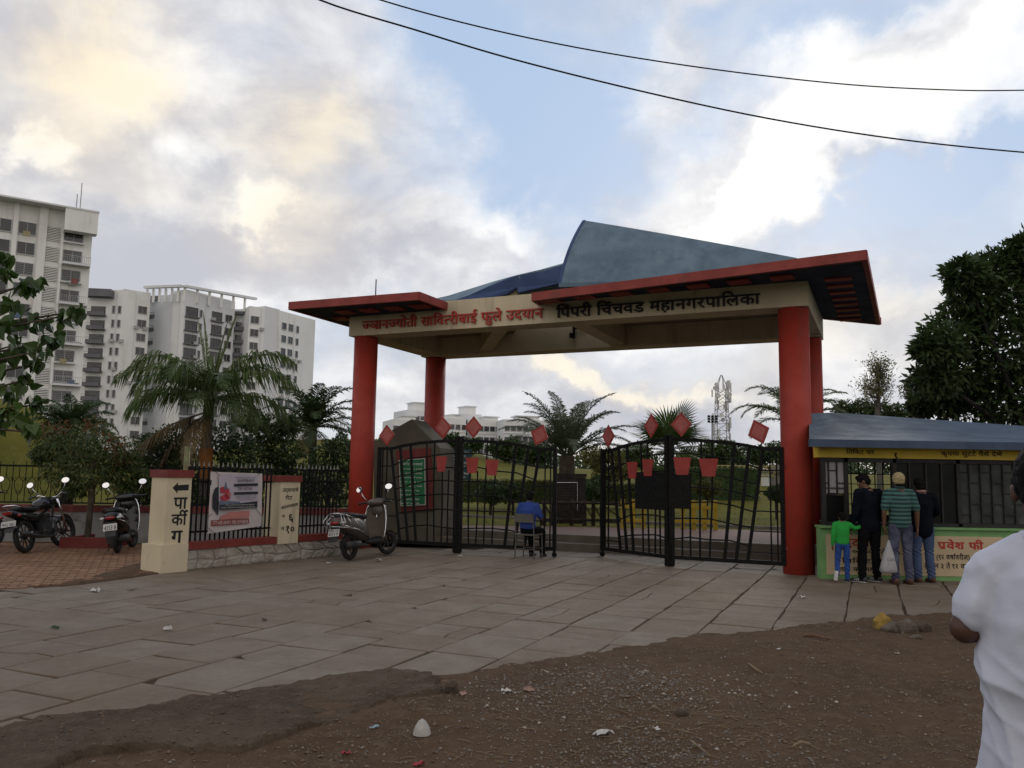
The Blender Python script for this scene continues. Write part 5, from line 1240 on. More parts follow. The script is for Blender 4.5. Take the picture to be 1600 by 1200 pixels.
# ================================================================== TREES AND PLANTS
m_frond = leafmat('palm_green', (.050, .085, .022), (.075, .11, .030)); m_frond2 = leafmat('palm_dark', (.030, .055, .018), (.045, .075, .022)); m_dry = leafmat('palm_dry', (.15, .10, .045), (.10, .075, .035)); m_frond3 = leafmat('palm_silver', (.11, .13, .085), (.07, .10, .05))
m_bark = mat('brown_bark', (.085, .065, .048), .95, .3, 5, .6, 30); m_bark2 = mat('grey_bark', (.12, .11, .095), .95, .3, 5, .5, 30); m_trunkdark = mat('dark_bark', (.035, .03, .025), .95, .3, 5, .5, 30)
m_leafd = leafmat('dark_leaf', (.028, .054, .015), (.045, .078, .022)); m_leafm = leafmat('mid_leaf', (.035, .062, .016), (.055, .085, .022)); m_leafb = leafmat('fresh_leaf', (.055, .095, .020), (.085, .12, .028)); m_leafo = leafmat('olive_leaf', (.10, .105, .028), (.14, .13, .04)); m_leafr = leafmat('rusty_leaf', (.16, .055, .025), (.09, .06, .02))
m_spear = leafmat('spear_leaf', (.10, .14, .04), (.13, .16, .05))
def frond_mesh(r, base, az_, elev, L, droop, leaf, mt, parent, name='frond', n=46, wdt=.018, stiff=.25, bare=.12, vee=.5, twist=0):
    """one feather frond: arching midrib with leaflets hanging to both sides"""
    base = Vector(base); h = Vector((math.cos(az_), math.sin(az_), 0)); pts = []; p = base.copy(); e = elev; seg = L / 16
    for i in range(17):
        pts.append(p.copy()); p = p + (h * math.cos(e) + Z * math.sin(e)) * seg; e -= droop / 16 * (.4 + 1.2 * i / 16)
    mb = MB(); mb.tube(pts, [.022 * (1 - .85 * i / 16) * (L / 2) ** .5 + .003 for i in range(17)], 5)
    side = Vector((-h.y, h.x, 0)); vs = []; fs = []
    for i in range(n):
        t = bare + (1 - bare) * (i + r.random() * .6) / n; x = t * 16; k = min(int(x), 15); q = pts[k].lerp(pts[k + 1], x - k); tg = (pts[k + 1] - pts[k]).normalized(); up_ = side.cross(tg).normalized(); up_ = up_ if up_.z > 0 else -up_
        ll = leaf * (math.sin(PI * min(t * .93 + .1, 1)) ** .6 * .9 + .12) * r.uniform(.82, 1.12)
        for sg in (-1, 1):
            d = (side * sg * (1 - .3 * t) + tg * (.45 + .5 * t) + up_ * (vee * r.uniform(.2, 1))).normalized()
            a = q; b = q + d * ll * .5 - Z * ll * .06; c = q + d * ll * .85 - Z * ll * stiff * r.uniform(.7, 1.3); w_ = tg * wdt * r.uniform(.8, 1.2) * (L / 2) ** .3
            o = len(vs); vs += [a - w_ * .5, a + w_ * .5, b + w_, b - w_, c]; fs += [(o, o + 1, o + 2, o + 3), (o + 3, o + 2, o + 4)]
    mb.add(vs, fs); return mb.build(name, mt, parent, fixn=False)
def trunk(par, p0, p1, r0, r1, mt, rings=0, name='trunk', bend=.0):
    p0, p1 = Vector(p0), Vector(p1); n = 24; pts = []; R = []
    for i in range(n + 1):
        t = i / n; p = p0.lerp(p1, t) + Vector((math.sin(t * PI) * bend, 0, 0)); pts.append(p); R.append((r0 + (r1 - r0) * t) * (1 + (.07 if rings and i % 2 else 0)))
    return MB().tube(pts, R, 12).build(name, mt, par, smooth=True)
# tall palm behind the picket fence
pr2 = random.Random(42)
pc = D(326, 640, 19.6); rp_ = thing('royal_palm', 'tall feathery palm with upright spear leaves and orange-banded trunk behind the banner', 'palm tree', (pc.x, 19.6, 0))
trunk(rp_, (pc.x, 19.6, 0), (pc.x, 19.6, pc.z + .3), .15, .10, m_bark2, 1)
z0_, z1_ = D(326, 728, 19.6).z, D(326, 700, 19.6).z; MB().lathe([(.163, z0_ - .3), (.158, z1_)], (pc.x, 19.6, 0), 16).build('painted_band', mat('orange_trunk_paint', (.30, .12, .03), .8, .2, 4, .1), rp_)
MB().tube([pc - Z * .3, pc + Z * .5, pc + Z * 1.3], [.13, .12, .06], 12).build('crownshaft', mat('palm_shaft_green', (.07, .10, .035), .5, .2, 3, .1), rp_, smooth=True)
for a_, e_, L_, dr, lf_ in ((176, 79, 2.0, .05, .20), (4, 76, 2.2, .05, .22), (170, 83, 2.1, .05, .16), (10, 81, 2.0, .05, .16)):
    frond_mesh(pr2, pc + Z * .3, rad(a_), rad(e_), L_, dr, lf_, m_spear if a_ != 95 else m_frond, rp_, 'spear_leaf', 40, .03, .05, .1, .25)
for a_, e_, L_, dr in ((178, 62, 2.9, 2.3), (188, 38, 2.8, 1.9), (168, 20, 2.5, 1.6), (5, 58, 2.9, 2.1), (-6, 36, 2.7, 1.8), (12, 15, 2.3, 1.7), (-60, 45, 2.4, 2.4), (-100, 50, 2.4, 2.5), (-130, 35, 2.4, 2.2), (-45, 10, 2.2, 1.8), (90, 40, 2.4, 2.0), (140, 50, 2.6, 2.2), (40, 52, 2.6, 2.2), (-80, 15, 2.0, 1.6), (200, 10, 2.2, 1.5), (-20, -5, 1.9, 1.3)):
    frond_mesh(pr2, pc + Z * (.1 + .2 * pr2.random()), rad(a_), rad(e_ + 8), L_ * .90, dr, .80, m_frond, rp_, n=44, wdt=.022, stiff=.75, vee=.35)
for a_, e_, L_, dr in ((190, -18, 2.3, .9), (-95, -35, 1.7, .8), (172, -38, 1.9, .7)):
    frond_mesh(pr2, pc - Z * .05, rad(a_), rad(e_), L_, dr, .55, m_dry, rp_, 'dry_frond', n=44, wdt=.024, stiff=.8, vee=.0)
def feather_palm(name, label, px, pyc, dist, zb, n, L, droop, leaf, mt, tr, tmat, elmin=10, elmax=80, seed=1, nl=50, grp=None, wd=.018, dry=3, cat='palm tree', vee=.5, stiff=.3, cr=0.0):
    r = random.Random(seed); c = D(px, pyc, dist); t = thing(name, label, cat, (c.x, dist, zb), group=grp)
    trunk(t, (c.x, dist, zb - .1), (c.x, dist, c.z), tr, tr * .8, tmat, 1)
    for i in range(n):
        a = i * 2.399 + r.uniform(-.2, .2); e = rad(elmin + (elmax - elmin) * ((i + .5) / n)); frond_mesh(r, c + Vector((math.cos(a) * cr, math.sin(a) * cr, 0)), a, e, L * r.uniform(.85, 1.1), droop * r.uniform(.8, 1.2), leaf, mt, t, n=nl, wdt=wd, vee=vee, stiff=stiff)
    for i in range(dry): frond_mesh(r, c, r.random() * 6.28, rad(-25), L * .8, .9, leaf * .8, m_dry, t, 'dry_frond', n=30, wdt=wd, vee=0)
    return t
feather_palm('date_palm', 'bushy feather palm in front of the white building, left of the red column', 490, 668, 24, .1, 24, 1.75, 1.5, .5, m_frond2, .13, m_trunkdark, 5, 82, 3, wd=.022)
feather_palm('date_palm', 'silvery arching date palm seen through the open middle of the gate', 886, 712, 27, .3, 30, 2.5, 1.35, .50, m_frond3, .30, m_bark, 28, 86, 4, nl=60, dry=0, wd=.018, cr=.12)
feather_palm('areca_palm', 'slender arching palm partly hidden by the right front red column', 1243, 668, 24, .3, 20, 2.15, 2.0, .48, m_frond, .09, m_bark2, 30, 84, 6, nl=50, dry=0)
feather_palm('shaggy_palm', 'dark shaggy palm behind the street tree on the far left', 112, 672, 26, .3, 26, 1.6, 1.7, .42, m_frond2, .16, m_trunkdark, 12, 80, 8, wd=.02, stiff=.5)
# fan palm
fc_ = D(1046, 702, 25.5); fp_ = thing('fan_palm', 'low fan palm with stiff round leaves above the right gate leaf', 'palm tree', (fc_.x, 25.5, .3)); trunk(fp_, (fc_.x, 25.5, .2), fc_, .16, .13, m_bark, 1)
fr2 = random.Random(12)
for i in range(20):
    a = i * 2.399; e = rad(-22 + 95 * (i + .5) / 20); d = Vector((math.cos(a) * math.cos(e), math.sin(a) * math.cos(e), math.sin(e))); b = fc_ + d * fr2.uniform(.45, .85)
    mb = MB().tube([fc_, b], .014, 5); sd_ = d.cross(Z).normalized(); un = sd_.cross(d).normalized(); nb_ = 30
    for k in range(nb_):
        th = -2.1 + 4.2 * k / (nb_ - 1); v = (d * math.cos(th) + sd_ * math.sin(th)).normalized(); ll = .98 * (.72 + .28 * math.cos(th * .7)) * fr2.uniform(.93, 1.05); pv = (d * -math.sin(th) + sd_ * math.cos(th)).normalized() * .032
        m1 = b + v * ll * .55 + un * .03; tip = b + v * ll - Z * .09 * ll; o = [b, m1 + pv, tip, m1 - pv]; mb.add(o, [(0, 1, 2, 3)])
    mb.build('fan_leaf', m_frond, fp_, fixn=False)

# ---- broad-leaved trees from leaf clusters
def leaf_cloud(r, centers, per, size, mt_, parent, name='crown', aspect=.42, droopy=.3, shell=.55, kindstuff=True):
    """centers: (x,y,z,rx,ry,rz); two-triangle folded leaves scattered through each clump"""
    rg = np.random.RandomState(r.randrange(10 ** 6)); C_ = np.array([c[:3] for c in centers]); R_ = np.array([c[3:6] for c in centers]); n = per * len(centers)
    idx = np.repeat(np.arange(len(centers)), per); d = rg.normal(size=(n, 3)); d /= np.linalg.norm(d, axis=1)[:, None]; rr = (shell + (1 - shell) * rg.rand(n)) ** 1.0; rr = np.where(rg.rand(n) < .25, rg.rand(n), rr)
    jag = 1 + .28 * np.sin(d[:, 0] * 5 + idx) * np.cos(d[:, 2] * 6 + idx * 1.7)
    P = C_[idx] + d * R_[idx] * (rr * jag)[:, None]
    ax = d * .7 + rg.normal(size=(n, 3)) * .6; ax[:, 2] -= droopy; ax /= np.linalg.norm(ax, axis=1)[:, None]
    s_ = np.cross(ax, rg.normal(size=(n, 3))); s_ /= np.linalg.norm(s_, axis=1)[:, None]; s = size * (.6 + .7 * rg.rand(n))[:, None]; nn = np.cross(ax, s_)
    a = P; b = P + ax * s * .5 + s_ * s * aspect * .5 + nn * s * .06; c = P + ax * s; e = P + ax * s * .5 - s_ * s * aspect * .5 + nn * s * .06
    V_ = np.stack([a, b, c, e], 1).reshape(-1, 3); F_ = np.arange(n * 4).reshape(n, 4)
    return arr(V_, F_, name, mt_, parent)
def branches(r, parent, base, tops, r0, mt, name='trunk', split=.45):
    base = Vector(base); mb = MB(); mid = base + (sum((Vector(t[:3]) for t in tops), Vector()) / len(tops) - base) * split
    mb.tube([base - Z * .1, base.lerp(mid, .5) + Vector((r.uniform(-.1, .1), 0, 0)), mid], [r0, r0 * .8, r0 * .65], 9)
    for t in tops:
        t = Vector(t[:3]); m2 = mid.lerp(t, .5) + Vector((r.uniform(-.15, .15), r.uniform(-.15, .15), r.uniform(0, .2))); mb.tube([mid, m2, t], [r0 * .5, r0 * .3, r0 * .12], 6)
        for _ in range(3): e = t + Vector((r.uniform(-.4, .4), r.uniform(-.3, .3), r.uniform(-.1, .4))); mb.tube([m2.lerp(t, r.random()), e], [r0 * .14, r0 * .05], 4)
    return mb.build(name, mt, parent, smooth=True)
def cl(px, py, dist, rpx, ry=None, sq=.85): # clump at a sight line point; radius in photo pixels
    c = D(px, py, dist); q = rpx * dist / FPX; return (c.x, c.y, c.z, q, ry or q, q * sq)
tr2 = random.Random(77)
# big glossy tree behind the booth
cen = [cl(1508, 428, 17.5, 30), cl(1545, 425, 18.2, 38), cl(1590, 410, 18, 40), cl(1640, 395, 18, 50), cl(1520, 470, 18, 45), cl(1470, 538, 17.6, 36), cl(1500, 520, 18.2, 45), cl(1560, 480, 18, 55), cl(1620, 470, 18.5, 60), cl(1448, 545, 17.4, 18), cl(1462, 590, 18, 36), cl(1500, 585, 18.6, 50), cl(1560, 560, 18.4, 60), cl(1620, 560, 18, 70), cl(1480, 625, 18.8, 32), cl(1540, 632, 18.6, 50), cl(1600, 640, 18.4, 60), cl(1690, 500, 18.2, 90), cl(1760, 560, 18, 100), cl(1680, 630, 18, 80), cl(1700, 400, 18.4, 80), cl(1444, 630, 19.2, 20), cl(1597, 385, 17.8, 14)]
mg = thing('mango_tree', 'large dark glossy-leaved tree rising behind the ticket booth at the right edge', 'tree', (D(1640, 745, 18.5).x, 18.5, 0))
branches(tr2, mg, (D(1640, 745, 18.5).x, 18.5, 0), cen[::2], .20, m_trunkdark, split=.4)
leaf_cloud(tr2, cen, 860, .21, m_leafd, mg, aspect=.34, droopy=.25); leaf_cloud(tr2, cen, 130, .20, m_leafm, mg, 'outer_leaves', aspect=.34, droopy=.2, shell=.9)
# near branch with heart-shaped leaves at the left edge
nt = thing('street_tree', 'near tree leaning in at the left edge with large heart-shaped leaves', 'tree', (-6.2, 6.3, 0))
ncl = [(8, 400, 12), (6, 428, 15), (38, 443, 17), (58, 440, 10), (18, 470, 18), (8, 505, 22), (45, 498, 20), (75, 505, 20), (100, 490, 15), (118, 483, 9), (30, 535, 20), (62, 545, 16), (10, 560, 22), (85, 530, 9), (40, 590, 16), (12, 610, 18), (60, 565, 11), (20, 640, 14), (56, 628, 8), (40, 652, 8), (50, 668, 8), (5, 660, 12)]
nc = [cl(x, y, 6.2 + .25 * math.sin(i * 2.1), r_, sq=.9) for i, (x, y, r_) in enumerate(ncl)]
bm_ = MB(); root = Vector((-6.2, 6.3, 0)); k0 = Vector((-5.6, 6.3, 2.0)); bm_.tube([root - Z * .1, (-6.15, 6.3, 1.0), k0, (-5.2, 6.2, 3.2)], [.13, .11, .08, .05], 9)
for c in nc: 
    c3 = Vector(c[:3]); h_ = Vector((-4.8 + .3 * tr2.random(), 6.25, min(max(c3.z - .25, 1.9), 3.2))); bm_.tube([k0.lerp(Vector((-5.2, 6.2, 3.2)), min(max((h_.z - 2) / 1.2, 0), 1)), h_, c3 - Vector((.05, 0, .03)), c3], [.02, .014, .007, .003], 5)
bm_.build('trunk', m_bark, nt, smooth=True)
def heart_leaves(centers, per, size, mt_, parent, r):
    mb = MB(); prof = [(0, 0), (.28, -.10), (.46, .10), (.42, .40), (.20, .75), (0, 1.1)]
    for c in centers:
        for _ in range(per):
            p = Vector(c[:3]) + Vector((r.gauss(0, .5) * c[3], r.gauss(0, .5) * c[4], r.gauss(0, .5) * c[5])); s = size * r.uniform(.6, 1.15)
            ax = Vector((r.gauss(0, .45), r.gauss(0, .45), -1)).normalized() if r.random() < .75 else Vector((r.gauss(0, 1), r.gauss(0, .6), r.gauss(-.2, .4))).normalized()
            sd_ = ax.cross(Vector((r.gauss(0, 1), r.gauss(0, 1), r.gauss(0, .4)))).normalized(); nn = ax.cross(sd_)
            L_ = [p + ax * y * s - sd_ * x * s + nn * x * s * .35 for x, y in prof]; R2 = [p + ax * y * s + sd_ * x * s + nn * x * s * .35 for x, y in prof[1:-1]]
            o = L_ + R2; mb.add(o, [(0, 1, 2, 3, 4, 5), (0, 5, 9, 8, 7, 6)])
    return mb.build('leaves', mt_, parent, fixn=False)
heart_leaves(nc, 12, .100, leafmat('heart_leaf_green', (.030, .060, .014), (.06, .10, .022), .35), nt, tr2)
# street tree in the planter (feathery, with rusty flowers) and its neighbour inside
stt = thing('young_street_tree', 'young tree with a thin trunk and drooping olive foliage standing in the red kerb', 'tree', (G(143, 846).x, 16.9, .1))
bx = D(143, 745, 16.9).x; cs = [cl(80, 690, 17, 28), cl(110, 700, 16.8, 34), cl(150, 690, 17, 36), cl(185, 705, 17, 30), cl(95, 735, 16.8, 28), cl(135, 735, 16.7, 34), cl(175, 740, 17, 30), cl(205, 750, 17.1, 20), cl(120, 760, 16.9, 18), cl(200, 720, 17.2, 20), cl(225, 745, 17.2, 14), cl(66, 710, 17, 16)]
trunk(stt, (bx, 16.9, 0), (bx + .05, 16.9, 1.75), .065, .05, m_bark, name='trunk'); branches(tr2, stt, (bx + .05, 16.9, 1.6), cs, .045, m_bark, 'branches', .3)
leaf_cloud(tr2, cs, 420, .12, m_leafm, stt, aspect=.25, droopy=.7); leaf_cloud(tr2, cs[:8], 160, .11, m_leafo, stt, 'olive_leaves', aspect=.25, droopy=.6, shell=.8)
leaf_cloud(tr2, [cl(72, 672, 16.9, 16), cl(98, 668, 16.8, 14), cl(145, 664, 16.9, 18), cl(178, 690, 16.8, 18), cl(190, 715, 16.9, 14)], 60, .09, m_leafr, stt, 'rusty_leaves', aspect=.5, shell=.3)
dk = thing('park_tree', 'thick dark leaning trunk inside the ornamental fence left of the street tree', 'tree', (D(108, 745, 18.8).x, 18.8, .1))
c_ = D(108, 745, 18.8).x; MB().tube([(c_ - .08, 18.8, 0), (c_, 18.8, 1.2), (c_ + .12, 18.8, 2.0)], [.17, .14, .10], 10).build('trunk', m_trunkdark, dk, smooth=True)
leaf_cloud(tr2, [cl(95, 700, 18.9, 30), cl(125, 690, 18.9, 30), cl(150, 720, 18.9, 28), cl(190, 735, 18.9, 26)], 500, .12, m_leafd, dk, aspect=.3, droopy=.5)
# dark shrubs and small trees behind the pickets
def shrub(label, pts, dist, per, size, mt_, cat='shrub', name='shrub', grp=None, zb=.1, tm=m_trunkdark, shell=.55, aspect=.45):
    cs = [cl(x, y, dist + tr2.uniform(-.3, .3), r_) for x, y, r_ in pts]; c0 = cs[0]; x0 = sum(c[0] for c in cs) / len(cs)
    t = thing(name, label, cat, (x0, dist, zb), group=grp)
    branches(tr2, t, (x0, dist, zb), cs, max(.03, .05 * dist / 20), tm, 'stem', .35); leaf_cloud(tr2, cs, per, size, mt_, t, aspect=aspect, shell=shell); return t
shrub('dense dark shrub left of the tall palm trunk behind the first pillar', [(235, 700, 28), (262, 690, 30), (285, 720, 30), (240, 735, 28), (265, 760, 32), (225, 770, 22)], 19.9, 900, .10, m_leafd)
shrub('dark shrub right behind the banner and the palm trunk', [(345, 690, 32), (375, 705, 32), (350, 740, 34), (390, 750, 34), (320, 760, 28), (365, 780, 28)], 20.2, 900, .10, m_leafd)
shrub('mid green leafy tree between the tall palm and the bushy palm', [(395, 660, 24), (425, 670, 28), (450, 665, 20), (410, 700, 30), (445, 705, 30), (425, 735, 32), (460, 740, 28)], 21.5, 800, .11, m_leafm, 'tree', 'small_tree')
shrub('green shrub just left of the left red column', [(505, 715, 26), (530, 700, 24), (545, 730, 26), (500, 750, 28), (530, 765, 26), (480, 775, 24)], 20.8, 800, .10, m_leafd)
shrub('low dark hedge bush filling the foot of the picket fence', [(300, 790, 22), (350, 800, 20), (400, 795, 22), (445, 790, 22), (490, 800, 20), (530, 800, 18)], 19.4, 500, .09, m_leafd, 'hedge', 'hedge_bush')
shrub('grey-leaved bush with pale flowers left of the first pillar', [(200, 765, 16), (218, 745, 18), (230, 765, 14)], 19.2, 420, .09, m_leafb)
# inside the park: clipped bushes and hedges
def dome(label, px, py, rpx, dist, mt_, sq=.8, grp='clipped round bushes'):
    c = D(px, py, dist); q = rpx * dist / FPX; t = thing('round_bush', label, 'bush', (c.x, dist, hz(np.array([c.x]), np.array([dist]))[0].item() if dist > 21 else .3), group=grp)
    MB().tube([(c.x, dist, .2), (c.x, dist, c.z)], .05, 6).build('stem', m_trunkdark, t)
    MB().ell(c, (q * .86, q * .86, q * sq * .86), 14, 9).build('inner_mass', m_leafd, t); leaf_cloud(tr2, [(c.x, c.y, c.z, q, q, q * sq)], 2600, .075, mt_, t, 'leaves', aspect=.5, shell=.92, droopy=0)
dome('dark clipped round bush seen through the left gate leaf above the lawn', 767, 769, 19, 25, m_leafd)
dome('clipped dark round bush immediately left of the free end of the right gate leaf', 927, 765, 22, 24, m_leafd)
dome('pale olive clipped bush in front of the tall hedge', 1104, 762, 20, 26, m_leafo, .6)
dome('small dark round bush beside the hinge of the right gate leaf', 1213, 771, 14, 26, m_leafd)
dome('small dark bush behind the seated person', 802, 768, 14, 26, m_leafm)
def hedge(label, x0, x1, y0, y1, dist, mt_, per=9000, dep=1.2, size=.09, name='clipped_hedge'):
    a, b = D(x0, y1, dist), D(x1, y0, dist); t = thing(name, label, 'hedge', ((a.x + b.x) / 2, dist, .3)); zb = a.z; zt = b.z
    MB().obox((a.x + .06, dist, zb - .3), (b.x - a.x - .12, 0, 0), (0, dep - .1, 0), (0, 0, zt - zb + .24)).build('inner_mass', m_leafd, t)
    rg = np.random.RandomState(int(x0)); n = per; P = np.empty((n, 3)); P[:, 0] = a.x + (b.x - a.x) * rg.rand(n); side = rg.rand(n) < .7
    P[:, 1] = np.where(side, dist + rg.rand(n) * .08, dist + rg.rand(n) * dep); P[:, 2] = np.where(side, zb - .3 + (zt - zb + .3) * rg.rand(n), zt - rg.rand(n) * .1)
    d = rg.normal(size=(n, 3)); d /= np.linalg.norm(d, axis=1)[:, None]; s_ = np.cross(d, rg.normal(size=(n, 3))); s_ /= np.linalg.norm(s_, axis=1)[:, None]; s = size
    V_ = np.stack([P, P + d * s * .5 + s_ * s * .25, P + d * s, P + d * s * .5 - s_ * s * .25], 1).reshape(-1, 3); arr(V_, np.arange(n * 4).reshape(n, 4), 'leaves', mt_, t)
hedge('tall clipped hedge behind the right gate leaf, olive green', 1012, 1186, 733, 782, 33, m_leafm, 16000)
hedge('long low olive hedge crossing behind the left gate leaf', 700, 870, 752, 770, 28, m_leafo, 9000, .7)
hedge('low hedge row left of the round bush, behind the notice stone', 905, 1000, 757, 772, 29, m_leafo, 5000, .7)
# tree line beyond
for i, (lab, pts, dist, mt_) in enumerate((
    ('rounded dark tree beyond the left gate leaf, under the pale blocks', [(705, 690, 14), (725, 698, 15), (742, 695, 12), (716, 710, 13)], 48, m_leafd),
    ('grey green tree right of the left gate posts beyond the lawn', [(778, 700, 15), (800, 696, 15), (790, 708, 14), (812, 706, 13)], 50, m_leafm),
    ('broad far tree behind the left side of the date palm', [(835, 702, 14), (850, 710, 14), (828, 712, 12)], 55, m_leafd),
    ('yellowish straggly tree right of the date palm', [(925, 712, 20), (945, 735, 20), (958, 712, 16), (975, 735, 18)], 38, m_leafo),
    ('bushy tree behind the fan palm, left side', [(985, 715, 18), (1000, 705, 16), (1005, 730, 18)], 52, m_leafm),
    ('wide bright green tree line behind the right gate leaf', [(1075, 715, 16), (1105, 705, 18), (1135, 702, 18), (1160, 712, 18), (1120, 722, 18)], 56, m_leafm),
    ('dark tree near the right front column beyond the garden wall', [(1185, 712, 16), (1210, 705, 18), (1235, 715, 18)], 50, m_leafd),
    ('low dark tree mass above the left end of the booth roof', [(1318, 640, 16), (1345, 638, 18), (1375, 642, 18), (1400, 645, 16), (1430, 648, 14)], 34, m_leafm),
    ('dark tree strip left of the small tree behind the boundary fence', [(560, 700, 18), (575, 715, 16), (590, 700, 14)], 40, m_leafd),
    ('far low tree showing between monument and red column', [(600, 690, 10), (696, 712, 12), (690, 735, 14)], 60, m_leafd))):
    shrub(lab, pts, dist, 900, .13 * dist / 30, mt_, 'tree', 'distant_tree', 'trees beyond the park lawn', .5)
# loose far wood that closes the horizon
wood = MB(); rgw = np.random.RandomState(9); cen = []
for i in range(150):
    px = -250 + i * 14 + rgw.uniform(-8, 8); dist = rgw.uniform(84, 100); c = D(px, 733 + rgw.uniform(-12, 6), dist); cen.append((c.x, dist, c.z, rgw.uniform(1.2, 2.4), 1.5, rgw.uniform(1.0, 2.2)))
leaf_cloud(tr2, cen, 260, .55, m_leafd, None, 'far_wood')['kind'] = 'stuff'
MB().obox((-110, 101, -.1), (240, 0, 0), (0, 2, 0), (0, 0, 2.6)).build('far_bank', m_far, kind='structure')
# wispy nearly bare trees
def bare(label, px, ytop, ybase, dist, wpx, seed):
    r = random.Random(seed); b = D(px, ybase, dist); tp = D(px, ytop, dist); t = thing('bare_tree', label, 'tree', (b.x, dist, 0), group='thin bare trees'); mb = MB(); W2 = wpx * dist / FPX; H = tp.z - b.z; tips = []
    mb.tube([(b.x, dist, 0), (b.x, dist, b.z), (b.x + .1, dist, b.z + H * .5), tp], [.12, .09, .05, .01], 6)
    for _ in range(46):
        z = r.random() ** .8; p = Vector((b.x, dist, b.z + H * z * .9)); sd_ = r.choice((-1, 1)) * r.uniform(.25, 1) * W2 * (1 - .75 * z); e = p + Vector((sd_, r.uniform(-.5, .5), r.uniform(.3, .9) * H * .32)); m_ = p.lerp(e, .5) + Z * -.05
        mb.tube([p, m_, e], [.03, .018, .006], 4)
        for _ in range(5): q = p.lerp(e, r.uniform(.3, 1)); g = q + Vector((r.uniform(-.3, .3), r.uniform(-.2, .2), r.uniform(.1, .5))); mb.tube([q, g], [.008, .004], 3); tips.append((g.x, g.y, g.z, .2, .2, .2))
    mb.build('trunk', m_bark2, t); leaf_cloud(r, tips, 9, .09, m_leafo, t, aspect=.5, shell=.1)
bare('wispy nearly bare tree above the booth roof, the taller of the two', 1371, 580, 640, 30, 32, 1)
bare('small sparse tree between the wispy tree and the dark glossy tree', 1430, 606, 650, 30, 20, 2)
# sparse grass tufts on the lawn and by the pavement edge
gt = MB(); r = random.Random(8)
def tuft(x, y, z, h, n):
    for _ in range(n):
        a = r.random() * 6.28; l = h * r.uniform(.5, 1.1); b = Vector((x + r.gauss(0, h * .3), y + r.gauss(0, h * .3), z)); t_ = b + Vector((math.cos(a) * l * .45, math.sin(a) * l * .45, l)); w_ = Vector((-math.sin(a), math.cos(a), 0)) * .004 * (h / .1)
        gt.add([b - w_, b + w_, b.lerp(t_, .55) + Z * l * .1 + w_ * .6, b.lerp(t_, .55) + Z * l * .1 - w_ * .6, t_], [(0, 1, 2, 3), (3, 2, 4)])
for _ in range(900): y = r.uniform(21.5, 34); x = r.uniform(-14, 14); tuft(x, y, hz(np.array([x]), np.array([y]))[0], .10, 7)
gt.build('lawn_tufts', m_leafo, fixn=False, kind='stuff')
gt = MB()
for _ in range(26): p = G(r.uniform(250, 560), 893 - (r.random() * 6)); 
for px, py in ((1540, 912), (1300, 908), (1530, 914), (1470, 917)): 
    p = G(px, py); tuft(p.x, p.y - .02, .0, .07, 14)
for k in range(30): q = W0 + WD * r.uniform(.2, 3.4) + WN * .07; tuft(q.x, q.y, 0, .04, 5)
gt.build('weeds', m_leafo, fixn=False, kind='stuff')
# ================================================================== SCOOTERS AND MOTORCYCLES
m_blkpl = mat('black_plastic', (.014, .014, .015), .45, .2, 8, .05, 60, spec=.4); m_gpaint = mat('gloss_black_paint', (.010, .010, .012), .18, .1, 2, 0, spec=.5); m_seat = mat('black_vinyl_seat', (.02, .019, .019), .5, .2, 8, .2, 60)
m_grey = mat('grey_brown_paint', (.085, .073, .062), .35, .1, 2, 0, spec=.5); m_brpl = mat('brown_plastic', (.085, .062, .046), .5, .15, 4, .05); m_tail = mat('tail_light_red', (.22, .01, .01), .12, .1, 3, 0, spec=.6); m_clear = mat('clear_lens', (.45, .45, .45), .1, .1, 3, 0, spec=.7)
m_plate = mat('number_plate_white', (.50, .50, .48), .5, .05, 5, 0); m_mirror = mat('mirror_glass', (.92, .92, .94), .03, .0, 3, 0, metal=1.0); m_engine = mat('engine_alloy', (.05, .05, .05), .5, .2, 10, .2, 60, metal=.5); m_purple = mat('purple_reflector', (.16, .09, .11), .25, .2, 6, 0)
def ell_rings(secs, n=18, axis='x', pw=2.4):
    """secs: (x, zc, ry, rz) superellipse rings along x"""
    rings = []
    for x, zc, ry, rz_ in secs:
        rg = []
        for k in range(n):
            t = 2 * PI * k / n; c, s = math.cos(t), math.sin(t); rg.append((x, math.copysign(abs(c) ** (2 / pw), c) * ry, zc + math.copysign(abs(s) ** (2 / pw), s) * rz_))
        rings.append([Vector(p) for p in rg])
    return rings
def wheel(par, x, R_, tr, spokes=5, steer=0, name='wheel'):
    w = MB().torus((0, 0, 0), R_ - tr, tr, 32, 10, 'y').build(name, m_tyre, par, smooth=True); w.location = (x, 0, R_); w.rotation_euler = (0, 0, steer)
    rm = MB(); rm.torus((0, 0, 0), R_ - tr * 1.7, .014, 28, 8, 'y', 2.2); rm.lathe([(.0, -.05), (.045, -.05), (.045, .05), (.0, .05)], (0, 0, 0), 14, 'y')
    for k in range(spokes): a = 2 * PI * k / spokes; e = Vector((math.cos(a), 0, math.sin(a))) * (R_ - tr * 1.7); rm.tube([e * .15, e], .013, 5)
    q = rm.build('rim', m_engine, w); return w
def plate(par, c, w_, h_, l1, l2, tilt=.25):
    c = Vector(c); up_ = Vector((-math.sin(tilt), 0, math.cos(tilt))); sd_ = Vector((0, -1, 0)); n = Vector((-1, 0, 0))
    p = MB().slab([c - sd_ * w_ / 2, c + sd_ * w_ / 2, c + sd_ * w_ / 2 + up_ * h_, c - sd_ * w_ / 2 + up_ * h_], (.006, 0, 0)).build('number_plate', m_plate, par)
    for s, z in ((l1, .56), (l2, .12)):
        if s: place_text(s, c - sd_ * w_ * .42 + up_ * h_ * z + n * .002, sd_, up_, w_ * .84, m_blackpaint, p, height=h_ * (.34 if l2 and l1 else .55), latin=True, name='plate_text', lift=.003)
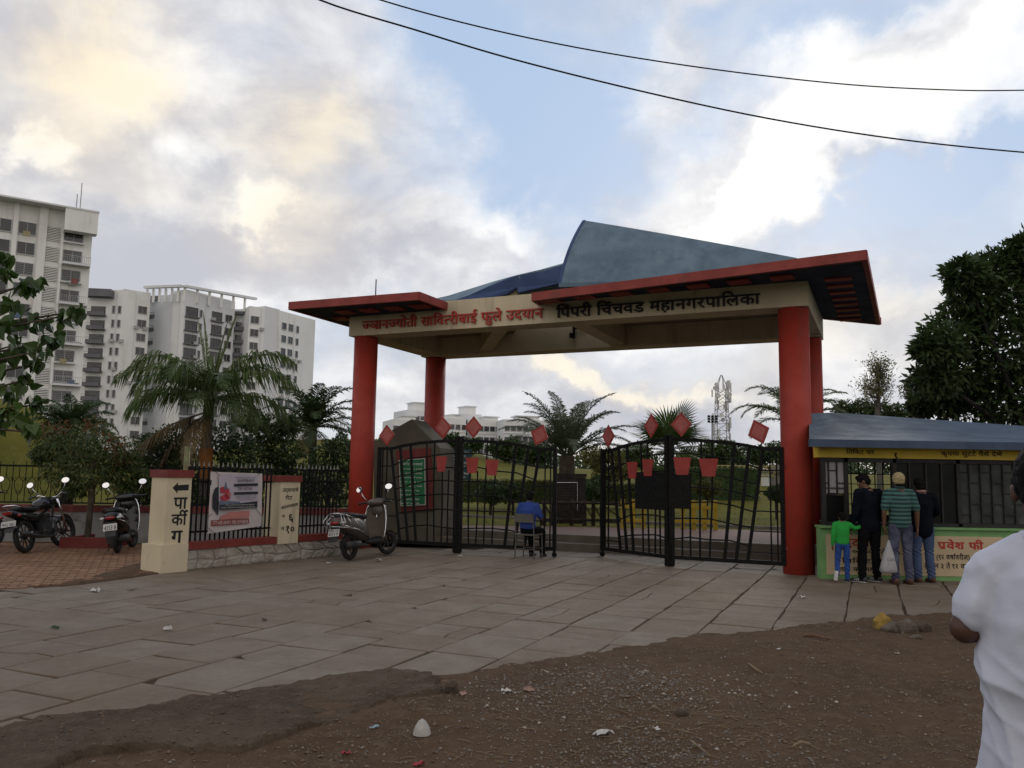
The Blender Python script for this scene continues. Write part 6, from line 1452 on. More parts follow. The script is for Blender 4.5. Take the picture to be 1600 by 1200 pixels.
def mirror(par, base, top, r=.062, tilt=0):
    s = MB().tube([base, Vector(base).lerp(Vector(top), .5) + Vector((0, .02 * (1 if top[1] > 0 else -1), 0)), top], .007, 6).build('mirror_stem', m_chrome, par, smooth=True)
    h = MB(); h.ell((0, 0, 0), (.022, r * 1.35, r), 18, 10); o = h.build('mirror', m_blkpl, par, smooth=True); o.location = top; o.rotation_euler = (0, .22, tilt)
    g = MB(); g.lathe([(.001, 0), (r * .9, 0), (r * .9, -.003), (.001, -.003)], (0, 0, 0), 24, 'x'); gm = g.build('mirror_glass', m_mirror, o); gm.location = (-.0215, 0, 0); gm.scale = (1, 1.32, 1)
def scooter(label, loc, rz, lean, body, shield, accent, pl1, pl2, steer=.2, rails=True, group='parked two-wheelers'):
    t = thing('scooter', label, 'scooter', loc, rz, group, world=False); t.rotation_euler = (lean, 0, rz)
    wheel(t, 0, .235, .048, 5, 0); wheel(t, 1.24, .225, .042, 5, steer)
    MB().loft(ell_rings([(-.42, .70, .03, .03), (-.38, .69, .10, .07), (-.25, .655, .155, .115), (-.05, .61, .185, .165), (.15, .575, .19, .19), (.32, .53, .175, .20), (.45, .46, .14, .17), (.52, .40, .10, .10), (.54, .38, .03, .03)])).build('rear_body', body, t, smooth=True)
    MB().loft(ell_rings([(-.30, .785, .04, .02), (-.26, .79, .10, .045), (-.1, .79, .135, .055), (.12, .775, .14, .055), (.30, .755, .135, .055), (.46, .745, .11, .05), (.54, .73, .05, .03)])).build('seat', m_seat, t, smooth=True)
    MB().loft(ell_rings([(.44, .29, .14, .05), (.50, .28, .175, .045), (.80, .28, .175, .045), (.90, .31, .16, .06)], 16, pw=4)).build('floorboard', m_blkpl, t, smooth=True)
    # leg shield: curved plate, its inner face towards the rider
    rows = []
    for z, xc, hw_, cv in ((.26, .86, .15, .03), (.36, .90, .205, .06), (.50, .945, .225, .08), (.65, .97, .235, .08), (.80, .985, .225, .07), (.92, .99, .19, .05), (1.0, .985, .12, .03)):
        rows.append([Vector((xc - cv * (abs(u) ** 2) * 1.0, u * hw_, z)) for u in [-1 + i / 6 for i in range(13)]])
    nr, ncl_ = len(rows), 13; top = [p for r in rows for p in r]; bk = [p + Vector((.05, 0, 0)) for p in top]; N = nr * ncl_; f = []
    for i in range(nr - 1):
        for j in range(12): a = i * ncl_ + j; f += [(a, a + 1, a + ncl_ + 1, a + ncl_), (a + N, a + ncl_ + N, a + ncl_ + 1 + N, a + 1 + N)]
    rim = [j for j in range(13)] + [i * 13 + 12 for i in range(1, nr)] + [(nr - 1) * 13 + j for j in range(11, -1, -1)] + [i * 13 for i in range(nr - 2, 0, -1)]
    for k in range(len(rim)): a, b = rim[k], rim[(k + 1) % len(rim)]; f.append((a, b, b + N, a + N))
    MB().add(top + bk, f).build('leg_shield', shield, t, smooth=False)
    MB().tube([p + Vector((.0, .004, 0)) for p in [r[-1] for r in rows]], .009, 6).build('shield_trim', m_chrome, t, smooth=True); MB().tube([r[0] - Vector((0, .004, 0)) for r in rows], .009, 6).build('shield_trim', m_chrome, t, smooth=True)
    MB().loft(ell_rings([(.93, .86, .05, .06), (.98, .86, .15, .12), (1.06, .84, .17, .15), (1.14, .80, .12, .13), (1.18, .78, .04, .05)])).build('front_cowl', body, t, smooth=True)
    MB().loft(ell_rings([(.84, 1.0, .05, .03), (.88, 1.0, .15, .055), (.96, 1.005, .20, .075), (1.04, .99, .17, .08), (1.11, .97, .10, .06), (1.13, .96, .04, .03)])).build('handlebar_cover', body, t, smooth=True)
    MB().ell((1.115, 0, .965), (.025, .085, .05)).build('headlight', m_clear, t, smooth=True)
    for s in (-1, 1):
        MB().tube([(.95, s * .16, 1.01), (.93, s * .26, 1.01), (.90, s * .36, 1.0)], [.018, .019, .021], 10).build('handle_grip', m_blkpl, t, smooth=True); MB().tube([(.99, s * .18, 1.02), (1.0, s * .26, 1.01), (.97, s * .34, 1.0)], .006, 5).build('brake_lever', m_chrome, t, smooth=True)
        mirror(t, (.95, s * .20, 1.04), (.93, s * .33, 1.27), .058, -s * .2)
        MB().ell((-.34, s * .14, .66), (.07, .045, .03)).build('turn_signal', m_clear, t, smooth=True)
        MB().tube([(.42, s * .15, .36), (.15, s * .20, .47), (-.1, s * .19, .56), (-.36, s * .12, .63)], .009, 6).build('side_trim', accent, t, smooth=True)
    MB().ell((-.405, 0, .665), (.03, .09, .035)).build('tail_light', m_tail, t, smooth=True)
    MB().tube([(-.05, .15, .74), (-.28, .15, .80), (-.40, .09, .83), (-.42, 0, .835), (-.40, -.09, .83), (-.28, -.15, .80), (-.05, -.15, .74)], .012, 8).build('grab_rail', m_metal if rails else m_blkpl, t, smooth=True)
    if rails:
        for s in (-1, 1):
            for (xa, za, xb, zb_) in ((-.38, .82, -.44, .60), (-.30, .80, -.34, .57), (-.20, .78, -.12, .55), (.0, .75, .12, .50)): MB().tube([(xa, s * .13, za), ((xa + xb) / 2 - .04, s * .20, (za + zb_) / 2), (xb, s * .17, zb_)], .008, 6).build('guard_bar', m_metal, t, smooth=True)
            MB().tube([(-.46, s * .10, .60), (-.30, s * .21, .57), (.0, s * .225, .52), (.2, s * .20, .48)], .008, 6).build('guard_bar', m_metal, t, smooth=True)
        MB().tube([(-.46, .10, .60), (-.49, 0, .61), (-.46, -.10, .60)], .008, 6).build('guard_bar', m_metal, t, smooth=True)
        MB().box((-.385, 0, .73), (.02, .20, .06)).build('reflector', m_purple, t)
    MB().slab([(-.36, -.08, .60), (-.36, .08, .60), (-.50, .09, .34), (-.50, -.09, .34)], (.02, 0, .01)).build('rear_mudflap', m_blkpl, t)
    plate(t, (-.462, 0, .44), .23, .13, pl1, pl2, -.35)
    MB().loft(ell_rings([(-.30, .27, .03, .03), (-.28, .27, .055, .065), (.08, .26, .06, .07), (.14, .25, .03, .035), (.36, .22, .018, .018)], 14)).build('exhaust', m_engine, t, smooth=True); bpy.context.view_layer.update()
    kids_ = [o for o in bpy.data.objects if o.parent == t and o.name.startswith('exhaust')]; kids_[0].location = (0, -.16, 0)
    MB().box((.12, .10, .27), (.34, .14, .16)).build('engine_case', m_engine, t)
    for s in (-1, 1): MB().tube([(1.24, s * .06, .225), (1.15, s * .055, .50), (1.07, s * .03, .75)], .017, 8).build('fork', m_blkpl, t, smooth=True)
    fd = []
    for k in range(9): a = rad(20 + 150 * k / 8); fd.append([Vector((1.24 + math.cos(a) * .262, u * .062, .225 + math.sin(a) * .262 - abs(u) * .018)) for u in (-1, -.5, 0, .5, 1)])
    vs = [p for r in fd for p in r]; MB().add(vs, [(i * 5 + j, i * 5 + j + 1, i * 5 + j + 6, i * 5 + j + 5) for i in range(8) for j in range(4)]).build('front_fender', body, t, smooth=True)
    MB().tube([(.42, .12, .25), (.38, .27, .02), (.33, .28, .015)], .011, 6).build('side_stand', m_blkpl, t)
    MB().tube([(.30, -.18, .33), (.30, -.30, .32)], .013, 6).build('footpeg', m_blkpl, t); MB().tube([(.98, .0, .80), (.955, 0, .76), (.94, .0, .72)], .008, 5).build('bag_hook', m_chrome, t)
    return t
gA, gB = G(547, 876), G(603, 867); hd = math.atan2(gB.y - gA.y, gB.x - gA.x)
scooter('grey-brown scooter with chrome guard rails parked at the left red column', (gA.x, gA.y, .012), rad(66), -.12, m_grey, m_brpl, m_chrome, 'MH 14', '8319', -.35, True)
gC = G(184, 866)
scooter('black scooter with raised grab rail parked between the street tree and the arrow pillar', (gC.x, gC.y, .022), rad(103), -.13, m_gpaint, m_gpaint, m_metal, None, '4253 8', -.2, False)
def motorcycle(label, loc, rz, lean, plate_t):
    t = thing('motorcycle', label, 'motorcycle', loc, rz, 'parked two-wheelers', world=False); t.rotation_euler = (lean, 0, rz)
    for x in (0, 1.28): wheel(t, x, .305, .048, 10, -.3 if x else 0)
    for s in (-1, 1): MB().tube([(1.28, s * .09, .305), (1.12, s * .085, .75), (1.06, s * .08, .95)], .022, 8).build('fork', m_chrome, t, smooth=True); MB().tube([(0, s * .10, .305), (.42, s * .10, .36)], .022, 6).build('swingarm', m_blkpl, t)
    MB().loft(ell_rings([(.42, .84, .04, .05), (.50, .85, .12, .09), (.70, .88, .15, .12), (.90, .88, .14, .12), (1.0, .86, .05, .06)])).build('fuel_tank', m_gpaint, t, smooth=True)
    MB().loft(ell_rings([(-.30, .80, .05, .03), (-.22, .80, .11, .045), (.05, .79, .13, .05), (.30, .77, .12, .05), (.50, .79, .07, .04)])).build('seat', m_seat, t, smooth=True)
    MB().loft(ell_rings([(-.46, .74, .03, .02), (-.40, .73, .08, .05), (-.15, .69, .11, .08), (.15, .64, .13, .10), (.40, .60, .10, .09), (.45, .60, .03, .03)])).build('tail_panel', m_gpaint, t, smooth=True)
    MB().box((-.45, 0, .735), (.03, .15, .05)).build('tail_light', m_tail, t); MB().tube([(-.1, .13, .80), (-.40, .11, .86), (-.47, 0, .87), (-.40, -.11, .86), (-.1, -.13, .80)], .011, 8).build('grab_rail', m_chrome, t, smooth=True)
    MB().box((.55, 0, .38), (.32, .24, .24)).box((.66, 0, .58), (.18, .16, .20)).build('engine', m_engine, t); MB().lathe([(.0, -.16), (.10, -.155), (.11, -.10), (.0, -.10)], (.52, 0, .38), 18, 'y').build('clutch_cover', m_metal, t)
    e = MB().tube([(.85, -.10, .55), (.80, -.14, .25), (.45, -.15, .24), (.1, -.16, .28), (-.35, -.17, .36)], [.018, .02, .02, .045, .045], 12).build('exhaust', m_engine, t, smooth=True)
    MB().tube([(.42, 0, .62), (.80, 0, .75), (1.05, 0, .85)], .025, 8).tube([(.45, 0, .30), (.45, 0, .62), (-.25, 0, .70)], .02, 8).tube([(1.02, 0, .80), (.85, 0, .30), (.45, 0, .27)], .02, 8).build('frame', m_blkpl, t, smooth=True)
    MB().ell((1.16, 0, .88), (.10, .11, .11)).build('headlight', m_gpaint, t, smooth=True); MB().ell((1.22, 0, .88), (.05, .09, .09)).build('headlight_lens', m_clear, t, smooth=True)
    MB().tube([(.88, .36, 1.02), (.96, .22, 1.05), (1.04, .08, .99), (1.04, -.08, .99), (.96, -.22, 1.05), (.88, -.36, 1.02)], .012, 8).build('handlebar', m_chrome, t, smooth=True)
    for s in (-1, 1):
        MB().tube([(.94, s * .25, 1.045), (.87, s * .38, 1.015)], .019, 8).build('handle_grip', m_blkpl, t); mirror(t, (.96, s * .22, 1.06), (.94, s * .34, 1.27), .058, -s * .15)
        MB().tube([(.62, s * .10, .62), (.68, s * .30, .58), (.66, s * .31, .36), (.60, s * .12, .30)], .014, 8).build('leg_guard', m_chrome if s > 0 else m_blkpl, t, smooth=True); MB().ell((-.36, s * .16, .68), (.03, .035, .025)).build('turn_signal', m_tail, t, smooth=True)
    for x in (0, 1.28):
        fd = [[Vector((x + math.cos(rad(15 + 150 * k / 8)) * .345, u * .07, .305 + math.sin(rad(15 + 150 * k / 8)) * .345)) for u in (-1, 0, 1)] for k in range(9)]
        MB().add([p for r in fd for p in r], [(i * 3 + j, i * 3 + j + 1, i * 3 + j + 4, i * 3 + j + 3) for i in range(8) for j in range(2)]).build('mudguard', m_gpaint, t, smooth=True)
    MB().slab([(-.38, -.07, .60), (-.38, .07, .60), (-.46, .08, .40), (-.46, -.08, .40)], (.015, 0, 0)).build('rear_mudflap', m_blkpl, t)
    plate(t, (-.455, 0, .50), .26, .10, None, plate_t, -.3); MB().tube([(.50, .10, .28), (.46, .26, .02)], .012, 6).build('side_stand', m_chrome, t)
    MB().tube([(.18, .30, .36), (.18, -.30, .36)], .012, 6).build('footpeg', m_chrome, t); return t
gM = G(40, 866)
mc = motorcycle('black motorcycle with chrome leg guard leaning by the park wall at far left', (gM.x, gM.y, .02), rad(90), -.17, 'MH12 2663')
m2_ = dup(mc, (gM.x - 1.05, gM.y - .15, .02), None, 'motorcycle cut off by the left picture edge, only its handlebar and wheel showing')
m2_.rotation_euler = (-.15, 0, rad(100))

# ================================================================== ROCKS AND LITTER
lr = random.Random(55)
def rock(label, px, py, sx, sy, sz, mt, name='rock', cat='rock', grp=None, seed=0, rot=0):
    r = random.Random(seed); sz *= 1.5; c = G(px, py); z = zd(c.x, c.y) if not inside((c.x, c.y), plaza) else .01
    mb = MB(); mb.ell((0, 0, 0), (sx, sy, sz), 12, 8); vs = []
    for v in mb.v: n = noise.noise(Vector(v) * (1.0 / max(sx, sy)) * 1.5 + Vector((seed, 0, 0))); k = 1 + .35 * n; vs.append((v[0] * k, v[1] * k, max(v[2] * k, -sz * .5)))
    mb.v = vs; o = mb.build(name, mt, None, smooth=False); o.location = (c.x, c.y, z + sz * .38); o.rotation_euler = (0, 0, rot); tagm(o, label, cat, grp); return o
m_rock = mat('grey_rock', (.12, .098, .075), .95, .3, 8, .5, 40); m_yrock = mat('yellow_rock', (.30, .20, .045), .9, .3, 8, .4, 40, dirt=((.10, .075, .04), 9, .52)); m_brock = mat('brown_rock', (.085, .06, .042), .95, .3, 8, .5, 40)
rock('yellowish stone at the left end of the small rubble heap near the paving edge', 1379, 983, .125, .08, .075, m_yrock, seed=1, rot=.5); rock('flat grey stone between the yellow stone and the dark block', 1397, 987, .12, .08, .045, m_rock, seed=2); rock('dark squarish stone in the middle of the small heap', 1418, 989, .12, .08, .065, m_rock, seed=3, rot=.3); rock('rough brown clod at the right end of the small heap', 1440, 988, .10, .07, .045, m_brock, seed=4)
rock('small flat stone lying just in front of the rubble heap', 1432, 1003, .07, .05, .018, m_rock, seed=5); rock('small dark stone near the pale chips on the dirt', 1066, 1131, .05, .035, .02, m_brock, seed=6); rock('dark stone at the tip of the broken concrete', 706, 1085, .05, .04, .04, m_brock, seed=7)
def twig(label, pts, r_, mt):
    P = [G(*p) for p in pts]; 
    for i, p in enumerate(P): p.z = (zd(p.x, p.y) if not inside((p.x, p.y), plaza) else .0) + r_ + .006 + .012 * (i == 1)
    tagm(MB().tube(P, [r_, r_ * 1.3, r_ * .7][:len(P)], 6).build('twig', mt), label, 'twig', 'twigs on the dirt')
m_twig = mat('brown_twig', (.16, .09, .05), .9, .3, 9, .1)
twig('thick brown stick lying below the paving edge left of the rubble heap', [(1256, 1001), (1272, 1003), (1298, 1008)], .013, m_twig); twig('thin curved pale twig on the open dirt', [(1170, 1050), (1178, 1058), (1192, 1064)], .006, m_straw); twig('pale straw stalk near the bottom centre', [(1078, 1165), (1092, 1176), (1110, 1185)], .005, m_straw); twig('flat pale stick on the bare dirt right of centre', [(1240, 1173), (1252, 1171), (1266, 1170)], .007, m_straw)
def scrap(label, px, py, s, mt, name='litter', cat='litter', seed=0, asp=.6):
    """crumpled sheet with thickness"""
    r = random.Random(seed + 100); c = G(px, py); z = (zd(c.x, c.y) if not inside((c.x, c.y), plaza) else .004) + .006
    n = 5; a = r.random() * 3; vs = []; ca, sa = math.cos(a), math.sin(a)
    for i in range(n):
        for j in range(n): u, v = (i / (n - 1) - .5) * s * r.uniform(.85, 1.1), (j / (n - 1) - .5) * s * asp * r.uniform(.8, 1.15); vs.append((c.x + u * ca - v * sa, c.y + u * sa + v * ca, z + abs(r.gauss(0, .13)) * s))
    N = n * n; f = [(i * n + j, i * n + j + 1, (i + 1) * n + j + 1, (i + 1) * n + j) for i in range(n - 1) for j in range(n - 1)]; lo = [(x, y, q - .0015) for x, y, q in vs]
    f2 = [tuple(k + N for k in reversed(q)) for q in f]; rim = list(range(n)) + [i * n + n - 1 for i in range(1, n)] + [(n - 1) * n + j for j in range(n - 2, -1, -1)] + [i * n for i in range(n - 2, 0, -1)]
    f3 = [(rim[k], rim[(k + 1) % len(rim)], rim[(k + 1) % len(rim)] + N, rim[k] + N) for k in range(len(rim))]
    tagm(MB().add(vs + lo, f + f2 + f3).build(name, mt), label, cat)
m_paper = mat('crumpled_paper', (.50, .48, .46), .85, .1, 6, .05); m_wrap = mat('red_wrapper', (.35, .03, .04), .4, .2, 12, 0); m_pwrap = mat('pinkish_scrap', (.32, .20, .16), .8, .2, 9, 0); m_bwrap = mat('pale_blue_scrap', (.24, .34, .38), .5, .1, 6, 0); m_gleaf = mat('fallen_green_leaf', (.03, .08, .03), .6, .2, 9, 0)
for i, (lab, px, py, s, mt, asp) in enumerate((
    ('torn white paper scrap lying on the dirt at bottom centre', 942, 1152, .12, m_paper, .45), ('small white scrap right of the torn paper', 1026, 1146, .055, m_paper, .6), ('white scrap on the dirt below the paving edge, centre right', 1217, 1028, .05, m_paper, .35), ('tiny white scrap in front of the twig', 1402, 1027, .04, m_paper, .5),
    ('grey-white scrap beside the broken concrete tip', 791, 1087, .07, m_paper, .7), ('pinkish scrap near the gravel spill', 826, 1084, .08, m_pwrap, .5), ('brown-pink shard at the concrete tip', 723, 1091, .06, m_pwrap, .8), ('crumpled red wrapper at the bottom edge', 654, 1189, .06, m_wrap, .6), ('small red wrapper close to the concrete edge', 541, 1180, .05, m_wrap, .6), ('pale blue scrap tucked below the concrete edge', 585, 1144, .06, m_bwrap, .35),
    ('white scrap on the paving, left foreground', 262, 985, .10, m_paper, .4), ('flattened whitish scrap at the paving edge near the brick pavers', 147, 925, .20, m_paper, .3), ('whitish plastic scrap in front of the grey scooter', 592, 877, .18, m_paper, .5), ('white scrap on the paving at left middle', 513, 881, .07, m_paper, .6), ('thin white scrap on the paving below the ticket booth', 1254, 935, .16, m_paper, .3), ('small white scrap at the foot of the left gate post', 719, 870, .08, m_paper, .8),
    ('green leaf flat on the paving near the left edge', 86, 983, .12, m_gleaf, .25), ('green leaf lying on the concrete apron', 114, 1172, .07, m_gleaf, .4), ('dark fallen leaf on the paving in the middle', 413, 970, .07, m_brock, .6), ('pale green litter by the log fence', 900, 829, .22, m_bwrap, .6))):
    scrap(lab, px, py, s, mt, seed=i, asp=asp)
# fluted white cup on its side near the concrete
c = G(659, 1147); zc_ = zd(c.x, c.y); prof = []; n = 28; rings = []
for r_, h in ((.052, 0), (.050, .012), (.040, .045), (.022, .075), (.006, .088)):
    rings.append([Vector((c.x + math.cos(2 * PI * k / n) * r_ * (1 + .05 * (k % 2)) , c.y + math.sin(2 * PI * k / n) * r_ * (1 + .05 * (k % 2)), zc_ + .004 + h)) for k in range(n)])
tagm(MB().loft(rings).build('paper_cup', mat('white_cup', (.42, .40, .37), .8, .15, 20, .2, 60)), 'small fluted white cone standing upside down on the dirt near the broken concrete', 'cup')
# ================================================================== PEOPLE
m_skin = mat('brown_skin', (.13, .062, .036), .55, .12, 12, .04, 120, spec=.4); m_skind = mat('dark_skin', (.075, .034, .022), .55, .12, 12, .04, 120, spec=.4); m_hair = mat('black_hair', (.006, .005, .005), .75, .3, 60, .4, 150, spec=.12)
m_jean = mat('blue_denim', (.035, .060, .13), .9, .25, 6, .4, 200, col2=(.065, .10, .19)); m_jeand = mat('dark_denim', (.022, .026, .055), .9, .25, 5, .4, 200, col2=(.10, .11, .17)); m_blkcl = mat('black_cloth', (.006, .006, .007), .95, .2, 9, .3, 100, spec=.1); m_navycl = mat('dark_navy_cloth', (.0045, .0065, .012), .95, .2, 9, .3, 100, spec=.1)
m_green = mat('bright_green_sweater', (.02, .30, .045), .9, .12, 5, .4, 90); m_bjean = mat('bright_blue_trousers', (.018, .065, .26), .9, .2, 7, .3, 120); m_whitet = mat('white_cotton', (.50, .515, .60), .9, .03, 4, .12, 25); m_cap = mat('cream_knit_cap', (.42, .34, .18), .95, .2, 30, .8, 90); m_bluesh = mat('royal_blue_shirt', (.022, .055, .24), .85, .15, 8, .3, 90); m_shoe = mat('dark_shoe', (.03, .03, .032), .6, .2, 9, .1); m_sole = mat('white_sole', (.45, .45, .45), .7, .1, 9, 0); m_brshoe = mat('brown_shoe', (.10, .045, .03), .6, .2, 9, .1); m_pinkc = mat('pinkish_collar', (.30, .17, .16), .9, .1, 9, .1)
def stripemat():
    mt = bpy.data.materials.new('green_striped_polo'); mt.use_nodes = True; t = NT(mt.node_tree); b = t.n['Principled BSDF']; v = t.node('ShaderNodeTexCoord').outputs['Object']; sp = t.node('ShaderNodeSeparateXYZ'); t.l.new(v, sp.inputs[0])
    z = t.math('ADD', sp.outputs[2], t.math('MULTIPLY', t.math('SUBTRACT', t.noise(v, 4, 2), .5), .02)); s = t.math('SINE', t.math('MULTIPLY', z, 2 * PI / .062)); c = t.mix(t.ramp(s, -.15, .25), (.010, .030, .035, 1), (.045, .125, .105, 1))
    c = t.mix(t.ramp(t.noise(v, 9, 3), .5, .8, 0, .5), c, (.06, .14, .14, 1)); t.l.new(c, b.inputs['Base Color']); b.inputs['Roughness'].default_value = .9; bn = t.node('ShaderNodeBump'); bn.inputs['Strength'].default_value = .3; bn.inputs['Distance'].default_value = .01; t.l.new(t.noise(v, 100, 3), bn.inputs['Height']); t.l.new(bn.outputs[0], b.inputs['Normal']); return mt
m_stripe = stripemat()
def rtube(mb, pts, rx, ry=None, n=14, side=(1, 0, 0)):
    """tube with rounded ends; elliptical: rx along side, ry across"""
    P = [Vector(p) for p in pts]; rx = rx if isinstance(rx, (list, tuple)) else [rx] * len(P); ry = ry or rx; ry = ry if isinstance(ry, (list, tuple)) else [ry] * len(P); rings = []
    def tang(i): return (P[min(i + 1, len(P) - 1)] - P[max(i - 1, 0)]).normalized()
    def ring(c, t, a, b):
        s = Vector(side); s = (s - t * s.dot(t)); s = s.normalized() if s.length > .05 else t.orthogonal().normalized(); u = t.cross(s); return [c + s * a * math.cos(2 * PI * k / n) + u * b * math.sin(2 * PI * k / n) for k in range(n)]
    t0 = tang(0)
    for q in (.95, .6): rings.append(ring(P[0] - t0 * min(rx[0], ry[0]) * q, t0, rx[0] * math.sqrt(1 - q * q), ry[0] * math.sqrt(1 - q * q)))
    for i in range(len(P)): rings.append(ring(P[i], tang(i), rx[i], ry[i]))
    t1 = tang(len(P) - 1)
    for q in (.6, .95): rings.append(ring(P[-1] + t1 * min(rx[-1], ry[-1]) * q, t1, rx[-1] * math.sqrt(1 - q * q), ry[-1] * math.sqrt(1 - q * q)))
    mb.loft(rings); return mb
def fuse(mb, name, mt, par, voxel=.012, smooth=4, wr=None):
    me = mb.mesh(name, None, fixn=True); o = bpy.data.objects.new('tmp', me); COL.objects.link(o)
    md = o.modifiers.new('r', 'REMESH'); md.mode = 'VOXEL'; md.voxel_size = voxel; md.use_smooth_shade = True
    s = o.modifiers.new('s', 'SMOOTH'); s.factor = .5; s.iterations = smooth
    bpy.context.view_layer.update(); m2 = bpy.data.meshes.new_from_object(o.evaluated_get(bpy.context.evaluated_depsgraph_get())); bpy.data.objects.remove(o); bpy.data.meshes.remove(me)
    if wr:                             # folds: wr(co, normal) -> displacement along the normal
        nv = [v.normal.copy() for v in m2.vertices]
        for v, n_ in zip(m2.vertices, nv): v.co = v.co + n_ * wr(v.co, n_)
    m2.name = name; m2.materials.clear(); m2.materials.append(mt); m2.polygons.foreach_set('use_smooth', [True] * len(m2.polygons)); m2.update()
    return link(name, m2, par)
def folds(amp, sx=9, sz=5, seed=0, knees=()):
    def f(co, n):
        p = Vector((co.x * sx + seed, co.y * sx, co.z * sz)); d = noise.noise(p) * amp + noise.noise(Vector((co.x * 6, co.y * 6, co.z * 26 + seed)) + Vector((noise.noise(p), 0, 0)) * 1.5) * amp * .5
        for z, w_ in knees: d += amp * 1.3 * math.exp(-((co.z - z) / w_) ** 2) * math.sin((co.z + co.x * .6) * 110)
        return d
    return f
def hand(mb, wrist, d, palm_n, s=1.0, curl=.6, thumb_side=1):
    """palm and five separate fingers; d = direction of the hand, palm_n = palm normal"""
    w, d, n = Vector(wrist), Vector(d).normalized(), Vector(palm_n).normalized(); n = (n - d * n.dot(d)).normalized(); sd_ = d.cross(n) * thumb_side
    rtube(mb, [w, w + d * .035 * s, w + d * .085 * s], [.022 * s, .034 * s, .040 * s], [.017 * s, .014 * s, .013 * s], 12, tuple(sd_))
    for i, (o, L) in enumerate(((.030, .070), (.010, .078), (-.010, .073), (-.029, .058))):
        b = w + d * .088 * s + sd_ * o * s; a = 0; p = b; pts = [b]
        for k, l in enumerate((.42, .32, .26)): a += curl * (.5 + .45 * k); p = p + (d * math.cos(a) + n * math.sin(a)) * L * l * s; pts.append(p)
        rtube(mb, pts, [.0095 * s, .009 * s, .0085 * s, .007 * s], None, 8)
    b = w + d * .03 * s + sd_ * .028 * s; rtube(mb, [b, b + (d * .6 + sd_ * .7 + n * .25).normalized() * .035 * s, b + (d * .6 + sd_ * .7 + n * .25).normalized() * .035 * s + (d * .85 + sd_ * .1 + n * .5).normalized() * .035 * s], [.013 * s, .011 * s, .008 * s], None, 8)
def head(mb, c, yaw=0, tilt=0, s=1.0, roll=0):
    """skull, jaw, nose, brow, ears facing +Y before turning; returns its matrix"""
    M_ = Matrix.Rotation(yaw, 3, 'Z') @ Matrix.Rotation(tilt, 3, 'X') @ Matrix.Rotation(roll, 3, 'Y'); c = Vector(c); q = lambda x, y, z: c + M_ @ Vector((x, y, z)) * s
    mb.ell(c + M_ @ Vector((0, -.008, .022)) * s, (.074 * s, .092 * s, .088 * s), 18, 12, M_); mb.ell(c + M_ @ Vector((0, .022, -.035)) * s, (.058 * s, .062 * s, .072 * s), 16, 10, M_)
    mb.ell(q(0, .048, -.085), (.026 * s, .024 * s, .020 * s), 10, 8, M_)     # chin
    rtube(mb, [q(0, .078, .015), q(0, .098, -.018), q(0, .092, -.030)], [.009 * s, .013 * s, .016 * s], None, 10)   # nose
    rtube(mb, [q(-.042, .068, .026), q(0, .080, .030), q(.042, .068, .026)], .009 * s, None, 8, (0, 0, 1))
    rtube(mb, [q(-.020, .080, -.055), q(0, .087, -.054), q(.020, .080, -.055)], .0075 * s, None, 8, (0, 0, 1))
    rtube(mb, [q(-.017, .078, -.066), q(0, .084, -.067), q(.017, .078, -.066)], .007 * s, None, 8, (0, 0, 1))
    for sg in (-1, 1): mb.ell(q(sg * .077, -.008, -.008), (.010 * s, .019 * s, .031 * s), 10, 8, M_)
    return q, M_
def eyes(par, q, s):
    for sg in (-1, 1): MB().ell(q(sg * .030, .072, .006), (.0125 * s,) * 3, 10, 8).build('eye', mat('eye_white', (.45, .43, .40), .3, .05, 5, 0), par, smooth=True); MB().ell(q(sg * .030, .0815, .006), (.0055 * s, .004 * s, .0055 * s), 8, 6).build('pupil', m_hair, par, smooth=True)
def hair(par, q, M_, s, mt=None, long_=0):
    mb = MB(); mb.ell(q(0, -.016, .034), (.083 * s, .098 * s, .090 * s), 18, 12, M_); mb.ell(q(0, -.05, -.01), (.072 * s, .060 * s, .075 * s), 16, 10, M_); mb.ell(q(0, .035, .085), (.060 * s, .055 * s, .032 * s), 14, 8, M_)
    for sg in (-1, 1): mb.ell(q(sg * .070, -.012, .02), (.013 * s, .035 * s, .045 * s), 10, 8, M_)
    rr = random.Random(3); return fuse(mb, 'hair', mt or m_hair, par, .009 * s, 2, lambda co, n: noise.noise(co * 60) * .006 + noise.noise(co * 25) * .006)
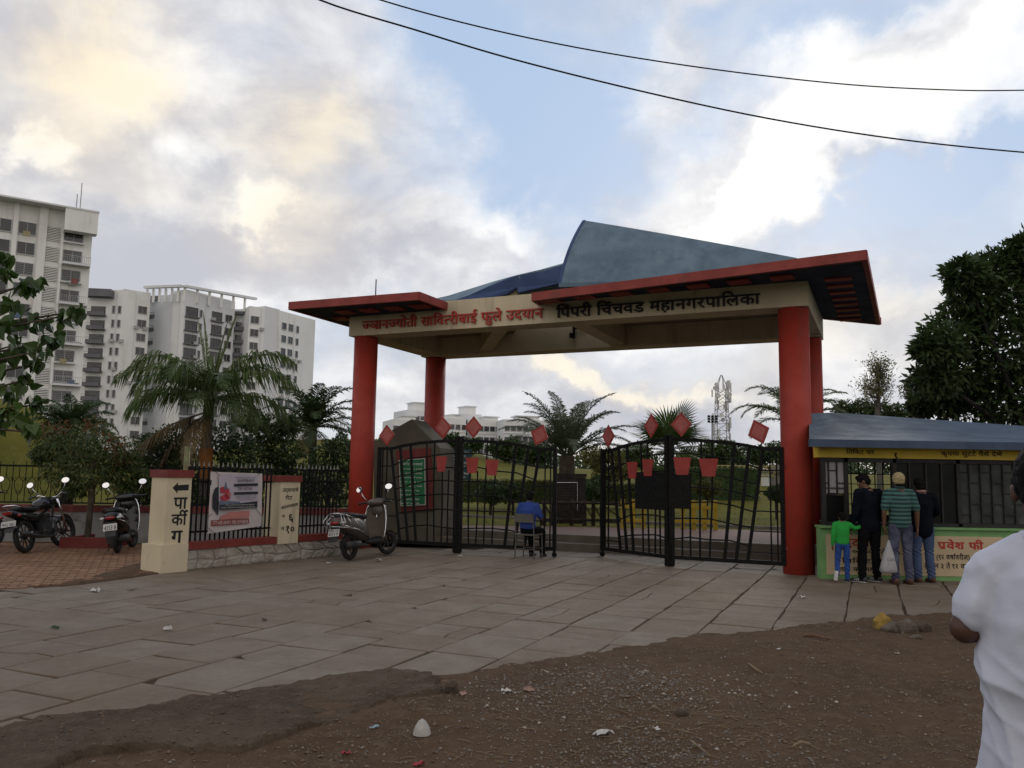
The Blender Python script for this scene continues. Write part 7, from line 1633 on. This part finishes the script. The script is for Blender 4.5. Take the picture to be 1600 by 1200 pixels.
def person(label, loc, rz, s, P, skin, top, bottom, shoes, cap=None, sleeves='short', jacket_len=.86, grp=None, collar=None, voxel=.0085, fat=1.0, hoodie=False, topfold=.006, head_turn=(0, 0, 0), barelow=None, hem=None):
    """P: joints for a figure of 1.70 m facing +Y; everything scaled by s"""
    t = thing('person', label, 'person', loc, rz, grp, world=False); S_ = lambda p: Vector(p) * s
    sh = {k: S_(P.get(k, d)) for k, d in dict(pel=(0, 0, .93), wst=(0, .0, 1.06), chs=(0, .0, 1.25), nck=(0, -.005, 1.43), hd=(0, .015, 1.565), shl=(-.175, 0, 1.375), shr=(.175, 0, 1.375), ell=(-.235, -.02, 1.10), elr=(.235, -.02, 1.10), wrl=(-.245, .03, .86), wrr=(.245, .03, .86), hpl=(-.085, 0, .90), hpr=(.085, 0, .90), knl=(-.10, .015, .49), knr=(.10, .015, .49), anl=(-.105, -.02, .09), anr=(.105, -.02, .09)).items()}
    b = MB(); q, M_ = head(b, sh['hd'], *head_turn[:2], s=s, roll=head_turn[2])
    rtube(b, [sh['hd'] - Vector((0, .01, .04)) * s, sh['nck']], [.052 * s, .058 * s]); rtube(b, [sh['nck'] - Z * .02 * s, sh['chs'], sh['wst'], sh['pel'], sh['pel'] - Z * .06 * s], [.10 * s, .155 * s, .13 * s, .15 * s, .13 * s], [.07 * s, .10 * s, .085 * s, .10 * s, .09 * s])
    for k in 'lr':
        rtube(b, [sh['sh' + k], sh['sh' + k].lerp(sh['el' + k], .5), sh['el' + k]], [.052 * s, .044 * s, .037 * s]); rtube(b, [sh['el' + k], sh['el' + k].lerp(sh['wr' + k], .4), sh['wr' + k]], [.038 * s, .035 * s, .024 * s])
        d = (sh['wr' + k] - sh['el' + k]).normalized(); pn = Vector((1 if k == 'l' else -1, .15, 0)); hand(b, sh['wr' + k], P.get('hd' + k, d), P.get('pn' + k, pn), s * 1.02, P.get('curl' + k, .5), 1 if k == 'l' else -1)
        rtube(b, [sh['hp' + k], sh['hp' + k].lerp(sh['kn' + k], .5), sh['kn' + k]], [.075 * s, .068 * s, .050 * s]); rtube(b, [sh['kn' + k], sh['kn' + k].lerp(sh['an' + k], .35), sh['an' + k]], [.048 * s, .048 * s, .034 * s])
        fd_ = Vector(P.get('ft' + k, (0, 1, 0))).normalized(); rtube(b, [sh['an' + k] - Z * .04 * s - fd_ * .03 * s, sh['an' + k] - Z * .055 * s + fd_ * .12 * s], [.034 * s, .036 * s], [.03 * s, .022 * s])
    fuse(b, 'body', skin, t, voxel, 3); eyes(t, q, s)
    # trousers
    b = MB(); rtube(b, [sh['pel'] + Z * .09 * s, sh['pel'] + Z * .0 * s, sh['pel'] - Z * .05 * s], [.145 * s * fat, .165 * s * fat, .155 * s * fat], [.10 * s * fat, .118 * s * fat, .11 * s * fat])
    for k in 'lr':
        fd_ = Vector(P.get('ft' + k, (0, 1, 0))); e = sh['an' + k] - Z * .015 * s
        rtube(b, [sh['hp' + k] - Z * .02 * s, sh['hp' + k].lerp(sh['kn' + k], .5), sh['kn' + k], sh['kn' + k].lerp(e, .45), e], [.092 * s * fat, .083 * s * fat, .067 * s * fat, .066 * s * fat, .058 * s * fat])
    fuse(b, 'trousers', bottom, t, voxel * 1.1, 3, folds(.007 * s, 8, 7, 3, ((sh['knl'].z, .05), (sh['anl'].z + .06 * s, .06))))
    # top
    b = MB(); hm = (hem or jacket_len) * s
    rtube(b, [sh['nck'] + Z * .0 * s, sh['nck'] - Z * .05 * s, sh['chs'] + Z * .02 * s, sh['chs'] - Z * .06 * s, sh['wst'], Vector((sh['pel'].x, sh['pel'].y, hm + .02 * s))], [.075 * s, .150 * s, .185 * s * fat, .178 * s * fat, .165 * s * fat, .172 * s * fat], [.062 * s, .092 * s, .122 * s * fat, .122 * s * fat, .115 * s * fat, .125 * s * fat])
    for k in 'lr':
        a, e, w_ = sh['sh' + k], sh['el' + k], sh['wr' + k]; sgn = -1 if k == 'l' else 1
        rtube(b, [sh['nck'] - Z * .03 * s + Vector((sgn * .05 * s, 0, 0)), a + Z * .0 * s], [.060 * s, .068 * s])
        if sleeves == 'short': rtube(b, [a, a.lerp(e, .55), a.lerp(e, .80)], [.072 * s, .068 * s, .064 * s])
        else: rtube(b, [a, a.lerp(e, .5), e, e.lerp(w_, .5), e.lerp(w_, .93)], [.074 * s, .064 * s, .058 * s, .052 * s, .044 * s])
    fuse(b, 'sweater' if top is m_green else 'jacket' if sleeves != 'short' else 'shirt', top, t, voxel * 1.1, 4, folds(topfold * s, 7, 4, 9))
    if collar: c = MB(); c.torus(tuple(sh['nck'] + Z * .035 * s), .064 * s, .016 * s, 24, 8, 'z', 1.3); c.build('collar', collar, t, smooth=True)
    for k in 'lr':
        fd_ = Vector(P.get('ft' + k, (0, 1, 0))).normalized(); a = sh['an' + k]; dn = Vector(P.get('dn' + k, (0, 0, -1))).normalized(); f = MB()
        rtube(f, [a + dn * .035 * s - fd_ * .045 * s, a + dn * .045 * s + fd_ * .04 * s, a + dn * .055 * s + fd_ * .165 * s], [.040 * s, .044 * s, .043 * s], [.045 * s, .040 * s, .026 * s], 14, tuple(fd_.cross(dn))); o = fuse(f, 'shoe', shoes[0], t, .009, 2)
        g = MB(); rtube(g, [a + dn * .078 * s - fd_ * .05 * s, a + dn * .078 * s + fd_ * .05 * s, a + dn * .078 * s + fd_ * .165 * s], [.042 * s, .044 * s, .046 * s], [.010 * s] * 3, 14, tuple(fd_.cross(dn))); g.build('sole', shoes[1], o, smooth=True)
        if len(shoes) > 2:
            for i in range(3): c0 = a + dn * .04 * s + fd_ * (.03 + .028 * i) * s; sd_ = fd_.cross(dn) * (.046 * s); MB().obox(c0 + sd_ - dn * .02 * s, fd_ * .010 * s, dn * .038 * s + fd_ * .012 * s, sd_ * .06).build('shoe_stripe', m_sole, o)
    if cap:
        c = MB(); c.ell(q(0, -.014, .040), (.090 * s, .104 * s, .100 * s), 20, 14, M_); c.ell(q(0, -.03, -.005), (.084 * s, .080 * s, .06 * s), 18, 10, M_); fuse(c, 'knit_cap', cap, t, .008, 2, lambda co, n: .004 * math.sin(co.x * 190) * math.sin(co.z * 120)); MB().ell(q(0, -.05, -.05), (.062 * s, .045 * s, .035 * s), 12, 8, M_).build('hair', m_hair, t, smooth=True)
    else: hair(t, q, M_, s)
    return t
pp = lambda px, py: G(px, py)
# man in the striped polo, carrying the bag
a = pp(1410, 913); 
st_ = person('man in green striped polo, jeans and cream knit cap, carrying a white bag', (a.x, a.y, .0), rad(-4), 1.0, dict(ell=(-.245, -.03, 1.10), wrl=(-.235, .02, .87), elr=(.245, -.03, 1.10), wrr=(.265, .03, .86), hdl=(0.02, .05, -1), curll=.9, hdr=(.05, .1, -1), pnl=(1, -.2, 0)), m_skin, m_stripe, m_jeand, (m_brshoe, m_brshoe), cap=m_cap, collar=m_stripe, hem=.90, topfold=.007)
a2 = pp(1356, 902)
person('man in black clothes with head bowed left, standing beside the small child', (D(1358, 800, 12.92).x, 12.92, .0), rad(12), 1.0, dict(hd=(-.055, .045, 1.55), nck=(-.01, .01, 1.42), wrl=(-.30, .10, .80), ell=(-.25, -.01, 1.06), wrr=(.20, .22, .98), elr=(.27, .02, 1.12), knl=(-.12, .03, .49), anl=(-.17, -.02, .09), anr=(.13, .03, .09), ftl=(-.55, .85, 0), ftr=(-.3, .9, 0), hdl=(-.2, 0, -1)), m_skin, m_navycl, m_blkcl, (m_shoe, m_sole, 1), sleeves='long', hem=.84, head_turn=(.95, -.45, 0), fat=1.04)
a3 = pp(1447, 911)
person('man in dark jacket and blue jeans standing right of the striped polo man', (a3.x, a3.y + .05, .0), rad(-3), .965, dict(hd=(-.02, .02, 1.555), wrl=(-.20, .20, 1.02), wrr=(.22, .22, 1.05), ell=(-.245, -.01, 1.12), elr=(.27, .02, 1.14), anl=(-.10, -.02, .09), anr=(.12, .0, .09)), m_skin, m_navycl, m_jean, (m_brshoe, m_brshoe), sleeves='long', hem=.80, collar=m_pinkc, fat=1.05)
a4 = pp(1317, 905)
bs = .645
person('small child in bright green sweater kicking one foot back, holding a hand to the right', (D(1315, 800, 12.90).x, 12.90, .0), rad(-8), bs, dict(hd=(0, .0, 1.54), shr=(.155, 0, 1.36), shl=(-.155, 0, 1.36), elr=(.30, .02, 1.28), wrr=(.47, .05, 1.33), ell=(-.21, -.02, 1.12), wrl=(-.23, .0, .88), hdr=(1, .1, .3), knl=(-.11, .05, .50), anl=(-.18, -.15, .22), ftl=(-.2, -.25, -.9), dnl=(-.4, -.9, .1), anr=(.09, .0, .09)), m_skin, m_green, m_bjean, (m_shoe, m_sole), sleeves='long', hem=.92, voxel=.007, fat=.95)
# carrier bag hanging from the polo man's left hand
bg = MB(); hx = D(1388, 842, a.y); rings = []
for z, rx, ry in ((.0, .012, .012), (-.10, .045, .03), (-.22, .085, .055), (-.34, .12, .075), (-.44, .135, .085), (-.475, .12, .07), (-.485, .04, .03)):
    rings.append([Vector((hx.x + z * .02 + math.cos(2 * PI * k / 22) * rx * (1 + .10 * math.sin(k * 2.7 + z * 14)), a.y - .01 + math.sin(2 * PI * k / 22) * ry * (1 + .12 * math.sin(k * 3.1)), hx.z - .02 + z * 1.02)) for k in range(22)])
m_bag = bpy.data.materials.new('thin_white_plastic'); m_bag.use_nodes = True; tb_ = NT(m_bag.node_tree); pb = tb_.n['Principled BSDF']; pb.inputs['Base Color'].default_value = (.55, .55, .57, 1); pb.inputs['Roughness'].default_value = .35
bn_ = tb_.node('ShaderNodeBump'); bn_.inputs['Strength'].default_value = .9; bn_.inputs['Distance'].default_value = .03; tb_.l.new(tb_.noise(tb_.node('ShaderNodeTexCoord').outputs['Object'], 22, 5, .6, 1.5), bn_.inputs['Height']); tb_.l.new(bn_.outputs[0], pb.inputs['Normal'])
trn = tb_.node('ShaderNodeBsdfTranslucent'); trn.inputs[0].default_value = (.6, .6, .62, 1); mx_ = tb_.node('ShaderNodeMixShader'); mx_.inputs[0].default_value = .35; tb_.l.new(pb.outputs[0], mx_.inputs[1]); tb_.l.new(trn.outputs[0], mx_.inputs[2]); tb_.l.new(mx_.outputs[0], tb_.n['Material Output'].inputs[0])
bag = thing('carrier_bag', 'full white plastic carrier bag with grey print hanging from the polo man’s left hand', 'bag', (hx.x, a.y, hx.z - .5)); bag_s = bg.loft(rings).build('bag', m_bag, bag, smooth=True)
m_pr = mat('grey_bag_print', (.16, .17, .19), .6, .1, 5, 0); place_text('Gaiety'[:0] + 'Caliqo', (hx.x - .075, a.y - .104, hx.z - .33), (1, -.08, .12), Z, .15, m_pr, bag, height=.045, latin=True, name='printed_text')
# seated person on a steel chair behind the left gate leaf
c5 = G(826, 872); ch = thing('steel_chair', 'steel chair under the seated person behind the left gate leaf', 'chair', (c5.x, c5.y, 0), rad(-25), world=False); m_stl = mat('dull_steel', (.085, .08, .072), .5, .1, 6, 0)
for x in (-.2, .2):
    for y in (-.2, .2): MB().tube([(x, y, 0), (x * .92, y * .95, .44)], .013, 6).build('leg', m_stl, ch)
    MB().tube([(x * .92, -.19, .44), (x * .92, -.25, .85)], .013, 6).build('back_post', m_stl, ch)
MB().box((0, 0, .45), (.42, .42, .025)).build('seat', m_stl, ch); MB().box((0, -.235, .76), (.38, .02, .16)).build('backrest', m_stl, ch); MB().tube([(-.2, .19, .18), (.2, .19, .18)], .008, 5).tube([(-.2, -.19, .18), (.2, -.19, .18)], .008, 5).build('stretcher', m_stl, ch)
sp_ = person('person in a blue shirt seated with back turned behind the left gate leaf', (c5.x, c5.y, .0), rad(-25), .96, dict(pel=(0, -.06, .57), wst=(0, -.08, .70), chs=(0, -.06, .90), nck=(0, -.02, 1.07), hd=(0, .03, 1.20), shl=(-.17, -.03, 1.02), shr=(.17, -.03, 1.02), ell=(-.25, .02, .78), elr=(.25, .02, .78), wrl=(-.16, .24, .68), wrr=(.16, .24, .68), hpl=(-.09, .0, .55), hpr=(.09, .0, .55), knl=(-.13, .38, .52), knr=(.13, .38, .52), anl=(-.12, .42, .09), anr=(.12, .42, .09)), m_skind, m_bluesh, m_blkcl, (m_shoe, m_shoe), hem=.60, head_turn=(.3, -.25, 0), voxel=.010)

# person in the white T-shirt at the right picture edge
yf = 2.15; cx = D(1641, 800, yf).x
fz_ = lambda py: D(1600, py, yf).z
s_f = .98
def wfold(co, n):
    p = co
    d = .016 * noise.noise(Vector((p.x * 5, p.y * 5, p.z * 2.2 + 4)))
    k = smf((1.20 - p.z) / .22)                                       # slanting drags in the lower back
    for a0, fr, am, sd in ((.85, 22, .022, 0), (.55, 37, .012, 3), (1.15, 30, .010, 7)):
        ph = (p.x * math.sin(a0) + p.z * math.cos(a0)) * fr + 2.2 * noise.noise(Vector((p.x * 4 + sd, p.y * 3, p.z * 3)))
        r_ = 1 - abs(math.sin(ph)); d += k * am * (r_ ** 2.2 - .3) * (.5 + 1.2 * max(noise.noise(Vector((p.x * 5, sd + 1, p.z * 5))), -.2))
    v = 1 - abs(math.sin(p.x * 13 + p.z * 1.2 + 2.0 * noise.noise(Vector((p.x * 2.5, 0, p.z * 2)))))
    d += .020 * (v ** 3 - .15) * smf((1.33 - p.z) / .12)              # long vertical folds from the shoulders
    d += .004 * noise.noise(p * 22)
    return d
def smf(x): x = min(max(x, 0), 1); return x * x * (3 - 2 * x)
fg = thing('person', 'person in a plain white T-shirt with bent elbow, cut off by the right edge', 'person', (cx, yf, 0), rad(-26), None, world=False)
b = MB(); hc = Vector((.0, .02, 1.535)); q, M_ = head(b, hc, .02, -.12, 1.0)
rtube(b, [hc - Vector((0, .015, .04)), (0, -.005, 1.38)], [.055, .062]); rtube(b, [(0, 0, 1.36), (0, 0, 1.2), (0, 0, 1.0), (0, 0, .88)], [.10, .15, .13, .15], [.07, .09, .085, .10])
for sg in (-1, 1):
    S0, E0_, W1 = Vector((sg * .142, 0, 1.308)), Vector((sg * .205, -.01, 1.168)), Vector((sg * .08, .20, 1.22)); rtube(b, [S0, S0.lerp(E0_, .5), E0_], [.040, .042, .040]); rtube(b, [E0_, E0_.lerp(W1, .35), W1], [.042, .042, .026]); hand(b, W1, (W1 - E0_).normalized() + Vector((-sg * .3, .2, .35)), (-sg * .2, -.6, .6), 1.0, .7, -sg)
    H_, K_, N_ = Vector((sg * .09, 0, .86)), Vector((sg * .10, .02, .46)), Vector((sg * .10, -.01, .09)); rtube(b, [H_, H_.lerp(K_, .5), K_], [.08, .07, .052]); rtube(b, [K_, K_.lerp(N_, .35), N_], [.05, .05, .036]); rtube(b, [N_ - Vector((0, .03, .04)), N_ + Vector((0, .12, -.055))], [.034, .036], [.03, .022])
fuse(b, 'body', m_skind, fg, .0065, 3); eyes(fg, q, 1.0); hair(fg, q, M_, 1.0)
b = MB(); rtube(b, [(0, -.004, 1.395), (0, 0, 1.365), (0, -.002, 1.31), (0, -.01, 1.20), (0, -.01, 1.08), (0, 0, .97), (0, 0, .86), (0, .0, .76)], [.062, .098, .148, .172, .184, .182, .194, .200], [.06, .085, .115, .135, .138, .125, .145, .150], 30)
for sg in (-1, 1):
    S0, E0_ = Vector((sg * .140, 0, 1.308)), Vector((sg * .205, -.01, 1.168)); rtube(b, [(sg * .05, -.002, 1.375), S0], [.055, .068]); rtube(b, [S0, S0.lerp(E0_, .35), S0.lerp(E0_, .66)], [.064, .060, .062])
fuse(b, 't_shirt', m_whitet, fg, .0065, 5, wfold)
cN = MB(); cN.torus((0, -.004, 1.412), .066, .011, 40, 8, 'z', 1.6); cN.build('neckband', m_whitet, fg, smooth=True)
b = MB(); rtube(b, [(0, 0, .93), (0, 0, .84), (0, 0, .80)], [.15, .175, .16], [.105, .125, .115])
for sg in (-1, 1): rtube(b, [(sg * .09, 0, .84), (sg * .10, .01, .66), (sg * .10, .02, .46), (sg * .10, .0, .28), (sg * .10, -.01, .07)], [.095, .088, .07, .068, .06])
fuse(b, 'trousers', m_jeand, fg, .010, 3, folds(.007, 8, 7, 2))
for sg in (-1, 1): f = MB(); rtube(f, [(sg * .10, -.05, .045), (sg * .10, .04, .05), (sg * .10, .17, .035)], [.042, .046, .044], [.045, .04, .03]); fuse(f, 'shoe', m_shoe, fg, .009, 2)
